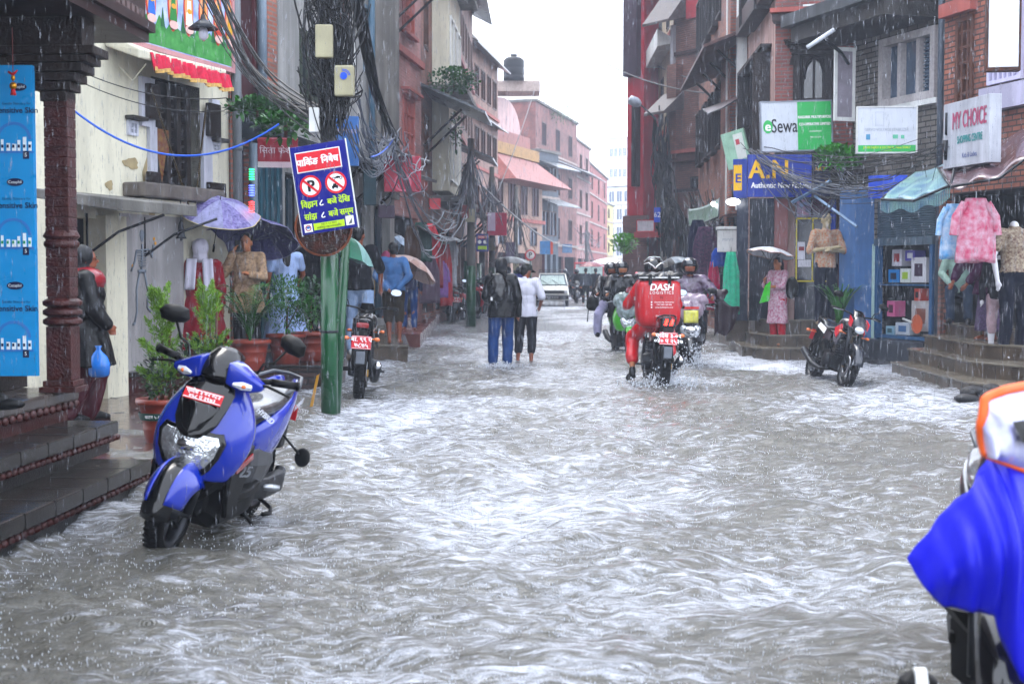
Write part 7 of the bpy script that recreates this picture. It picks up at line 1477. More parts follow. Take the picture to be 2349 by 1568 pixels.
# right side cables
st=[]
for i in range(44):
    u0,v0,Y0=random.choice(((1722,345,24),(1790,385,23.8),(1890,375,23),(1960,395,22),(2120,370,19.5))); u1,v1,Y1=random.choice(((1905,470,22.8),(1995,400,22),(2160,350,19),(2165,330,18.5),(2060,420,20)))
    if u1<=u0: continue
    st.append((cat(at(u0+rnd(-25,25),v0+rnd(-18,22),Y0-.3),at(u1+rnd(-20,20),v1+rnd(-25,30),Y1-.3),rnd(.05,.35),12,.012),rnd(.003,.008)))
tangle('cable_tangle','dark cables sagging under the shop signs at right',st,CB)
st=[]
for i in range(26):
    u0,v0,Y0=random.choice(((1730,350,23.8),(1800,395,23.6),(1935,390,22.5))); u1,v1,Y1=random.choice(((1870,500,22.8),(1985,420,22),(2075,425,20.5)))
    st.append((cat(at(u0+rnd(-15,15),v0+rnd(-12,12),Y0-.4),at(u1+rnd(-20,20),v1+rnd(-20,20),Y1-.4),rnd(.05,.4),12,.01),rnd(.005,.010)))
tangle('cable_tangle','pale cables looping under the blue fashion sign',st,CBW)
st=[]
for i in range(60):
    a=at(1515+rnd(-14,20),rnd(240,420),44); b=at(1540+rnd(-35,40),rnd(520,590),42); st.append(([bez([a,a+V((rnd(-.4,.3),0,-2)),b+V((0,0,1)),b],t/8) for t in range(9)],rnd(.012,.03)))
for i in range(50):
    a=at(1600+rnd(-40,60),rnd(430,480),36); b=at(1660+rnd(-60,50),rnd(480,620),33); st.append((cat(a,b,rnd(0,.8),8,.05),rnd(.008,.02)))
tangle('cable_tangle','dark cables hanging down the brick turret corner at right',st,CB,n=4)
for l,p0,p1,sg_,rr,m in (('black overhead wire crossing the open sky to the right',at(1200,-20,60),at(1630,215,38),.9,.02,CB),('second overhead wire lower on the right houses',at(1436,100,60),at(1640,190,38),.3,.02,CB),
  ('bright blue wire drooping across the cream house to the pole',at(162,248,15.2),at(640,285,15.5),.42,.012,CBB),('upper thin wire across the cream house',at(165,155,15.3),at(520,225,15.8),.12,.006,CB),('lower thin wire across the cream house',at(168,180,15.2),at(515,255,16),.12,.006,CB),
  ('long slack wire running from the left poles toward the street bend',at(1080,400,38),at(1340,560,95),.8,.03,CB),('thin wire rising from the far pole over the red skirt roof',at(1128,470,52),at(1225,210,70),.2,.02,CB),('blue cord tied from the pole toward the right shops',at(850,360,14.4),at(905,315,17),.05,.009,CBB)):
    w_=T('overhead_wire',l,'wire'); o=MB(); o.tube(cat(p0,p1,sg_,24),rr,5,cap=False); o.build('wire_strand',m,w_)
# ---- right side signs
def S(name,label,u0,v0,u1,v1,Y,m,rz=0,**k):
    a,b=at(u0,v1,Y),at(u1,v0,Y); c=(a+b)/2; return signbox(name,label,'sign',c,(b.x-a.x)/cos(rz),b.z-a.z,rz,m,**k),(b.x-a.x)/cos(rz),b.z-a.z
WSG=mat('sign_white','c9ced6',rough=.35,var=.06,streak=.1); SGR=flat('sign_green','2fae5c',rough=.35)
s_,w_,h_=S('shop_sign','white and green payment service sign lettered eSewa',1745,234,1908,345,23.6,WSG,rz=rad(3),tilt=rad(-2),frame=mat('sign_frame','8a8f98',rough=.4,metal=.4))
MB().box(.015*w_,w_/2-.005,-.006,-.001,-h_/2+.005,h_/2-.005).build('green_half',SGR,s_); 
o=MB(); o.prism(circ(-.41*w_,0,.075*w_*.9,24,.075*w_*1.25),-.006,-.001,'y'); o.build('green_round',SGR,s_); txt('e',.21,WLT,s_,(-.41*w_,-.007,0.0),bold=.006); txt('Sewa',.32,flat('sign_black','22242a'),s_,(-.175*w_,-.004,0),sx=.66,bold=.002)
txt('NAGARIK MULTIPURPOSE',.062,WLT,s_,(.26*w_,-.007,.11*h_*1.6),sx=.78,bold=.002); txt('CO-OPERATIVE LIMITED',.062,WLT,s_,(.26*w_,-.007,.03*h_),sx=.78,bold=.002); txt('KUMARIPATI',.036,WLT,s_,(.27*w_,-.007,-.12*h_)); txt('9851221574',.036,WLT,s_,(.27*w_,-.007,-.24*h_))
s_,w_,h_=S('shop_sign','white stabilizer shop sign with green foot band',1968,247,2100,349,21.6,WSG,rz=rad(-4),frame=WHT)
MB().box(-w_/2+.004,w_/2-.004,-.006,-.001,-h_/2+.004,-h_*.345).build('green_band',SGR,s_); txt('JAPAN ENERGY & ELECTRICAL, Phone: 5554627',.05,YG,s_,(0,-.007,-h_*.40),sx=.68,bold=.001); txt('Kumaripati, Lalitpur',.02,YG,s_,(0,-.007,-h_*.465))
FD=flat('faded_grey','9aa3ae'); txt('SERVO VOLTAGE STABILIZER',.062,FD,s_,(0,-.003,-.0*h_),sx=.8); o=MB(); 
for a_ in ((-.14*w_,-.0)): pass
o.box(-.2*w_,-.195*w_,-.004,-.001,.08*h_,.4*h_).box(-.06*w_,-.055*w_,-.004,-.001,.08*h_,.4*h_).box(-.2*w_,-.055*w_,-.004,-.001,.395*h_,.4*h_).box(-.19*w_,-.07*w_,-.004,-.001,.1*h_,.105*h_); o.build('faded_drawing',FD,s_)
MB().box(-.36*w_,-.29*w_,-.004,-.001,-.22*h_,-.1*h_).build('blue_picture',flat('pic_blue','4a8fb0'),s_); MB().box(.1*w_,.19*w_,-.004,-.001,-.2*h_,-.11*h_).box(.24*w_,.3*w_,-.004,-.001,-.2*h_,-.12*h_).build('green_picture',flat('pic_green','6ab79a'),s_)
BSG=mat('fashion_blue','0c3a9a',rough=.35,var=.1,streak=.15); YEL=flat('letter_yellow','e0b400',rough=.4)
s_,w_,h_=S('shop_sign','blue fashion shop sign with big yellow raised letters',1714,355,1862,452,23.3,BSG,rz=rad(2)); 
txt('A.N',.42,YEL,s_,(-.17*w_,-.012,.13*h_),bold=.010,sx=.9,sp=1.08); MB().box(w_*.12,w_*.14,-.02,-.001,-.02,.14*h_) if 0 else None; txt('Authentic New Fashion',.125,WLT,s_,(.02*w_,-.006,-.23*h_),sx=.82,bold=.003); txt('A.N',.0001,YEL,s_,(0,0,0)) if 0 else None
s_,w_,h_=S('shop_sign','darker end of the blue fashion sign behind the cables',1866,362,1905,450,23.4,mat('dark_fashion_blue','0a2450',rough=.4,streak=.4),rz=rad(2)); txt('ART',.10,YEL,s_,(-.15*w_,-.006,.2*h_)); MB().box(.05,.09,-.01,-.001,-.1,-.06).build('yellow_dot',YEL,s_)
s_,w_,h_=S('shop_sign','green edged hanging board leaning at the corner above the yellow sign',1662,300,1712,385,25.4,mat('pale_green_board','9dbfa8',rough=.4,streak=.2),rz=rad(-28),tilt=rad(-14)); MB().box(0,w_*.4,-.005,-.001,-h_*.3,h_*.4).build('white_print',flat('print_pale','c6c9c2'),s_); MB().box(.03,.1,-.007,-.0055,h_*.1,h_*.25).build('red_picture',flat('print_red2','b0505a'),s_)
s_,w_,h_=S('shop_sign','small yellow lettered side panel at the fashion shop corner',1681,365,1712,455,25.0,mat('side_panel_navy','1c3f96',rough=.4),rz=rad(-20)); MB().box(-w_*.45,w_*.15,-.005,-.001,-h_*.3,h_*.35).build('yellow_panel',YEL,s_); txt('E',.22,BSG,s_,(-.12*w_,-.007,0.0),bold=.006)
s_,w_,h_=S('shop_sign','blue cloth banner over the roller shutter',1993,402,2080,455,20.9,mat('blue_banner','0b4fc4',rough=.4,var=.3,vs=4),rz=rad(-4))
# MY CHOICE box sign along the street direction
a=at(2163,318,18.4); b=at(2268,290,17.2); d=(b-a); rz=math.atan2(d.y,d.x); L_=V((d.x,d.y,0)).length
s_=signbox('shop_sign','weathered white box sign lettered MY CHOICE at right','sign',(a+b)/2+V((0,0,.0)),L_,.82,rz,mat('weathered_white','b9bcc4',rough=.4,var=.15,vs=4,streak=.3),th=.16,tilt=0)
MB().box(-L_/2-.01,-L_/2+.0,-.01,.17,-.42,.42) if 0 else None
PK=flat('faded_pink_letter','a5506e'); TE=flat('teal_letter','3f8f8f'); txt('MY CHOICE',.30,PK,s_,(.10,-.004,.16),sx=max(.4,(L_-.42)/1.42),bold=.007); txt('SHOPPING CENTRE',.13,TE,s_,(.12,-.004,-.08),sx=.62*L_/1.3,bold=.004); txt('Kids & Ladies',.09,flat('navy_l','2f4a8a'),s_,(.12,-.004,-.28),sx=.8)
MB().tube([(-L_*.42,-.01,.3),(-L_*.42,-.01,.02)],.018,5).tube([(-L_*.42,-.01,-.05),(-L_*.42,-.01,-.3)],[.05,.02],5).build('dress_logo',flat('sign_black','22242a'),s_)
# white hanging lightbox top right
q=T('lightbox','tall white lightbox hanging above the far right shop','sign',at(2302,70,16.5),rad(-10)); MB().box(-.17,.17,0,.14,-.42,.42).build('panel',mat('lightbox_white','d5d8dc',rough=.3,var=.08),q,bevel=.01); MB().box(-.19,.19,-.01,.15,-.46,-.421).box(-.19,-.171,-.01,.15,-.42,.45).box(.171,.19,-.01,.15,-.42,.45).build('rusty_frame',RUST,q)
# street lamp arms at right
q=T('street_lamp','white tube lamp on a bent arm over the carved window','lamp',at(1895,92,22.5)); MB().tube([(-.3,0,-.12),(.12,0,.16)],.035,10).build('lamp_tube',flat('lamp_white','c5c9d0'),q); MB().tube([(-.12,.02,.1),(.3,.3,-.15),(.6,.9,-.3),(.62,.95,-.75)],.03,6).build('arm',DST,q)
q=T('street_lamp','silver flood lamp on the turret house corner','lamp',at(1458,235,43)); q.rotation_euler=(0,rad(25),0); q.scale=(.7,.7,.5); MB().lathe([(.0,-.35),(.26,-.3),(.3,0),(.22,.15),(.1,.25)],14,(0,0,0),'x').build('lamp_head',flat('lamp_grey','a5adb8',rough=.3),q); MB().tube([(.2,0,0),(1.1,.5,-.3)],.05,6).build('arm',DST,q)
gm=flat('lit_bulb','f2f6ff',emit=6,var=0); q=T('shop_bulb','lit white bulb under the corner of the fashion shop','lamp',at(1681,463,24.4)); MB().ell((0,0,0),(.12,.06,.06)).build('bulb',gm,q); MB().tube([(0,.0,.05),(0,.2,.3)],.015,5).build('holder',BLK,q)
q=T('shop_bulb','lit white bulb by the green awning stall','lamp',at(1636,468,30)); MB().ell((0,0,0),.05).build('bulb',gm,q); MB().tube([(0,.0,.05),(0,.2,.3)],.012,5).build('holder',BLK,q)
# awnings right
def cloth(name,label,P,m,nu=24,nv=8,cat='awning',th=.01,amp=.02,fr=17,fringe=None):
    r=T(name,label,cat,P[0]); o_=V(P[0]); p=[V(x)-o_ for x in P]
    def fn(t,s): a=p[0].lerp(p[1],t).lerp(p[3].lerp(p[2],t),s); return (a.x,a.y,a.z-amp*2*sin(PI*t)+amp*sin(t*fr+s*3)*s)
    o=MB().grid(fn,nu,nv); c=o.build('cloth',m,r,smooth=True,solid=th)
    if fringe:
        f=MB()
        for i in range(44):
            a=V(fn(i/44,1)); f.box(a.x,a.x+.012,a.y-.004,a.y+.004,a.z-fringe,a.z)
        f.build('fringe',m,c)
    o=MB(); o.tube([fn(0,1),fn(.5,1),fn(1,1)],.018,5).tube([fn(0,0),fn(0,1)],.018,5).tube([fn(1,0),fn(1,1)],.018,5); o.build('frame_bar',DST,r); return r
cloth('awning','wet brownish tarpaulin awning over the hanging clothes at far right',[at(2150,385,19.0),at(2410,250,18.2),at(2410,330,16.2),at(2180,430,17.0)],mat('brown_tarp','6a5458',rough=.25,var=.35,vs=6,coat=.4),amp=.05)
cloth('awning','blue green striped awning with fringed edge left of the brown tarpaulin',[at(2098,395,20.0),at(2195,355,19.0),at(2180,430,17.2),at(2020,458,18.6)],mat('green_white_tarp','7fa098',rough=.35,var=.4,vs=5,col2='4a6a8a'),amp=.03,fringe=.14)
cloth('awning','dark green corrugated awning with lit stall beneath on the right',[at(1578,480,34),at(1650,455,30),at(1648,498,28.6),at(1580,518,32.5)],mat('green_sheet','1f5a40',rough=.4,streak=.3),amp=.03,fr=60)
cloth('awning','red topped tin awning above the timber house stall',[at(1612,250,33),at(1700,215,29),at(1698,225,28),at(1622,262,31.5)],mat('red_tin','6a4a46',rough=.4,streak=.4),amp=.01)
dbar=T('awning_strut','pale steel strut slanting from the cable ledge to the blue pillar','strut',at(1880,440,22.8)); o=at(1880,440,22.8); MB().tube([at(1815,465,23)-o,at(1905,415,22.6)-o],.03,4).tube([at(1868,450,22.8)-o,at(1965,520,21.8)-o],.025,4).build('bar',mat('pale_blue_steel','6f86a0',rough=.4,metal=.4),dbar)
ac=T('air_conditioner','white air conditioner box over the dark stall at right','air conditioner',at(1669,548,26.5),rad(-5)); MB().box(-.18,.18,0,.3,-.24,.17).build('casing',WHT,ac,bevel=.01); MB().box(-.2,.2,-.03,.33,.175,.23).build('lid',WHT,ac,bevel=.006); txt('MVVT',.08,FD,ac,(0,-.004,-.02))
# left side signs
s_,w_,h_=S('shop_sign','slanted red and white board above the teal door',592,318,682,385,17.6,mat('dull_red_sign','8f2c3a',rough=.4,var=.2,streak=.3),rz=rad(8),lean=rad(14)); txt('िसता फेशन',.11,flat('pale_letter','b7a5ab'),s_,(0,-.004,.03)); MB().box(-w_*.5,w_*.45,-.005,-.001,-h_*.5,-h_*.3).build('white_strip',flat('pale_letter','b7a5ab'),s_)
s_,w_,h_=S('shop_sign','faded blue board hanging behind the pole under the grey wall',768,266,822,380,15.5,mat('faded_blue_sign','2f6fb0',rough=.4,var=.2,streak=.3),rz=rad(24)); txt('TENDER',.06,flat('pale_letter','b7a5ab'),s_,(0,-.004,.1))
s_,w_,h_=S('shop_sign','crimson cloth banner hanging over the left shops',882,358,965,440,19.5,mat('crimson_banner','a03048',rough=.55,var=.2,streak=.3),rz=rad(10)); o=MB(); ringm(o,0,-.12,.12,.095,-.004,20); o.build('pale_arc',flat('banner_pink','b86a7a'),s_)
s_,w_,h_=S('shop_sign','blue traffic notice board beside the far left pole',1092,536,1120,577,42,ROYB,rz=0); MB().box(-.13,.13,-.01,-.002,.12,.2).build('red_panel',SRED,s_); txt('पार्किङ',.09,WLT,s_,(0,-.012,.16)); MB().box(-.13,.13,-.01,-.002,-.2,-.1).build('yellow_strip',YG,s_)
for cx in (-.08,.08): MB().prism(circ(cx,.02,.055,16),-.01,-.002,'y').build('sign_disc',WLT,s_)
s_,w_,h_=S('shop_sign','magenta and white shop banner over the bikes at left',1118,488,1162,540,46,mat('magenta_banner','b02a50',rough=.5,var=.2),rz=rad(15)); MB().box(-w_*.5,-w_*.1,-.01,-.002,-h_*.3,h_*.5).build('white_portrait',flat('portrait','c9b8cc'),s_)
s_,w_,h_=S('shop_sign','blue and orange board in the far left haze',1238,553,1268,583,68,mat('sky_sign','4a86b8',rough=.5),rz=0); MB().box(w_*.3,w_*.5,-.01,-.002,-h_*.5,h_*.5).build('orange_strip',flat('strip_orange','c9583a'),s_)
np_=T('no_parking_sign','round red and white no parking disc on a green post far down the street','sign',(xat(1216,60),60,0)); MB().tube([(0,0,-.1),(0,0,2.2)],.05,8).build('post',GRNP,np_); zc_=zat(585,60); o=MB(); o.lathe([(0,0),(.2,0),(.2,.02),(0,.02)],24,(0,-.06,zc_),'y'); o.build('disc',WLT,np_); o=MB(); ringm(o,0,zc_,.23,.175,-.07,24); o.build('red_ring',SRED,np_); txt('P',.28,BLK,np_,(0,-.075,zc_),bold=.01)
s_,w_,h_=S('shop_sign','blue vertical pennant sign on the right turret corner',1500,476,1514,510,40,mat('pennant_blue','1f4fc0',rough=.5),rz=0); txt('62',.2,WLT,s_,(0,-.004,0))
s_,w_,h_=S('shop_sign','red framed white boards on the right row under the red house',1462,506,1498,530,44,mat('white_board','c4bfc4',rough=.5),rz=rad(-30),frame=SRED)
s_,w_,h_=S('shop_sign','red fascia board along the right shops',1455,532,1520,545,43,mat('red_fascia','a03a3c',rough=.5),rz=rad(-30))
# LED strings left
for i,(v,c_,l) in enumerate(((400,'28d070','green'),(437,'4a5aff','blue'),(475,'ff3a3a','red'))):
    q=T('led_string','%s group of the hanging shop light string'%l,'string lights',at(577,v,17.5)); o=MB()
    for k in range(5): o.ell((0,0,.06-.03*k),(.035,.02,.01),8,5)
    o.build('led',flat('led_'+l,c_,emit=2.2,var=0),q)
# clothes racks and goods
def garment(label,u,v,Y,w,h,m,m2=None,rz=0,sl=True):
    r=T('hanging_garment',label,'garment',at(u,v,Y),rz,'garments hanging outside shops')
    def fn(t,s):
        a=2*PI*t; ww=w*(.55+.45*min(1,s*3)+.12*s)*(1+.05*sin(a*5+s*4)); return (ww/2*cos(a),ww*.16*sin(a)+.01*sin(a*7),h/2-h*s+.015*sin(a*3)*s)
    MB().grid(fn,28,12).build('garment_body',m,r,smooth=True,solid=.006)
    if sl:
        for q in (-1,1): MB().tube([(q*w*.3,0,h*.42),(q*w*.55,0,h*.2),(q*w*.6,0,-h*.08)],[w*.14,w*.14,w*.15],8,cap=False).build('sleeve',m,r)
    MB().tube([(0,0,h*.5),(0,0,h*.5+.08)],.006,4).build('hanger',STEEL,r); return r
TD=mat('pink_tie_dye','a82a58',rough=.75,var=.1,vs=13,col2='b99aa6',bump=.3); TB=mat('blue_tie_dye','4f92c0',rough=.7,var=.1,vs=11,col2='b9c6d4',bump=.3)
garment('pink and white tie dye top hanging under the tarpaulin',2237,528,17.0,.42,.76,TD); garment('blue tie dye top hanging left of the pink one',2187,530,17.3,.30,.66,TB)
garment('dark patterned cloth hanging at the right stall',1618,590,28,.5,1.2,cl('dark_print','27283c',col2='5a3a52',vs=25),sl=False); garment('navy cloth hanging beside the dark patterned one',1600,560,29.5,.4,1.0,cl('navy_cloth','151c38'),sl=False); garment('crimson scarf hanging to the step at the right stall',1636,655,27,.22,.9,cl('crimson_cloth','a01c4c'),sl=False)
garment('sea green cloth hanging left of the tiled steps',1676,648,24.3,.26,1.05,cl('sea_green_cloth','2fa080',rough=.4),sl=False); garment('blue garment folded in the dark stall',1650,590,27,.3,.35,cl('bright_blue_cloth','1c4a9a'),sl=False)
for i,(u,v,Y,w,h,c_,l) in enumerate(((980,560,31,.4,.9,'b03a44','red cloth on the left arcade'),(997,600,33,.35,1.2,'8a2c34','maroon drape on the left arcade'),(966,555,29,.4,.8,'2f4a44','dark green cloth on the left arcade'),(1010,640,35,.35,.9,'8a5aa0','violet dress on the left arcade'),(1023,630,37,.3,1.6,'b8323a','tall red banner cloth on the left arcade'),(945,560,27.5,.3,.7,'4a3a30','brown cloth on the left arcade'),(1036,600,40,.25,1.4,'c4c8d0','white cloth on the left arcade'),(985,640,30,.4,1.0,'5a4a58','mauve dress on the left arcade'))):
    garment(l,u,v,Y,w,h,cl('arc%d'%i,c_),sl=(i%3==0),rz=.4)
cloth('awning','grey white plastic awning over the left arcade',[at(955,515,29),at(1045,545,42),at(1062,552,41),at(985,535,28)],mat('grey_awning','9aa3ad',rough=.35,var=.2,streak=.2),amp=.03)
cloth('awning','small dark tin awning above the crimson banner',[at(840,315,18.5),at(965,365,22),at(985,372,21),at(862,325,17.3)],TIN,amp=.01)
# shop front scraps on concrete building: varied boards
for i,(u0,v0,u1,v1,Y,c_,l) in enumerate(((835,390,862,470,20.5,'27424a','dark teal board leaning inside the left arcade'),(868,470,905,500,22.5,'3a2a3c','plum cloth board in the left arcade'),(1160,555,1180,600,62,'4a3a58','narrow violet board far left'),(985,455,1010,480,34,'b83a44','small red round edged board on the left arcade'),(1290,560,1312,580,82,'5a7a9a','far blue board in haze'),(1060,470,1075,500,37,'7a3a3c','rusty red board on the balcony house'))):
    S('shop_board',l,u0,v0,u1,v1,Y,mat('board%d'%i,c_,rough=.5,var=.3),rz=rad(15))
# ================= PLANTS =================
TERR=mat('terracotta','8a3a26',rough=.45,var=.15,vs=3,streak=.25,coat=.15); SOIL=mat('soil','1c1512',rough=.9,var=.4,vs=20)
LF=mat('leaf_green','2f6a1e',rough=.4,var=.5,vs=18); LFY=mat('leaf_lime','6a8f22',rough=.45,var=.4,vs=14); LFD=mat('leaf_dark','1e4a22',rough=.4,var=.5,vs=14)
def pot(label,loc,R_,h,m=TERR,cat='potted plant',name='potted_plant'):
    r=T(name,label,cat,loc); k=R_
    o=MB(); o.lathe([(k*.62,0),(k*.66,.02),(k*.72,h*.3),(k*.735,h*.3+.012),(k*.72,h*.3+.02),(k*.80,h*.6),(k*.815,h*.61),(k*.80,h*.63),(k*.87,h*.86),(k*.99,h*.87),(k*1.02,h*.92),(k*1.0,h),(k*.9,h),(k*.86,h*.9)],32,cap=False); o.lathe([(0,0),(k*.62,0)],32,cap=False); pt=o.build('pot',m,r)
    MB().lathe([(0,h*.9),(k*.88,h*.9)],24,cap=False).build('soil',SOIL,r); return r
def leafquad(o,p,d,up,L_,w,bend=.3,n=3):
    d=d.normalized(); s=d.cross(up); 
    if s.length<.05: s=V((1,0,0))
    s.normalize(); nrm=s.cross(d)
    vs=[];
    for i in range(n+1):
        t=i/n; c=p+d*(L_*t)+V((0,0,-bend*L_*t*t)); ww=w*sin(PI*min(.97,.12+t*.88))**.8; vs+=[c-s*ww,c+s*ww]
    o.add(vs,[(2*i,2*i+1,2*i+3,2*i+2) for i in range(n)])
def bush(r,c,R3,n,m,L_=.05,w=.012,stem=True,dens=1,nm='foliage',upb=.3):
    o=MB(); c=V(c); cl_=[(V((rnd(-1,1),rnd(-1,1),rnd(-1,1)))) for _ in range(14)]
    k=0
    while k<n:
        q=V((rnd(-1,1),rnd(-1,1),rnd(-1,1)))
        if q.length>1: continue
        j=min(range(14),key=lambda i:(cl_[i]-q).length)
        if (cl_[j]-q).length>.42 and random.random()<.75: continue
        p=c+V((q.x*R3[0],q.y*R3[1],q.z*R3[2])); d=(q*.8+V((rnd(-.6,.6),rnd(-.6,.6),rnd(-.2,.9)+upb))); leafquad(o,p,d,V((rnd(-.3,.3),rnd(-.3,.3),1)),L_*rnd(.6,1.3),w*rnd(.7,1.3)); k+=1
    return o.build(nm,m,r,fixn=False)
def palm(r,h,n=17,spread=.6,m=LF,z0=.4):
    for i in range(n):
        o=MB(); a=2*PI*i/n*1.618*2; l=h*rnd(.65,1.05); out=spread*rnd(.4,1); pts=[V((0,0,z0))+V((cos(a)*out*t**1.5,sin(a)*out*t**1.5,l*(t-.28*t**3.2))) for t in [k/10 for k in range(11)]]
        o.tube(pts,[.007]*5+[.004]*6,4)
        for k in range(3,11):
            d=(pts[k]-pts[k-1]).normalized()
            for s in (-1,1):
                for q in (0,.5): leafquad(o,pts[k].lerp(pts[k-1],q),d*.7+d.cross(V((0,0,1))).normalized()*s*.8+V((0,0,.1)),V((0,0,1)),.22*(1-.5*abs(k/10-.6)),.009,.45)
        o.build('frond',m,r,fixn=False)
def cypress(r,h,z0,R_=.2,m=LFY,n=1500):
    o=MB(); MB().tube([(0,0,z0-.1),(.01,0,z0+h*.6)],[.02,.008],6).tube([(.06,0,z0-.1),(.07,0,z0+h*.7)],.012,5).build('stem',BWOOD,r)
    lobes=[(rnd(0,2*PI),rnd(.1,.95)) for _ in range(26)]
    for a,t in lobes:
        rr=R_*(1.05-t*.75); b=V((0,0,z0+h*t*.85)); tip=V((cos(a)*rr,sin(a)*rr,z0+h*min(1,t*.9+.16)))
        for k in range(n//26):
            s=random.random(); p=b.lerp(tip,s)+V((rnd(-1,1),rnd(-1,1),rnd(-1,1)))*.05*(1.2-s); leafquad(o,p,(tip-b).normalized()+V((rnd(-.8,.8),rnd(-.8,.8),rnd(-.2,.6))),V((rnd(-1,1),rnd(-1,1),.3)),rnd(.02,.05),.0045,.2,2)
    o.build('foliage',m,r,fixn=False)
g=G(362,1040,.035); q=pot('terracotta pot with green paper band and lime conifer behind the scooter',(xat(368,11.6),11.6,.035),.21,.36); cypress(q,.95,.34,.22,LFY,5200); bush(q,(0.02,0,.55),(.2,.2,.25),500,LFD,.05,.012); MB().lathe([(.178,.19),(.193,.25)],32,cap=False).build('green_band',flat('band_green','1c4f44'),q); txt('पाटन ५-६',.035,WLT,q,(-.03,-.20,.222),rot=(rad(78),0,rad(-6)))
q=pot('second lime conifer in a pot half hidden by the scooter handlebar',(xat(478,13.0),13.0,.035),.2,.36); cypress(q,.98,.34,.24,LFY,5200); bush(q,(-.05,0,.6),(.28,.2,.25),900,LFD,.05,.012)
q=pot('large terracotta pot with arching palm fronds at the terrace edge',(xat(572,16.75),16.75,.30),.245,.36); q.location.z=.02; q.location.z=.27; palm(q,.95,19,.55,LF,.32)
q=pot('large terracotta pot with feathery bush in the middle of the row',(xat(655,17.45),17.45,.31),.245,.36); bush(q,(0,0,.72),(.3,.25,.36),1700,LF,.06,.008); bush(q,(.25,.0,.62),(.2,.2,.2),500,LF,.06,.008,nm='side_foliage'); MB().tube([(0,0,.3),(.02,0,.7)],.014,5).tube([(0,0,.4),(.15,0,.7)],.008,5).build('stem',BWOOD,q)
q=pot('terracotta pot with sparse leafy shrub nearest the green pole',(xat(712,18.0),18.0,.31),.25,.36); bush(q,(-.0,0,.78),(.16,.14,.3),240,LFD,.08,.022); MB().tube([(0,0,.3),(.0,0,.85)],.012,5).build('stem',BWOOD,q)
def blades(r,z0,n,h,sp,m,w=.02):
    o=MB()
    for i in range(n):
        a=rnd(0,2*PI); pts=[V((cos(a)*.03,sin(a)*.03,z0))+V((cos(a)*sp*t**1.6,sin(a)*sp*t**1.6*.6,h*rnd(.8,1.0)*(t-.45*t**3))) for t in (0,.2,.4,.6,.8,1)]
        s=V((-sin(a),cos(a),0)); vs=[]
        for k,p_ in enumerate(pts): ww=w*(1-k/5.2); vs+=[p_-s*ww,p_+s*ww]
        o.add(vs,[(2*k,2*k+1,2*k+3,2*k+2) for k in range(5)])
    o.build('leaf_blade',m,r,fixn=False); r.children[-1].name='foliage' if r.children else 'foliage'
q=T('bamboo_plant','tall drooping broad leaved plant behind the parked motorcycle','plant',(xat(1925,23.15),23.15,.60)); blades(q,0,34,1.15,.55,LF,.035); 
q=T('spiky_plant','spiky grass like plant in the left tiled planter','plant',(xat(1700,25.2),25.2,.7)); blades(q,0,40,.55,.3,mat('leaf_olive','4a5a2a',rough=.5,var=.4),.015)
def ledge_plant(label,u,v,Y,R3,n,m=LF): q=T('ledge_plant',label,'plant',at(u,v,Y)); bush(q,(0,0,0),R3,n,m,.10,.03); MB().tube([(0,0,-R3[2]),(0,0,R3[2]*.4)],.02,5).build('stem',BWOOD,q); return q
ledge_plant('bright green weeds on the ledge beneath the carved window',1925,358,23.2,(.42,.25,.17),700,mat('weed_bright','4a9a2a',rough=.5,var=.5,vs=9)); ledge_plant('weeds hanging on the roof ledge of the orange brick house',590,247,18,(.45,.25,.12),500); ledge_plant('ferns at the foot of the concrete wall beside the pole',655,290,16,(.35,.2,.12),300)
ledge_plant('green shrub on the cream balcony at left',1040,185,37,(.7,.5,.35),900); ledge_plant('lime green creeper basket on the right row',1432,558,46,(.45,.4,.32),900,mat('lime_creeper','6ab52c',rough=.5,var=.3,vs=5)); ledge_plant('small plant on the upper cream balcony at left',1045,300,38,(.2,.2,.5),160)
for i,(u,l) in enumerate(((1255,'first'),(1285,'second'),(1312,'third'))): ledge_plant('%s roof garden shrub in the distance'%l,u,254+6*i,93,(1.1,.8,.6),350)
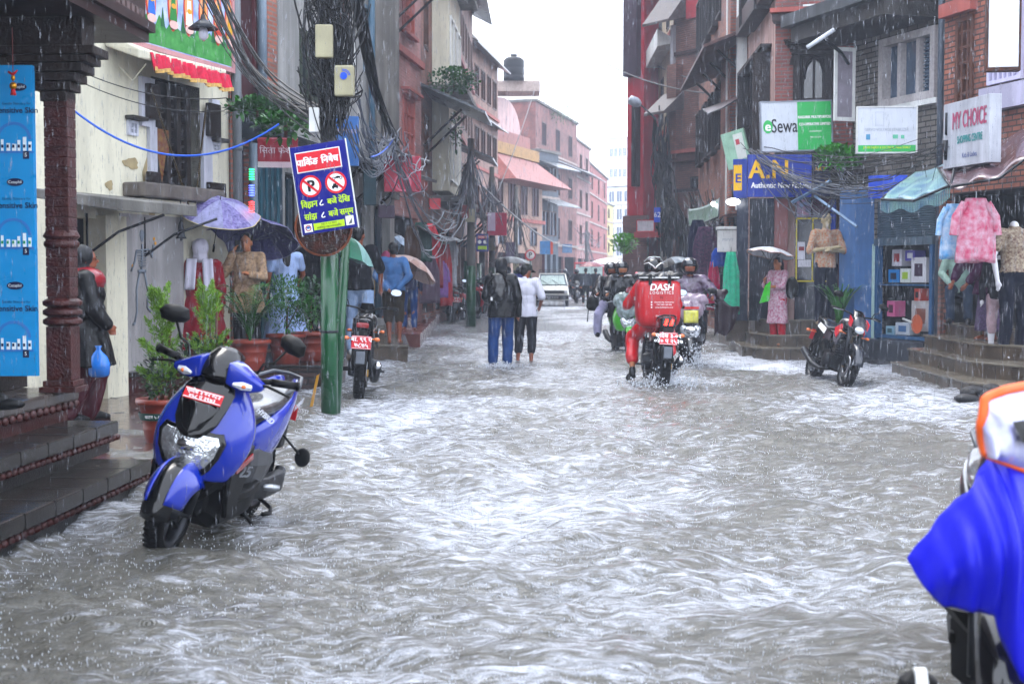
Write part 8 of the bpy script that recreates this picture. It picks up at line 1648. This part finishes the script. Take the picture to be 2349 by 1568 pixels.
# splashes and rain
def drops(name,n,rg,m,size,elong,zr,seed):
    rng=np.random.default_rng(seed); base=np.array([(1,0,0),(-.5,.87,0),(-.5,-.87,0),(0,0,1),(0,0,-1)],float); base[:3,:2]*=size; base[3:,2]*=elong
    f=np.array([(0,1,3),(1,2,3),(2,0,3),(1,0,4),(2,1,4),(0,2,4)])
    Y=rg[0]*(rg[1]/rg[0])**rng.random(n) if rg[2] else rng.uniform(rg[0],rg[1],n); X=rng.uniform(-1,1,n)*(Y*.40+.3); Z=rng.uniform(zr[0],zr[1],n)
    if zr[1]>1: Z=CAMH+rng.uniform(-.28,.24,n)*Y; Z=np.abs(Z)
    sc=rng.uniform(.5,1.4,n)
    vs=(base[None]*sc[:,None,None]+np.stack([X,Y,Z],-1)[:,None]).reshape(-1,3); fs=(f[None]+5*np.arange(n)[:,None,None]).reshape(-1,3)
    me=bpy.data.meshes.new(name); me.vertices.add(len(vs)); me.vertices.foreach_set('co',vs.astype(np.float32).ravel()); me.loops.add(fs.size); me.loops.foreach_set('vertex_index',fs.astype(np.int32).ravel()); me.polygons.add(len(fs)); me.polygons.foreach_set('loop_start',np.arange(len(fs),dtype=np.int32)*3); me.update(calc_edges=True); me.materials.append(m)
    o=bpy.data.objects.new(name,me); COL.objects.link(o); o['kind']='stuff'; return o
WD=mat('water_drop','c9ced8',rough=.15,var=0,trans=.7,ior=1.33)
drops('rain',22000,(6,40,True),WD,.0011,.024,(0,6),5); drops('rain',12000,(9,45,True),WD,.0008,.05,(0,6),8)
drops('splash_drops',36000,(3,34,True),mat('splash_white','d5dae2',rough=.3,var=0,trans=.25,ior=1.33),.0019,.006,(0.0,.025),6)
# spray thrown by the delivery motorcycle wheel
def spray(label,c,n,sp,seed):
    rr=random.Random(seed); o=MB()
    for i in range(n):
        a=rr.uniform(0,2*PI); q=abs(rr.gauss(0,1)); x=cos(a)*q*sp[0]; y=sin(a)*q*sp[1]; z=abs(rr.gauss(0,.5))*sp[2]*max(.15,1-q*.4); s=rr.uniform(.004,.012); o.add([(x-s,y,z),(x+s,y,z),(x,y-s,z+s),(x,y+s,z-s),(x,y,z+1.8*s)],[(0,2,4),(2,1,4),(1,3,4),(3,0,4)])
    r=o.build('wheel_spray',mat('foam_drop','dfe3ea',rough=.3,var=0)); r.location=c; r['kind']='stuff'; return r
spray('',(1.95,17.5,.02),900,(.3,.3,.28),1); spray('',(2.75,21.3,.02),600,(.3,.3,.35),2); spray('',(xat(1150,21.4),21.3,.01),300,(.3,.2,.08),3)
